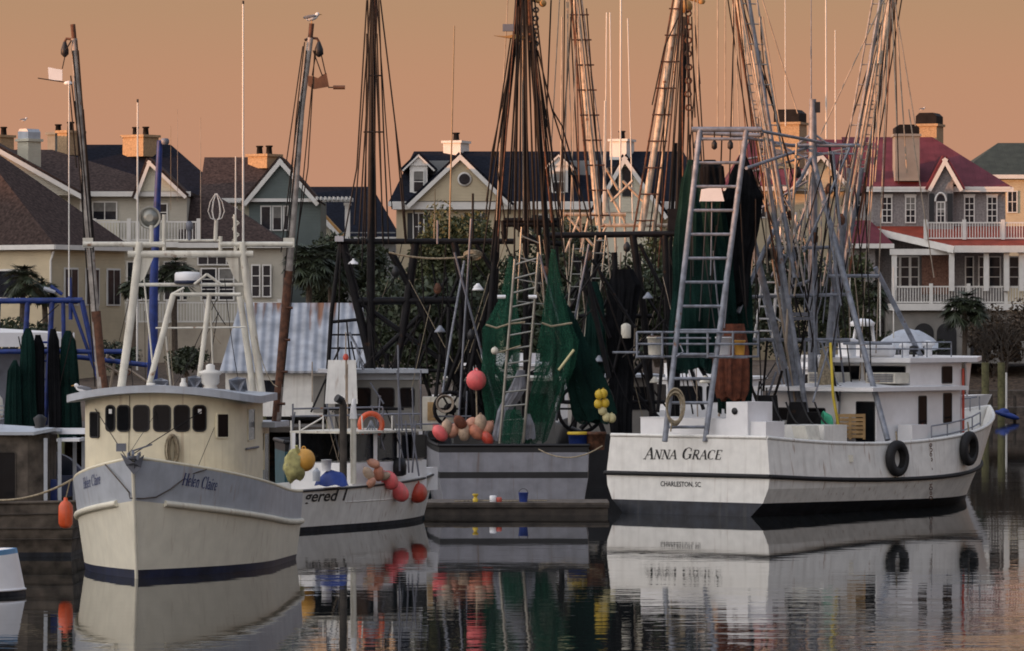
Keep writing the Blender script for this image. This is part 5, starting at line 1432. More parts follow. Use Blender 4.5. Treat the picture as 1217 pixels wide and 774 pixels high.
# crate, rope and tub on deck
g = MB(); a = F.w(5.3, 2.85, 1.5)
tilt = Matrix.Rotation(-.25, 3, 'Y')
cr_ = P(1012, 523, 160.3)
for k in range(6):
    q = cr_ + Vector((0, 0, .08 + k * .145)); g.hexa([q + v_ for v_ in (Vector((-.62 + k * .02, 0, 0)), Vector((.62 - k * .02, 0, 0)), Vector((.62 - k * .02, .03, 0)), Vector((-.62 + k * .02, .03, 0)), Vector((-.62 + k * .02, 0, .11)), Vector((.62 - k * .02, 0, .11)), Vector((.62 - k * .02, .03, .11)), Vector((-.62 + k * .02, .03, .11)))])
for x in (-.55, -.1, .4): g.box(cr_ + Vector((x, -.035, .02)), cr_ + Vector((x + .1, -.002, .92)))
g.box(cr_ + Vector((-.6, .04, .06)), cr_ + Vector((.6, .7, .12)))
tag(g.build('slatted_crate', M['pine']), 'yellow pine slatted crate standing on the white trawler side deck', 'crate')
g = MB()
for k in range(5): g.torus(P(979, 500 + k, 159.6) + Vector((.05 * k, 0, 0)), .30, .045, Vector((1, .3, 0)), 16, 5, sx=.5 + .1 * k)
tag(g.build('rope_coil', M['greenrope']), 'bright green rope hung over the rail beside the pine crate', 'rope')
tag(part('rope', M['yrope'], None, 'tube', [P(987, 408, 160), P(988, 430, 159.6), P(990, 470, 159.5), P(997, 510, 159.6)], .05, 6), 'yellow rope trailing down from the steel spreader by the pine crate', 'rope')
tag(part('tub', M['yellow'], None, 'lathe', P(934, 521, 159) , [(.22, 0), (.26, .3), (.28, .32), (.25, .34)], 14), 'small yellow tub behind the white trawler rail', 'tub')
hang('net_bundle', 'brown rolled net bundle tied along the white trawler mast', 'net', 161.8, [(412, 977, 985), (440, 972, 990), (480, 972, 989), (498, 976, 986)], M['rope'], 7, .7, 36)
for px, py, t_, lb in ((1062, 545, .5, 'large black tyre fender on the white trawler side, nearer the stern'), (1147, 533, .82, 'large black tyre fender below the white trawler bow')):
    Yh = 159.5 if px < 1100 else 166.2
    loc, nrm = H2.seen(px, py, Yh); nrm = (nrm + F.s * .6).normalized(); nrm.z *= .3; nrm.normalize()
    if nrm.dot(F.s) < 0: nrm = -nrm
    g = tyre(lb, loc + nrm * .16, nrm, .64 if px < 1100 else .63, .27, None)
    ty = tag(g.build('tyre_fender', M['rubber']), lb, 'tyre', 'tyre fenders')
    part('lanyard', M['rope'], ty, 'tube', [loc + nrm * .15 + UP * .55, loc + nrm * .1 + UP * .95], .03, 5)
g = MB(); c = H2.pt(.5, 4, 1, -.06, 0)
for k in range(12): g.torus(H2.pt(.525, 5, 1, -.06, -.15 - k * .17), .06, .018, F.u if k % 2 else F.s, 8, 4)
g.build('hull_chain', M['rust'], ag)
g = MB(); loc, nrm = H2.seen(1010, 545, 158); g.box(loc + Vector((-.12, -.05, -.12)), loc + Vector((.12, .03, .12))); g.build('scupper_plate', M['offwhite'], ag)

# the tangle of gear rods and cables between the booms
rg = random.Random(77)
for i in range(34):
    x0 = rg.uniform(880, 1015); y0 = rg.uniform(165, 300)
    x1 = x0 + rg.uniform(-45, 45); y1 = min(495, y0 + rg.uniform(70, 240))
    Ya = rg.uniform(160.5, 164.5)
    stays(M[('wire', 'steel', 'wirepale', 'steeldark')[i % 4]], ag, Ya, [(x0, y0, x1, y1)], rg.uniform(.6, 1.5), 'gear_cable')
for i, (px, py) in enumerate(((940, 262), (902, 236), (1000, 268), (930, 318), (968, 290), (948, 212), (985, 232))):
    part('gear_block', M['black' if i % 2 else 'rust'], ag, 'lathe', P(px, py, 162.2), [(.04, 0), (.13, .08), (.14, .26), (.05, .42)], 10)
for i, (px, y0, y1, w_) in enumerate(((912, 470, 520, .5), (948, 478, 522, .45), (925, 500, 524, .7), (966, 490, 524, .4))):
    g = MB(); a = P(px, y1, 159.4 + .3 * i); b_ = P(px, y0, 159.4 + .3 * i); g.hexa([a + Vector((-w_, 0, 0)), a + Vector((w_, 0, 0)), a + Vector((w_, .6, 0)), a + Vector((-w_, .6, 0)), b_ + Vector((-w_ * .6, 0, 0)), b_ + Vector((w_ * .7, .1, 0)), b_ + Vector((w_ * .7, .6, 0)), b_ + Vector((-w_ * .6, .5, 0))])
    g.build('deck_machinery', M['blacksteel' if i != 2 else 'white'], ag)
for k in range(5): part('hose', M['black'], ag, 'tube', sag(P(900 + 17 * k, 478 - 6 * (k % 2), 159.2), P(916 + 17 * k, 505, 159.0), .15, 6), .035, 5)

# fans of stays and halyards from the boom heads
rg = random.Random(13)
def fan(t, Yf, top, xs_, yb, mats, r):
    for i, x_ in enumerate(xs_):
        m_ = mats[i % len(mats)]
        stays(M[m_], t, Yf + rg.uniform(-.6, .6), [(top[0] + rg.uniform(-3, 3), top[1], x_, yb + rg.uniform(-40, 40))], r * rg.uniform(.7, 1.2), 'halyard')
fan(ag, 161, (873, -40), (866, 880, 892, 905, 917, 930, 942), 230, ('wire', 'wirepale', 'rust'), .75)
fan(ag, 165, (1062, -40), (1000, 1012, 1022, 1031, 1040, 1049, 1068, 1078), 240, ('wire', 'wirepale', 'rust'), .75)
fan(ag, 161.5, (905, 20), (898, 912, 926, 946), 300, ('wire', 'wirepale'), .6)

# fittings on the pilothouse roof
g = MB()
for pts in ([(10.6, -1.8), (10.6, 1.8), (13.8, 1.8)],):
    for z in (5.62, 5.86): g.tube([Fag.w(x, s, z) for x, s in pts], .025, 5)
    for x, s in pts + [(12.2, 1.8), (10.6, 0)]: g.tube([Fag.w(x, s, 5.3), Fag.w(x, s, 5.88)], .025, 5)
g.build('roof_rail', M['steel'], ag)
for x, s, h_ in ((11.4, -.9, .5), (12.6, .6, .35), (13.2, 1.2, .42)):
    part('roof_vent', M['cleanwhite'], ag, 'lathe', Fag.w(x, s, 5.3), [(.14, 0), (.14, h_), (.24, h_ + .02), (.22, h_ + .14), (.05, h_ + .2)], 12)
for x, s in ((11.8, 1.5), (13.6, .9)): part('roof_lamp', M['black'], ag, 'lathe', Fag.w(x, s, 5.3), [(.05, 0), (.05, .2), (.16, .22), (.16, .4), (.05, .45)], 10)
part('life_raft', M['cleanwhite'], ag, 'lathe', Fag.w(11.2, .5, 5.58), [(.1, -.5), (.27, -.45), (.30, 0), (.27, .45), (.1, .5)], 14, 0, Fag.s)
# ================================================================ small white crab boat
F = Fr((-7.35, 143.3, 0), R(29))
cb = thing('workboat', 'small white workboat with low cabin and black italic lettering, behind the cream trawler', 'workboat', (-5, 147.5, 0))
H3 = Hull(Fr((-7.35 - .485 * 1.7, 143.3 - .875 * 1.7, 0), R(29)), 10.7, .75, 1.5, .45, 1.5, 1.4,
    [(lambda t: -.4, .5, 1.6), (lambda t: 0, .86, 1.9), (lambda t: .14, .89, 1.95), (lambda t: .85, .98, 2.2), (lambda t: 1.34 + .28 * t * t, 1.04, 2.5)],
    [M['bootblack'], M['white'], M['cleanwhite']], [0, 0, 1, 1, 1, 1], cb, bul=.5, deckm=M['offwhite'])
H3.rail('rub_rail', M['black'], cb, 4, .035, .01, -.06); H3.rail('spray_chine', M['white'], cb, 3, .02, .0, 0, .3, .95, False)
pl, wd = sans('gered 1', .018)
a, c = H3.seen(361, 596.5, 145)[0], H3.seen(409, 594.5, 146.5)[0]
paint_text(pl, wd, H3, a, c, .50, M['black'], cb, .30, vis=F.s, off=.015)
ct = F.w(5, 0)
pl_ = [(2.6, -1.15), (7.3, -1.15), (8.0, -.6), (8.0, .6), (7.3, 1.15), (2.6, 1.15)]
low = deckhouse(F, pl_, 1.0, 2.05, M['cleanwhite'], cb, 'cabin')
for s in (-1.1, 1.1):
    for x in (2.65, 4.1, 5.6, 7.0): part('cabin_post', M['cleanwhite'], low, 'bar', F.w(x, s, 2.0), F.w(x, s, 3.0), .12)
g = MB(); g.hexa([F.w(7.25, -1.1, 2.04), F.w(7.9, -.6, 2.04), F.w(7.9, .6, 2.04), F.w(7.25, 1.1, 2.04), F.w(6.7, -1.1, 2.98), F.w(7.0, -.6, 2.98), F.w(7.0, .6, 2.98), F.w(6.7, 1.1, 2.98)]); ws = g.build('windscreen', M['cleanwhite'], cb)
wall_window(F, (7.29, 1.15), (7.9, .62), .1, .9, 2.12, 2.85, ws, centre=ct, r=.04)
wall_window(F, (6.2, 1.2), (7.2, 1.2), .1, .9, 2.15, 2.85, ws, centre=ct, r=.04)
g = MB(); g.fbox(F, 2.7, 6.6, -1.0, -.98, 2.05, 2.98); g.fbox(F, 2.7, 6.7, 1.0, 1.02, 2.1, 2.95); g.build('window', M['hglass'], cb)
roof_slab(F, [(2.75, -1.3), (6.75, -1.3), (6.75, 1.3), (2.75, 1.3)], 2.98, .07, M['offwhite'], cb, .08, W=1.4)
part('fore_cabin', M['cleanwhite'], cb, 'fbox', F, 7.9, 9.0, -.6, .6, 1.0, 1.75)
Yc = 147.5
pole('exhaust', M['darkwood'], cb, 144.5, [(408, 575), (408, 482), (405, 474)], 4.6, 10); part('exhaust_mouth', M['black'], cb, 'tube', [P(405, 476, 144.3), P(400, 473, 144.2)], .13, 10)
pole('post', M['offwhite'], cb, 144.8, [(420, 575), (420, 486)], 3.6, 10); pole('post_head', M['cleanwhite'], cb, 144.8, [(420, 498), (420, 485), (421, 474)], 5.0, 10, 2)
for pts in ([(346, 500), (347, 575)], [(356, 500), (357, 570)], [(384, 494), (384, 512)], [(430, 494), (431, 512)], [(466, 494), (466, 512)], [(357, 512), (384, 496)]): pole('rack_pipe', M['whip'], cb, 145.5, pts, 1.1, 6)
for pts in ([(348, 486), (455, 484)], [(345, 495), (490, 492)], [(348, 480), (348, 500)], [(478, 512), (472, 440)], [(473, 410), (475, 560)], [(482, 500), (486, 562)], [(494, 500), (490, 562)], [(487, 492), (498, 566)], [(388, 480), (410, 560)], [(455, 484), (455, 512)], [(452, 500), (455, 545)]): pole('rack_pipe', M['steeldark'], cb, 147, pts, 1.2, 6)
for px, y0, y1 in ((412, 478, 425), (411, 510, 395), (371, 478, 430), (413, 512, 433)): pole('antenna', M['wirepale'], cb, 147, [(px, y0), (px, y1)], .8, 6)
part('antenna_tip', M['red'], cb, 'lathe', P(411, 428, 147), [(.08, 0), (.1, .1), (.05, .2)], 8)
g = MB(); g.torus(P(441, 505, 146.6), .36, .09, (0.2, -1, 0), 22, 8); tag(g.build('life_ring', M['orange']), 'orange life ring hung on the white workboat rack', 'life ring')
g = MB()
for k in range(4): g.tube([P(441, 500, 146.4), P(432 + k * 6, 520, 146.4)], .03, 5)
tag(g.build('grapnel', M['steel']), 'grey grapnel hook hanging in front of the orange life ring', 'grapnel')
# gear along the workboat rail
def rp(px, py, rail_y=None, out=.15):
    q = H3.seen(px, rail_y or py, 147)[0]
    return P(px, py, q.y - out)
sack = lumpy(rp(349, 553, 590, .0), .36, .28, .50, 3, amp=.16, fr=1.8)
sack.tube([rp(352, 530, 590, .3), rp(358, 545, 590, .35), rp(356, 566, 590, .3)], .05, 6)
tag(sack.build('gear_bag', M['bag']), 'lumpy pale yellow gear bag on the workboat rail beside the amber float', 'bag')
float_buoy('float', 'round amber orange float on the pale yellow gear bag', rp(361, 547, 590, .35), .36, M['amber'])
tp = MB(); rows = []
for i in range(7):
    row = []
    for j in range(15):
        u_, v_ = j / 14, i / 6
        x = (u_ - .5) * 1.05; hgt = .55 * math.sin(math.pi * u_) ** .5 * math.sin(math.pi * v_) ** .6
        row.append(rp(394, 577, 586, .05) + Vector((x, (v_ - .5) * .9, hgt * (.75 + .25 * u_) + .03 * math.sin(13 * u_ + 5 * v_))))
    rows.append(row)
tp.grid(rows, 0); tag(tp.build('tarpaulin', M['bluetarp']), 'royal blue tarpaulin bundle over gear on the white workboat side', 'tarpaulin')
for px, py, w_, h_, m, lb in ((376, 572, .13, .42, 'greyblue', 'slim pale jug beside the white pail on the workboat'), (388, 560, .17, .36, 'cleanwhite', 'white pail behind the blue tarpaulin on the workboat')):
    tag(part('pail', M[m], None, 'lathe', rp(px, py, 588, -.15), [(w_ * .9, 0), (w_, h_ * .7), (w_ * .6, h_ * .85), (w_ * .35, h_ * .9), (w_ * .35, h_)] if m == 'greyblue' else [(w_ * .8, 0), (w_, h_), (w_ * 1.06, h_), (w_ * .95, h_ * .98)], 14), lb, 'jug' if m == 'greyblue' else 'pail')
rot = Matrix.Rotation(R(125), 3, 'Y') @ Matrix.Rotation(R(25), 3, 'X')
float_buoy('fender', 'long pink fender slung low over the white workboat bow rail', rp(474, 584, 590, .3), .28, M['pink'], stretch=1.35, rot=Matrix.Rotation(-.75, 3, 'Y'), cat='fender', group='pink fenders on the workboat')
float_buoy('fender', 'upper pink fender leaning up against peach buoys on the workboat rail', rp(463, 571, 588, .32), .26, M['pink'], stretch=1.25, rot=Matrix.Rotation(-.6, 3, 'Y'), cat='fender', group='pink fenders on the workboat')
float_buoy('ball_fender', 'round red ball fender hanging off the white workboat bow', rp(496, 586, None, .30), .33, M['red'], cat='fender')
for k, (px, py, r_, lb) in enumerate(((444, 551, .22, 'small peach buoy on top of the pink fender heap'), (438, 563, .24, 'peach buoy at the left of the pink fender heap'), (450, 563, .26, 'largest peach buoy in the middle of the pink fender heap'), (441, 574, .20, 'lowest peach buoy under the others by the pink fenders'), (457, 566, .20, 'peach buoy touching the upper pink fender'))):
    float_buoy('buoy', lb, rp(px, py, 590, .02 + .09 * k), r_ * .66, M[('peach', 'tanfoam', 'salmon')[k % 3]], 'peach buoys on the workboat', 1.45, Matrix.Rotation(.6 * (k - 2), 3, 'Y'))
g = MB(); g.lathe(rp(474, 566, 590, -.3), [(.12, 0), (.24, .05), (.26, .35), (.2, .55), (.06, .6)], 12); tag(g.build('outboard_cowl', M['black']), 'black outboard motor cowl standing behind the red ball fender', 'outboard')

# ================================================================ old wooden boat at the left edge
F = Fr((-12.25, 127.9, 0), R(-88))
wb_ = thing('wooden_boat', 'old grey planked wooden boat with curved cabin roof at the left edge', 'boat', (-16, 127.8, 0))
H4 = Hull(F, 11, .8, 1.6, .45, 1.95, 1.55,
    [(lambda t: -.5, .45, 1.6), (lambda t: 0, .82, 1.9), (lambda t: .12, .84, 1.9), (lambda t: .8, .96, 2.2), (lambda t: 1.50 + .5 * (t - .3) ** 2, 1.0, 2.4)],
    [M['bootblack'], M['wood'], M['darkwood']], [0, 0, 1, 1, 1, 2], wb_, bul=.5, stern_rake=.15, deckm=M['darkwood'])
for j, dz, r_ in ((4, .0, .05), (4, -.32, .022), (3, 0, .03), (3, -.3, .018), (3, .25, .018)): H4.rail('strake', M['wood'] if r_ > .03 else M['darkwood'], wb_, j, r_, .005, dz)
ct = F.w(5, 0)
pl_ = [(.75, -1.0), (1.2, -1.35), (7.0, -1.35), (7.0, 1.3), (.75, 1.3)]
c4 = deckhouse(F, pl_, 1.1, 3.40, M['wood'], wb_, 'cabin')
wall_window(F, (1.2, -1.35), (7.0, -1.35), .06, .16, 1.5, 2.9, c4, centre=ct, r=.05, name='door', frame=M['darkwood'])
wall_window(F, (1.2, -1.35), (7.0, -1.35), .2, .28, 2.1, 2.95, c4, centre=ct, r=.05, frame=M['darkwood']); wall_window(F, (1.2, -1.35), (7.0, -1.35), .34, .42, 2.1, 2.95, c4, centre=ct, r=.05, frame=M['darkwood'])
roof_slab(F, [(.45, -1.2), (1.0, -1.6), (7.4, -1.6), (7.4, 1.6), (.45, 1.6)], 3.36, .09, M['greyblue'], wb_, .28, W=1.7)
cn = MB(); a = F.w(-.15, -1.5, 3.28); cn.fbox(F, -.35, 1.3, .2, 1.75, 3.38, 3.52); cn.fbox(F, -.2, .44, -1.0, .2, 3.20, 3.28); cn.build('canopy', M['cleanwhite'], wb_)
for x, s in ((-.15, .3), (.35, -1.0), (.1, .3), (-.15, 1.5), (.7, -1.3)): part('canopy_post', M['greyblue'], wb_, 'bar', F.w(x, s, 1.2), F.w(x, s, 3.30), .10)
dk = MB(); dk.lathe(F.w(2.6, .2, 3.78), [(.46, 0), (.50, .3), (.46, .6), (.30, .8), (.05, .88)], 18); d_ = dk.build('net_drum', M['offwhite']); tag(d_, 'white ribbed round top drum on the wooden boat roof at the left edge', 'drum')
for k in range(6): part('rib', M['greyblue'], d_, 'torus', F.w(2.6, .2, 3.82 + k * .12), .50 - (.02 * k if k > 3 else 0), .014, (0, 0, 1), 18, 4)
g = MB(); g.lathe(F.w(.9, -1.0, 3.55), [(.2, 0), (.14, .1), (.2, .3), (.06, .4)], 10); tag(g.build('deck_lamp', M['black']), 'small black lamp on the wooden boat canopy', 'lamp')
tag(part('barrel', M['bluetarp'], None, 'lathe', F.w(.9, .3, 1.2), [(.28, 0), (.32, .1), (.3, .45), (.32, .8), (.28, .9)], 16), 'blue plastic barrel under the wooden boat canopy', 'barrel')
tag(part('plank', M['pine'], None, 'bar', F.w(2.3, -1.7, 1.3), F.w(2.2, -1.42, 2.3), .3, .05), 'short yellow plank leaning on the wooden boat cabin', 'plank')
# skiff in the corner
F = Fr((-14.4, 108.0, 0), R(78))
sk = thing('skiff', 'small white skiff with light blue gunwale in the lower left corner', 'skiff', (-13.2, 107.8, 0))
H5 = Hull(F, 2.85, -.18, .9, .5, .95, .9, [(lambda t: -.2, .7, 3), (lambda t: .03, .86, 3.2), (lambda t: .14, .9, 3.4), (lambda t: .85 + .15 * t, .86, 3.4), (lambda t: .97 + .15 * t, .90, 3.5)],
    [M['bootblack'], M['cleanwhite'], mat('light_blue_gunwale', (.16, .36, .60), .5)], [0, 0, 1, 2, 2, 1], sk, bul=.3, inset=.07)
H5.rail('chine', M['cleanwhite'], sk, 2, .03, .01)

# ================================================================ blue trawler behind
F = Fr((-15.2, 137.5, 0), R(-10))
bt = thing('trawler', 'trawler with bright blue steel net gantry behind the old wooden boat', 'trawler', (-15.5, 143, 0))
H6 = Hull(F, 15, 1.2, 2.6, .5, 2.6, 2.5, [(lambda t: -.8, .5, 1.6), (lambda t: 0, .85, 1.8), (lambda t: .4, .9, 1.9), (lambda t: 1.9 + .8 * t * t, 1, 2.4)], [M['bootblack'], M['navy'], M['blue']], [0, 0, 1, 1, 1], bt, bul=.8)
Yb = 141
bg = pole('gantry', M['blue'], bt, Yb, [(-20, 358), (98, 357)], 3.6, 10)
for a, c, r_ in (((33, 357), (24, 510), 3.2), ((62, 357), (54, 505), 3.2), ((97, 357), (113, 430), 3.2), ((75, 358), (76, 420), 2.6), ((-2, 358), (-8, 500), 3.2), ((83, 330), (84, 380), 2.4), ((60, 340), (74, 350), 2.2), ((84, 358), (118, 455), 2.0)): pole('gantry_leg', M['blue'], bg, Yb, [a, c], r_, 8)
pole('crossbeam', M['blue'], bg, Yb, [(-20, 418), (150, 418)], 3.0, 8); pole('crossbeam', M['blue'], bg, 142, [(88, 424), (175, 434)], 3.0, 8)
for k in range(5): stays(M['blue'], bg, Yb, [(30 - k * .9, 407 + k * 22, 58 - k * .9, 407 + k * 22)], 1.3, 'rung')
pole('winch_arm', M['greyblue'], bg, Yb, [(52, 343), (66, 347)], 2.4, 8)
wh6 = deckhouse(F, [(6.5, -1.9), (11.5, -1.9), (11.5, 1.9), (6.5, 1.9)], 1.5, ZS(415, 147), M['steeldark'], bt)
roof_slab(F, [(5.6, -2.4), (12, -2.4), (12, 2.4), (5.6, 2.4)], ZS(412, 146), .45, M['cleanwhite'], bt, .15, W=2.4)
wall_window(F, (6.5, -1.9), (6.5, 1.9), .1, .4, 3.2, 4.5, wh6, centre=F.w(9, 0)); wall_window(F, (6.5, -1.9), (6.5, 1.9), .6, .9, 3.2, 4.5, wh6, centre=F.w(9, 0))
bm = pole('mast', M['blue'], bt, 145, [(181, 470), (183, 330), (190, 168)], 6.5, 12, 3.4)
part('mast_cap', M['steeldark'], bm, 'lathe', P(196, 172, 145), [(.1, 0), (.14, .05), (.14, .15), (.1, .2)], 10); part('masthead_arm', M['blue'], bm, 'bar', P(187, 169, 145), P(197, 168, 145), .1)
pole('antenna', M['whip'], bt, 145, [(163, 440), (163, 300)], 1.3, 6)
tg6 = 'nets on the blue trawler'
for k, (rows, mm, lb) in enumerate((([(428, 16, 20), (440, 10, 24), (500, 6, 26), (512, 6, 26)], 'dark_net', 'short green net leftmost of those hung under the blue gantry'),
    ([(390, 30, 36), (402, 26, 40), (460, 24, 42), (515, 24, 44)], 'dark_net', 'tall dark green net inside the blue gantry ladder'),
    ([(398, 42, 48), (412, 40, 52), (470, 42, 52), (510, 42, 52)], 'black_net', 'narrow black net right of the tall green one in the blue gantry'),
    ([(391, 60, 66), (405, 58, 70), (470, 58, 72), (512, 58, 72)], 'black_net', 'tall black net right of the blue gantry ladder'),
    ([(393, 78, 84), (405, 73, 89), (450, 71, 93), (505, 70, 96), (520, 72, 94)], 'dark_net', 'widest dark green net rightmost under the blue gantry'))):
    hang('trawl_net', lb, 'net', 139.8 + .25 * k, rows, M[mm], 7, .6, 50 + k, tg6)
stays(M['wire'], bt, 140.5, [(86, 395, 60, 506), (22, 400, 28, 430), (45, 385, 70, 362), (125, 440, 132, 478)], .7)
stays(M['wirepale'], bt, 142, [(118, 430, 145, 445), (128, 420, 120, 470), (136, 432, 128, 476), (130, 424, 178, 456)], 1.8, 'hawser')
g = MB()
for k in range(7): g.torus(P(152, 395 + k * 8, 141), .07, .025, (1, 0, 0) if k % 2 else (0, 1, 0), 8, 4)
tag(g.build('hanging_chain', M['rust']), 'rusty chain hanging by the blue mast behind the cream trawler', 'chain')

# ================================================================ floating dock and grey trawler
dk = thing('floating_dock', 'low dark timber floating dock in front of the grey trawler stern', 'dock', (.1, 156, 0))
a, c = P(503, 600, 155), P(724, 600, 155)
g = MB(); g.box((a.x, 154.8, .24), (c.x, 158, .42)); g.build('deck', M['wood'], dk)
g = MB(); g.box((a.x + .05, 154.76, -.3), (c.x - .05, 157.9, .236)); g.build('float', M['darkwood'], dk)
g = MB(); g.box((a.x + .02, 154.70, .26), (c.x - .02, 154.755, .36)); g.build('fender_board', M['darkwood'], dk)
def dp(px, Y=155.4): return Vector((XS(px, Y), Y, .424))
bk_ = tag(part('bucket', M['bluetarp'], None, 'lathe', dp(622), [(.14, 0), (.17, .3), (.18, .32), (.16, .32)], 14), 'dark blue bucket on the floating dock', 'bucket')
part('handle', M['black'], bk_, 'torus', dp(622) + UP * .3, .16, .01, (0, 1, .3), 14, 4)
tag(part('bucket', M['yellow'], None, 'lathe', dp(565), [(.08, 0), (.10, .1), (.06, .12), (.06, .2), (.11, .24), (.09, .28)], 12), 'small yellow float standing on the left of the floating dock', 'float')
tag(part('can', M['cleanwhite'], None, 'lathe', dp(586), [(.11, 0), (.12, .02), (.12, .2), (.09, .22)], 12), 'white can beside a red one on the floating dock', 'can')
tag(part('can', M['red'], None, 'lathe', dp(593), [(.09, 0), (.10, .02), (.10, .14), (.07, .16)], 12), 'small red can beside the white one on the floating dock', 'can')
tag(part('rope', M['rope'], None, 'tube', [dp(540) + UP * .02, dp(552) + UP * .03, dp(575, 156) + UP * .02, dp(605, 155.6) + UP * .02, dp(650, 156) + UP * .02], .02, 4), 'thin rope lying along the floating dock planks', 'rope')

F = Fr((.07, 160.6, 0), R(-2.2))
gt = thing('trawler', 'grey trawler stern on, with black stripe and green nets over its deck', 'trawler', (0, 168, 0))
H7 = Hull(F, 16.5, 1.2, 2.6, .45, 2.95, 2.62, [(lambda t: -.8, .55, 1.6), (lambda t: 0, .93, 1.8), (lambda t: .3, .95, 1.9), (lambda t: 1.06 + .3 * t * t, 1, 2.1), (lambda t: 1.28 + .3 * t * t, 1, 2.15), (lambda t: 1.97 + .8 * t * t, 1.01, 2.4), (lambda t: 2.22 + .8 * t * t, 1.01, 2.4)],
    [M['bootblack'], M['grey'], M['black']], [0, 1, 1, 2, 1, 2, 2, 2], gt, bul=.8, stern_rake=-.1)
H7.rail('rail_cap', M['black'], gt, 6, .06, 0)
wh7 = deckhouse(F, [(9, -1.9), (13, -1.9), (13, 1.9), (9, 1.9)], 1.5, 4.4, M['stucco_grey'], gt)
roof_slab(F, [(8.6, -2.2), (13.6, -2.2), (13.6, 2.2), (8.6, 2.2)], 4.4, .12, M['offwhite'], wh7, .1)
for f0, f1 in ((.08, .32), (.4, .6), (.68, .92)): wall_window(F, (9, -1.9), (9, 1.9), f0, f1, 2.9, 3.9, wh7, centre=F.w(11, 0))
Yq = 167
pm = pole('mast', M['blacksteel'], gt, Yq, [(626, 530), (624, 262), (622, -30)], 4.0, 10, 2.4)
g = MB()
for (px0, y0, px1, y1) in ((598, 262, 667, 262), (600, 267, 665, 267), (598, 262, 600, 290), (640, 262, 641, 300), (640, 290, 610, 266), (618, 286, 668, 290)): g.tube([P(px0, y0, Yq), P(px1, y1, Yq)], .11, 6)
g.build('spreader_platform', M['blacksteel'], gt)
for nm, pts, r0, r1 in (('outrigger', [(576, 470), (583, 370), (600, 150), (612, 45), (617, -30)], 4.2, 3.0), ('outrigger', [(662, 470), (651, 300), (640, 150), (632, 60), (627, -30)], 4.2, 3.0)):
    o = pole(nm, M['blacksteel'], gt, Yq - 1, pts, r0, 10, r1)
    sg = 1 if pts[0][0] < 600 else -1
    pole('tip', M['rust'], o, Yq - 1.1, [(616 if sg > 0 else 631, 50), (619 if sg > 0 else 627, -30)], 2.6, 8)
st = []
for x0, y0, x1, y1 in ((613, 46, 585, 180), (585, 180, 577, 260), (611, 50, 593, 170), (616, 40, 604, 240), (617, 0, 613, 250), (619, 20, 618, 262), (622, 30, 630, 262), (629, 60, 634, 262), (633, 40, 645, 230), (636, 40, 652, 200), (652, 200, 660, 290), (637, 60, 668, 260), (639, 60, 656, 130), (656, 130, 690, 240), (656, 130, 668, 150), (668, 150, 700, 262), (655, 0, 646, 230), (588, 180, 600, 262), (607, 45, 578, 240), (600, 120, 592, 300), (642, 120, 662, 330)): st.append((x0, y0, x1, y1))
stays(M['wire'], gt, Yq - 1.5, st, .95)
stays(M['wirepale'], gt, Yq - 1.2, [(665, 0, 655, 180), (655, 180, 654, 262), (676, -20, 670, 262), (673, -20, 682, 262), (621, -20, 622, 262), (604, -10, 590, 262)], .6)
g = MB(); a = P(600, 43, Yq - 1.5); g.prism([a, a + Vector((.45, 0, .08)), a + Vector((.8, 0, -.06)), a + Vector((.5, 0, -.14)), a + Vector((-.4, 0, .02))], (0, .2, 0)); g.build('paravane_plate', M['ochre'], gt)
g = MB(); a = P(599, 38, Yq - 1.5); g.box(a + Vector((-.05, -.1, .02)), a + Vector((.35, .1, .28))); g.build('deck_light', M['steeldark'], gt)
g = MB(); g.tube([P(628, -2, Yq - 1.5), P(645, 3, Yq - 1.5)], .09, 6); g.ball(P(645, 4, Yq - 1.5), .14); g.build('masthead_arm', M['ochre'], gt)
g = MB()
for k in range(10): g.torus(P(637 - .2 * (k % 3), 12 + k * 5, Yq - 1.6), .09, .035, (1, 0, 0) if k % 2 else (0, 1, 0), 8, 4)
g.build('hanging_chain', M['chain'], gt)
# aluminium stern ladder, nets, lights
ladder('stern_ladder', M['aluminium'], gt, 161.2, (594, 527), (612, 308), (622, 526), (640, 300), 13, 1.7, 1.3)
ladder('inner_ladder', M['aluminium'], gt, 163.4, (612, 400), (620, 270), (650, 400), (641, 280), 5, 1.0, .9)
for px in (595, 632): part('tube_light', M['cleanwhite'], gt, 'tube', [P(px - 4, 353, 161), P(px + 6, 353, 161)], .07, 8)
part('work_lamp', M['cleanwhite'], gt, 'lathe', P(567, 341, 161), [(.02, .1), (.14, 0), (.13, -.02)], 12)
for x0, y0, x1, y1 in ((520, 262, 520, 290), (600, 520, 540, 300), (545, 500, 560, 260), (660, 500, 700, 290), (640, 300, 690, 470)): stays(M['steeldark'], gt, 163, [(x0, y0, x1, y1)], 1.3, 'brace')
tg7 = 'green nets on the grey trawler'
hang('trawl_net', 'bright green net at the left, draped wide beside the aluminium ladder', 'net', 162.6, [(305, 605, 609), (330, 600, 611), (355, 594, 613), (378, 584, 615), (390, 577, 616), (420, 575, 615), (470, 576, 612), (505, 579, 608), (522, 583, 605)], M['green_net'], 6, .45, 61, tg7, amp=.32)
hang('trawl_net', 'bright green net with a tall peak at the right of the aluminium ladder', 'net', 162.2, [(296, 655, 660), (318, 652, 663), (345, 650, 667), (378, 646, 675), (405, 643, 684), (440, 638, 680), (485, 631, 661), (526, 627, 648)], M['green_net'], 6, .5, 62, tg7, amp=.34)
hang('trawl_net', 'darker green net sloping down right from the tall peak to the yellow floats', 'net', 163.0, [(352, 662, 669), (385, 666, 686), (420, 670, 703), (455, 676, 716), (490, 686, 728), (502, 694, 724)], M['dark_net'], 5, .45, 63, tg7, amp=.36)
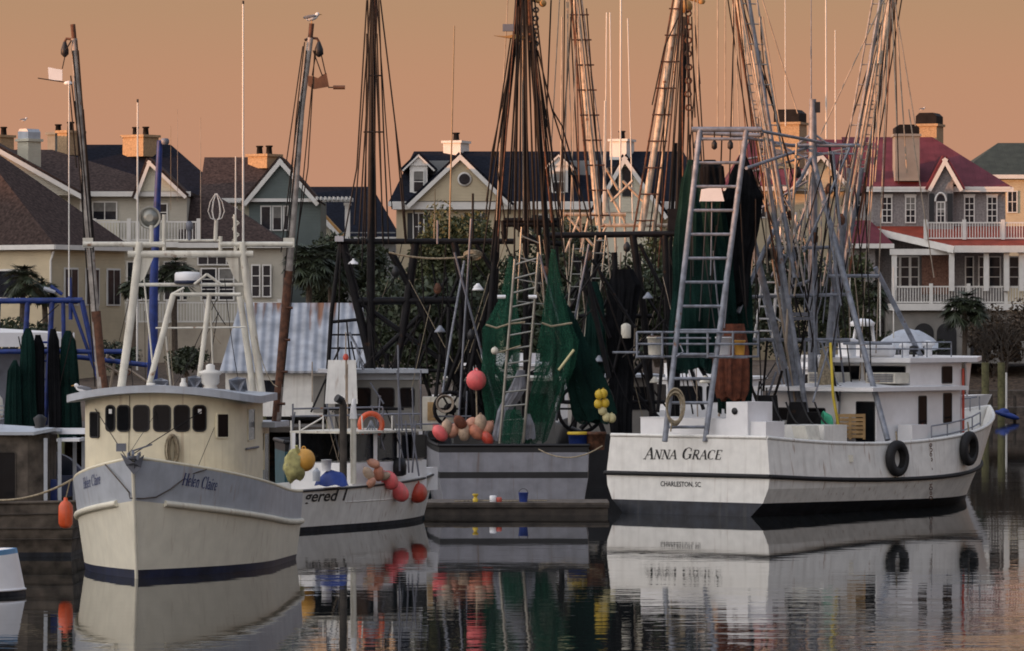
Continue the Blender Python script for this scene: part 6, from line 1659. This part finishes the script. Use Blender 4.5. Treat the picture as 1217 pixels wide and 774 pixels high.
hang('trawl_net', 'small green net hanging at the foot of the aluminium ladder', 'net', 160.9, [(487, 602, 618), (500, 598, 621), (527, 597, 619)], M['green_net'], 7, .3, 65, tg7)
hang('canvas', 'crumpled grey canvas tied inside the aluminium ladder', 'canvas', 161.6, [(440, 615, 624), (460, 606, 624), (490, 592, 606), (518, 586, 600), (524, 588, 598)], M['canvas'], 5, .5, 66)
hang('canvas', 'grey canvas end hanging at the right foot of the aluminium ladder', 'canvas', 161.4, [(492, 626, 630), (505, 623, 634), (522, 624, 636)], M['canvas'], 5, .5, 67)
# floats
float_buoy('mooring_buoy', 'large faded pink and white sphere hanging left of the green nets', P(566, 452, 162), .36, M['pink'], cat='buoy')
part('hanging_rope', M['rope'], gt, 'tube', [P(566, 463, 162), P(567, 500, 162)], .03, 4)
for k, (px, py, r_, m, lb) in enumerate(((523, 515, .26, 'pink', 'hot pink buoy at the left end of the heap on the grey trawler'), (531, 508, .22, 'peach', 'peach buoy just right of the hot pink one on the grey trawler'), (539, 512, .24, 'peach', 'peach buoy third from the left on the grey trawler rail'), (547, 502, .22, 'rust_net', 'dark red buoy on top of the heap on the grey trawler'), (552, 514, .25, 'peach', 'low peach buoy in the middle of the heap on the grey trawler'), (559, 505, .24, 'peach', 'raised peach buoy right of the dark red one'), (566, 514, .24, 'peach', 'low peach buoy third from the right on the grey trawler'), (571, 503, .25, 'peach', 'high peach buoy second from the right on the grey trawler'), (578, 510, .26, 'peach', 'large peach buoy at the right end of the heap'), (579, 521, .22, 'red', 'low red buoy at the right end of the heap'))):
    float_buoy('buoy', lb, P(px, py, 161.6 + .12 * (k % 3)), r_ * .9, M[('salmon', 'tanfoam', 'peach')[k % 3] if m == 'peach' else m], 'buoys heaped on the grey trawler', 1.4, Matrix.Rotation(.7 * ((k % 3) - 1), 3, 'Y'))
for k, (px, py, m, lb) in enumerate(((712, 469, 'yellow', 'topmost yellow float of the string by the green nets, left one'), (717, 468, 'yellow', 'topmost yellow float of the string by the green nets, right one'), (711, 480, 'yellow', 'second row yellow float of the string, left one'), (719, 479, 'yellow', 'second row yellow float of the string, right one'), (716, 488, 'yellowpale', 'single pale yellow float in the middle of the string'), (721, 496, 'yellowpale', 'lowest pale float of the string, left one'), (727, 497, 'yellowpale', 'lowest pale float of the string, right one'))):
    float_buoy('net_float', lb, P(px, py, 161.2 + .05 * k), .155, M[m], 'yellow floats on the net rope', 1.1)
float_buoy('net_float', 'small cream float on a rope in front of the left green net', P(588, 417, 160.8), .13, M['offwhite'])
tag(part('rope', M['rope'], None, 'tube', [P(592, 419, 160.8), P(603, 416, 160.9), P(619, 411, 161)], .03, 5), 'short tan rope leading from the small cream float across the ladder', 'rope')
for px, m, m2, lb in ((687, 'bluetarp', 'yellow', 'blue tub with yellow rim on the right of the grey trawler stern'), (708, 'rust', 'rust', 'rusty brown tub on the right corner of the grey trawler stern')):
    b0 = P(px, 528, 161.6); t_ = tag(part('tub', M[m], None, 'lathe', b0, [(.30, -.2), (.36, .36), (.37, .36)], 16), lb, 'tub')
    part('rim', M[m2], t_, 'lathe', b0, [(.375, .34), (.39, .36), (.39, .42), (.36, .44)], 16)
tag(part('mooring_line', M['rope'], None, 'tube', sag(P(640, 534, 160.4), P(716, 530, 157.8), .35, 10), .025, 5), 'thin mooring line sagging across the grey trawler transom to the white trawler', 'rope')

# ================================================================ black steel trawler
F = Fr((-8.6, 168.3, 0), R(82))
bb = thing('trawler', 'black and teal trawler with black steel gantry behind the small white workboat', 'trawler', (-6, 168, 0))
H8 = Hull(F, 5.6, .3, 2.4, .4, 2.2, 2.1, [(lambda t: -.6, .5, 1.8), (lambda t: 0, .9, 2.2), (lambda t: 1.85, 1.0, 2.6), (lambda t: 2.2, 1.02, 2.8)], [M['bootblack'], M['teal'], M['black']], [0, 1, 2, 2, 2], bb, bul=.7)
H8.rail('rail_cap', M['black'], bb, 3, .08, 0)
wh8 = deckhouse(F, [(1.9, -1.5), (5.0, -1.5), (5.0, 1.5), (1.9, 1.5)], 1.4, ZS(447, 167), M['stucco_grey'], bb)
roof_slab(F, [(1.6, -1.9), (5.3, -1.9), (5.3, 1.9), (1.6, 1.9)], ZS(444, 167), .14, M['greyblue'], wh8, .06)
g = MB(); g.fbox(F, 1.88, 5.02, 1.5, 1.56, ZS(452, 166), ZS(441, 166)); g.build('sign_board', M['greyblue'], wh8)
for f0, f1 in ((.25, .42), (.52, .7), (.78, .94)): wall_window(F, (1.9, 1.5), (5.0, 1.5), f0, f1, ZS(484, 166.5), ZS(462, 166.5), wh8, centre=F.w(3.5, 0))
wc = MB(); a, c = P(502, 512, 165.8), P(546, 472, 165.8); wc.box((a.x, 165.9, a.z), (c.x, 167.5, c.z)); w8 = wc.build('deck_cabin', M['offwhite'], bb)
g = MB(); a, c = P(508, 500, 165.8), P(518, 478, 165.8); g.box((a.x, 165.85, a.z), (c.x, 165.89, c.z)); g.build('door', M['pine'], w8)
cc = MB(); cc.hexa([P(386, 480, 165.5), P(425, 480, 165.5), P(425, 480, 167), P(386, 480, 167), P(390, 428, 165.7), P(423, 428, 165.7), P(423, 428, 166.8), P(390, 428, 166.8)]); cc.build('funnel_casing', M['white'], bb)
Yk = 168
km = pole('mast', M['blacksteel'], bb, Yk, [(440, 515), (441, 290), (444, -30)], 6.0, 12, 3.6)
pole('topmast', M['rust'], km, Yk, [(444, 42), (445, -30)], 4.2, 8)
gk = pole('gantry', M['blacksteel'], bb, Yk, [(400, 287), (612, 287)], 3.4, 8)
for a, c, r_ in (((405, 285), (394, 372), 2.6), ((394, 372), (386, 500), 2.6), ((408, 290), (440, 430), 5), ((440, 430), (462, 520), 5), ((540, 288), (556, 380), 4.5), ((556, 380), (580, 470), 4.2), ((494, 290), (478, 400), 5), ((478, 400), (463, 470), 4.5), ((465, 300), (500, 365), 4.2), ((500, 365), (545, 455), 5.2), ((545, 455), (575, 500), 5.2), ((430, 440), (500, 375), 3.2), ((428, 360), (545, 442), 3.0), ((532, 330), (480, 410), 2.2), ((392, 383), (425, 380), 2.0), ((566, 290), (590, 330), 2.6), ((545, 330), (515, 405), 2.0), ((438, 440), (430, 510), 3.4), ((460, 420), (455, 520), 3.0), ((548, 360), (548, 500), 3), ((590, 290), (583, 500), 4)): pole('gantry_leg', M['blacksteel'], gk, Yk, [a, c], r_, 8)
pole('crossbeam', M['blacksteel'], gk, Yk, [(425, 358), (545, 357)], 4.5, 8); pole('crossbeam', M['blacksteel'], gk, Yk, [(392, 398), (432, 398)], 1.3, 6); pole('crossbeam', M['blacksteel'], gk, Yk, [(390, 414), (435, 414)], 1.2, 6); pole('crossbeam', M['blacksteel'], gk, Yk, [(440, 440), (555, 441)], 2.4, 6); pole('crossbeam', M['blacksteel'], gk, 166, [(390, 486), (480, 486)], 2.0, 6)
g = MB(); a = P(402, 284, Yk - .5); g.box(a + Vector((-.12, -.15, -.1)), a + Vector((.2, .15, .1))); g.build('deck_light', M['greyblue'], gk)
g = MB(); g.lathe(P(420, 314, Yk - .4), [(.19, 0), (.17, .06), (.05, .14), (.04, .2)], 14); g.build('lamp_shade', M['cleanwhite'], gk); part('lamp_arm', M['wire'], gk, 'tube', [P(420, 308, Yk - .4), P(412, 300, Yk - .2)], .03, 4)
stays(M['wire'], bb, Yk - .5, [(437, 0, 438, 90), (438, 90, 426, 290), (436, 0, 424, 200), (424, 200, 408, 288), (450, 0, 456, 160), (456, 160, 462, 290), (452, 0, 470, 150), (470, 150, 482, 290), (448, 40, 455, 287), (436, 40, 434, 290), (470, 150, 478, 215), (478, 215, 483, 285), (432, 157, 456, 157), (437, 90, 453, 90), (405, 290, 400, 470), (500, 290, 510, 480), (530, 290, 518, 500), (560, 290, 562, 500)], .9)
pole('antenna', M['whipdark'], bb, Yk, [(534, 287), (540, 31)], 1.2, 6, .8)
pole('antenna', M['whipdark'], bb, Yk, [(516, 287), (517, 225)], 1.0, 6, .8); pole('antenna', M['wire'], bb, Yk, [(562, 287), (562, 230)], 1.6, 6); pole('antenna', M['wire'], bb, Yk, [(493, 287), (492, 250)], 1.0, 6)
part('hawser', M['rope'], bb, 'tube', sag(P(462, 300, Yk - .6), P(572, 302, Yk - .6), .2, 10), .04, 5)
g = MB()
for k in range(4): g.torus(P(562, 302 + k, Yk - .7), .32, .035, (0, .4, 1), 16, 5)
tag(g.build('rope_coil', M['rope']), 'tan rope coil tied on the black gantry beam near the trees', 'rope')
part('davit', M['steel'], bb, 'tube', [P(552, 310, 166.5), P(536, 400, 166.2), P(524, 480, 166)], .05, 6)
part('davit', M['steel'], bb, 'tube', [P(415, 395, 166), P(423, 410, 166), P(432, 440, 166)], .05, 6)
g = MB()
for k in range(4): g.torus(P(529, 480, 165.2) + Vector((0, -.03 * k, 0)), .26 + .02 * k, .02, (0, 1, 0), 16, 4)
tag(g.build('cable_coil', M['wirepale']), 'pale coil of cable hanging on the white deck cabin behind the workboat', 'cable')
for pts in ([(452, 470), (448, 520)], [(470, 505), (560, 503)], [(490, 460), (492, 520)], [(515, 495), (560, 495)], [(440, 492), (500, 492)], [(555, 465), (553, 520)], [(500, 440), (500, 520)], [(440, 455), (456, 480)]): pole('rail_pipe', M['steeldark'], bb, 165.4, pts, 1.2, 6)
# second black gantry trawler with pale booms
F = Fr((4.9, 181, 0), R(-4))
pb = thing('trawler', 'trawler with black gantry and pale sunlit booms between the grey and white trawlers', 'trawler', (4.5, 188, 0))
H9 = Hull(F, 16, 1, 2.4, .45, 2.4, 2.3, [(lambda t: -.6, .5, 1.8), (lambda t: 0, .9, 1.9), (lambda t: 1.8 + .6 * t * t, 1, 2.3), (lambda t: 2.15 + .6 * t * t, 1, 2.4)], [M['bootblack'], M['black'], M['black']], [0, 1, 1, 1, 1], pb, bul=.8)
wh9 = deckhouse(F, [(8, -1.7), (12, -1.7), (12, 1.7), (8, 1.7)], 1.4, 4.3, M['stucco_grey'], pb)
roof_slab(F, [(7.6, -2), (12.4, -2), (12.4, 2), (7.6, 2)], 4.3, .12, M['greyblue'], wh9, .1)
wall_window(F, (8, -1.7), (8, 1.7), .1, .42, 3.0, 3.9, wh9, centre=F.w(10, 0)); wall_window(F, (8, -1.7), (8, 1.7), .58, .9, 3.0, 3.9, wh9, centre=F.w(10, 0))
Yp = 184
gp = pole('gantry', M['blacksteel'], pb, Yp, [(650, 280), (802, 278)], 3.6, 8)
for a, c, r_ in (((752, 280), (765, 370), 4.5), ((765, 370), (778, 520), 4.5), ((712, 285), (700, 360), 3.6), ((700, 360), (680, 520), 3.8), ((790, 280), (800, 520), 4), ((660, 285), (668, 480), 3.4), ((720, 300), (660, 370), 2.6), ((680, 300), (700, 360), 2.4), ((690, 400), (785, 500), 3.0), ((785, 410), (690, 510), 3.0), ((730, 300), (740, 520), 3.6), ((760, 290), (790, 350), 2.4), ((700, 470), (720, 520), 3), ((735, 470), (752, 440), 3)): pole('gantry_leg', M['blacksteel'], gp, Yp, [a, c], r_, 8)
pole('crossbeam', M['blacksteel'], gp, Yp, [(680, 376), (775, 376)], 2.6, 8); pole('crossbeam', M['blacksteel'], gp, Yp, [(670, 478), (790, 478)], 2.4, 8)
g = MB(); a, c = P(794, 280, Yp), P(808, 248, Yp); g.box((a.x, Yp, a.z), (c.x, Yp + .4, c.z)); g.build('gantry_head', M['blacksteel'], gp)
pk = pole('mast', M['blacksteel'], pb, 186, [(803, 520), (806, 250), (815, 20)], 5, 10, 3.4); pole('mast', M['blacksteel'], pb, 186.4, [(796, 520), (797, 290), (803, 170)], 2.2, 8)
g = MB(); g.tube([P(813, -4, 186), P(834, 2, 186)], .1, 6); g.ball(P(815, 8, 186), .28); g.lathe(P(834, 2, 186), [(.1, -.1), (.16, 0), (.1, .1)], 10); g.build('masthead_arm', M['ochre'], pk)
g = MB()
for k in range(16): g.torus(P(818 + .3 * (k % 3), 16 + k * 8, 185.6), .12, .04, (1, 0, 0) if k % 2 else (0, 1, 0), 8, 4)
g.build('hanging_chain', M['rust'], pk)
for base, mid, top, sg in (((712, 268), (699, 140), (681, -30), 1), ((762, 275), (784, 140), (812, -40), -1)):
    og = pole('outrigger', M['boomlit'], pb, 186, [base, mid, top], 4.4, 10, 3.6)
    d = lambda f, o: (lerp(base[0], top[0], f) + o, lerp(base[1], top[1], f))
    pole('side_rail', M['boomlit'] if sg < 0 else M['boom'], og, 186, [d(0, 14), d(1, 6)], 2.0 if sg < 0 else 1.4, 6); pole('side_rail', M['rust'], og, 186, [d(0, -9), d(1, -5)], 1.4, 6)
    for k in range(10): stays(M['rust'], og, 185.8, [(*d(k / 10 + .04, -9), *d(k / 10 + .04, 14))], .9, 'rung')
g = MB()
for y in (255, 268): g.tube([P(664 if y == 255 else 712, y, 187), P(744 if y == 255 else 800, y, 187)], .09, 6)
for px in (668, 690, 712, 730, 742): g.tube([P(px, 255, 187), P(px + 2, 300, 187)], .05, 5)
for x0, y0, x1, y1 in ((722, 225, 742, 262), (752, 215, 726, 240), (735, 226, 720, 200), (740, 215, 765, 240), (690, 255, 672, 300), (700, 258, 690, 300), (675, 258, 705, 292), (720, 270, 705, 300)): g.tube([P(x0, y0, 187), P(x1, y1, 187)], .06, 5)
g.build('crows_nest_rail', M['boomlit'], pb)
for px, y0, y1, rp_ in ((725, 15, 220, .9), (717, 265, 120, 1.0), (737, 270, -20, 1.2), (752, 262, 22, .8), (719, 262, 15, .8)): pole('antenna', M['whip'], pb, 187, [(px, y0), (px + (2 if px < 730 else -6 if px > 745 else 1), y1)], rp_, 6)
stays(M['wire'], pb, 185.5, [(671, 0, 668, 280), (678, 20, 690, 260), (690, 0, 712, 200), (697, 10, 716, 260), (822, 20, 826, 140), (822, 55, 833, 175), (826, 30, 832, 100), (811, 10, 790, 55), (790, 55, 775, 125), (809, 60, 792, 300), (818, 140, 814, 300), (829, 60, 840, 250), (803, 40, 770, 290), (826, 100, 818, 200), (790, 100, 786, 290), (780, 280, 772, 500), (745, 290, 730, 490), (710, 300, 740, 500), (820, 160, 826, 300)], .8)
stays(M['wirepale'], pb, 185.3, [(825, 0, 826, 60), (829, 0, 830, 120), (668, 20, 666, 262), (721, 280, 735, 440), (757, 290, 752, 480), (738, 300, 728, 460), (690, 320, 700, 420), (672, 310, 690, 480)], .8)
ladder('ladder', M['aluminium'], pb, 183, (695, 400), (708, 280), (708, 400), (720, 280), 8, 1.1, .9); ladder('ladder', M['aluminium'], pb, 183.2, (674, 380), (682, 290), (686, 380), (694, 290), 6, 1.0, .8)
tgp = 'nets on the pale boom trawler'
hang('trawl_net', 'black net hanging in the middle of the far black gantry', 'net', 182.6, [(320, 728, 752), (340, 722, 758), (420, 724, 752), (520, 726, 750)], M['black_net'], 8, .4, 71, tgp)
hang('trawl_net', 'dark green patched net left in the far black gantry', 'net', 182.2, [(335, 702, 710), (360, 698, 716), (430, 696, 720), (455, 700, 714)], M['dark_net'], 8, .4, 72, tgp)
tag(part('lantern', M['offwhite'], None, 'lathe', P(744, 402, 182), [(.18, 0), (.2, .05), (.2, .5), (.16, .55), (.05, .6)], 14), 'pale lidded bucket hanging under the far black gantry beam', 'bucket')
# yachts lying behind
def yacht(label, px, Y, ang, L, deck_y, roof_y, fly_y, extra=None):
    F = Fr((XS(px, Y), Y, 0), R(ang))
    t = thing('motor_yacht', label, 'yacht', (XS(px, Y), Y, 0))
    zd, zr, zf = ZS(deck_y, Y), ZS(roof_y, Y), ZS(fly_y, Y)
    h_ = Hull(F, L, 1.6, zd, .4, 2.1, 1.9, [(lambda t_: -.5, .5, 1.6), (lambda t_: 0, .85, 1.8), (lambda t_: zd * .7, .97, 2), (lambda t_: zd + .3 * t_, 1, 2.4)], [M['bootblack'], M['cleanwhite'], M['cleanwhite']], [0, 1, 1, 1, 1], t, bul=.3)
    p_ = [(L * .2, -1.6), (L * .6, -1.6), (L * .72, -.9), (L * .72, .9), (L * .6, 1.6), (L * .2, 1.6)]
    c_ = deckhouse(F, p_, zd - .3, zr, M['cleanwhite'], t, 'cabin')
    for a, b_ in (((L * .2, -1.6), (L * .6, -1.6)), ((L * .2, 1.6), (L * .6, 1.6))):
        wall_window(F, a, b_, .1, .45, lerp(zd, zr, .3), lerp(zd, zr, .8), c_, centre=F.w(L * .4, 0)); wall_window(F, a, b_, .52, .9, lerp(zd, zr, .3), lerp(zd, zr, .8), c_, centre=F.w(L * .4, 0))
    wall_window(F, (L * .2, -1.6), (L * .2, 1.6), .1, .9, lerp(zd, zr, .3), lerp(zd, zr, .85), c_, centre=F.w(L * .4, 0))
    roof_slab(F, offset_plan(p_, .25), zr, .12, M['cleanwhite'], c_, .1)
    p2 = [(L * .25, -1.3), (L * .5, -1.3), (L * .58, 0), (L * .5, 1.3), (L * .25, 1.3)]
    deckhouse(F, p2, zr + .1, zf, M['cleanwhite'], t, 'flybridge')
    return F, t
F, yt = yacht('white motor yacht with tarpaulined flybridge behind the white trawler pilothouse', 985, 196, 66, 4.6, 470, 432, 406)
tr = MB(); rows = []
for i in range(6):
    rows.append([P(1045 + 70 * j / 12, 415 - 24 * math.sin(math.pi * (j / 12 * .8 + .1)) * math.sin(math.pi * i / 5) ** .5, 195 + i * .5) + Vector((0, 0, .05 * math.sin(5 * j + 3 * i))) for j in range(13)])
tr.grid(rows); tag(tr.build('boat_cover', M['greyblue']), 'pale blue white canvas cover over the yacht flybridge', 'cover')
g = MB(); g.lathe(P(1025, 388, 195), [(.5, 0), (.55, .15), (.35, .3), (.05, .34)], 18); rdm = g.build('radar_dome', M['cleanwhite'], yt)
pole('radar_mast', M['cleanwhite'], yt, 195.2, [(1010, 435), (1018, 385), (1036, 385), (1042, 435)], 2.0, 8)
for px, y0, y1 in ((1062, 410, 318), (1046, 400, 330), (1010, 400, 330)): pole('antenna', M['whip'], yt, 195.5, [(px, y0), (px, y1)], .9, 6)
for k in range(6): part('rod_holder', M['steeldark'], yt, 'tube', [P(1052 + k * 4, 424, 194.6), P(1052 + k * 4, 416, 194.6)], .05, 5)
yacht('white motor yacht with a dark window seen through the black gantry', 740, 212, 80, 9, 488, 452, 432)
yacht('white cabin cruiser half hidden behind the dark nets of the white trawler', 905, 199, 75, 9, 478, 440, 422)
yacht('small white cruiser seen left of the green nets behind the black gantry', 520, 203, 80, 8, 470, 436, 420)
# small chimney birds
bird('tiny dark bird on the orange lit chimney of the red roofed house', P(1096, 137, 342) + UP * .3, .35, 1)
bird('dark bird perched on the cupola like chimney at the far left', P(28, 151, 310) + UP * .3, .4, 1)

# working clutter on the crowded boats: braces, ropes, blocks, lamps
rg = random.Random(91)
def clutter(t, n_, x0, x1, y0, y1, Y0, Y1, mats, lo=50, hi=170, r=(.5, 1.4), slant=60, nm='gear_line'):
    for i in range(n_):
        a = rg.uniform(x0, x1); b_ = rg.uniform(y0, y1); e = min(y1 + 60, b_ + rg.uniform(lo, hi)); Yc_ = rg.uniform(Y0, Y1)
        m_ = mats[i % len(mats)]
        p0, p1 = P(a, b_, Yc_), P(a + rg.uniform(-slant, slant), e, Yc_ + rg.uniform(-.5, .5))
        g = MB(); g.tube(sag(p0, p1, rg.choice((0, 0, .12, .3)), 6), (rg.uniform(*r) if m_ not in ('rope', 'wirepale') else rg.uniform(.3, .55)) / FPX * Yc_, 5); g.build(nm, M[m_], t)
clutter(bb, 30, 400, 590, 288, 430, 166.5, 169.5, ('blacksteel', 'wire', 'wire', 'rope', 'blacksteel'))
clutter(bb, 12, 430, 585, 360, 440, 166, 169, ('blacksteel',), 60, 120, (1.8, 3.2), 70, 'brace')
clutter(gt, 26, 545, 720, 270, 420, 164, 169, ('blacksteel', 'wire', 'wire', 'wirepale', 'rope'))
clutter(gt, 10, 560, 710, 300, 420, 166, 169.5, ('blacksteel',), 70, 150, (2.0, 3.4), 60, 'brace')
clutter(pb, 34, 670, 815, 282, 440, 181, 187, ('blacksteel', 'wire', 'wirepale', 'wire', 'rope'))
clutter(pb, 12, 680, 805, 300, 430, 182, 186, ('blacksteel',), 70, 150, (1.8, 3.2), 70, 'brace')
clutter(ag, 12, 820, 900, 190, 330, 157.5, 158.6, ('wire', 'black', 'wire', 'steeldark'), 90, 190, (.4, 1.0), 14)
clutter(ag, 14, 890, 1000, 395, 470, 159.5, 162, ('wire', 'black', 'steel', 'steeldark'), 30, 70, (.7, 1.8), 25, 'hose')
clutter(hc, 12, 150, 320, 300, 400, 121.4, 122.6, ('wire', 'wire', 'rope'), 60, 150, (.3, .6), 50)
clutter(cb, 12, 350, 490, 478, 520, 146.2, 148, ('steeldark', 'wirepale', 'wire'), 20, 60, (.5, 1.1), 20)
for i, (px, py, Yc_, m_, t) in enumerate(((568, 345, 165, 'cleanwhite', gt), (523, 395, 166.5, 'steel', bb), (770, 355, 182, 'steel', pb), (778, 455, 183, 'offwhite', pb), (712, 430, 182, 'steel', pb), (838, 455, 158.6, 'offwhite', ag))):
    g = MB(); a = P(px, py, Yc_); g.lathe(a, [(.05, .25), (.08, .2), (.20, .05), (.22, 0), (.19, -.01)], 14); g.build('work_lamp', M[m_], t)
for i, (px, py, Yc_, t) in enumerate(((560, 405, 166, gt), (648, 330, 165, gt), (470, 330, 167, bb), (520, 350, 167.2, bb), (745, 300, 182.5, pb), (700, 310, 182, pb), (770, 410, 182.4, pb))):
    part('block', M['rust' if i % 2 else 'black'], t, 'lathe', P(px, py, Yc_), [(.04, 0), (.14, .08), (.15, .26), (.05, .42)], 10)
for px, py, r_ in ((690, 486, .85), (706, 478, .7), (535, 486, .6)):
    g = MB(); c = P(px, py, 165.5); g.torus(c, r_, .07, (.3, -1, 0), 24, 6)
    for k in range(6): g.tube([c, c + Vector((r_ * math.cos(k * 1.047), 0, r_ * math.sin(k * 1.047)))], .04, 5)
    g.lathe(c, [(.2, -.2), (.2, .2)], 12, axis=(.3, -1, 0)); g.build('winch_reel', M['blacksteel'], gt if px > 600 else bb)
for rows, nm in ((((577, 386), (590, 390), (606, 385), (624, 383)), 'rope'), (((644, 384), (655, 388), (668, 386), (680, 384)), 'rope')):
    part('net_rope', M['rope'], gt, 'tube', [P(x_, y_, 161.2) for x_, y_ in rows], .04, 5)
tag(part('line_pole', M['yellowpale'], None, 'tube', [P(664, 440, 160.9), P(682, 416, 161.1)], .05, 6), 'short pale pole stuck through the right green net', 'pole')

fan(gt, 165.4, (618, -30), (574, 583, 592, 602, 611), 300, ('wire', 'blacksteel', 'rust'), 1.0)
fan(gt, 165.4, (629, -30), (640, 648, 656, 664, 672), 290, ('wire', 'blacksteel', 'rust'), 1.0)
fan(gt, 165.2, (622, -30), (606, 616, 628, 636), 280, ('wire', 'wire'), .9)
fan(bb, 167.6, (444, -30), (421, 430, 437, 447, 456, 466), 288, ('wire', 'blacksteel'), .9)
fan(pb, 184.6, (684, -30), (662, 676, 690, 704, 716), 290, ('wire', 'wirepale', 'rust'), .8)
fan(pb, 184.6, (812, -30), (772, 782, 792, 803, 812, 822, 832), 300, ('wire', 'rust', 'blacksteel'), .9)
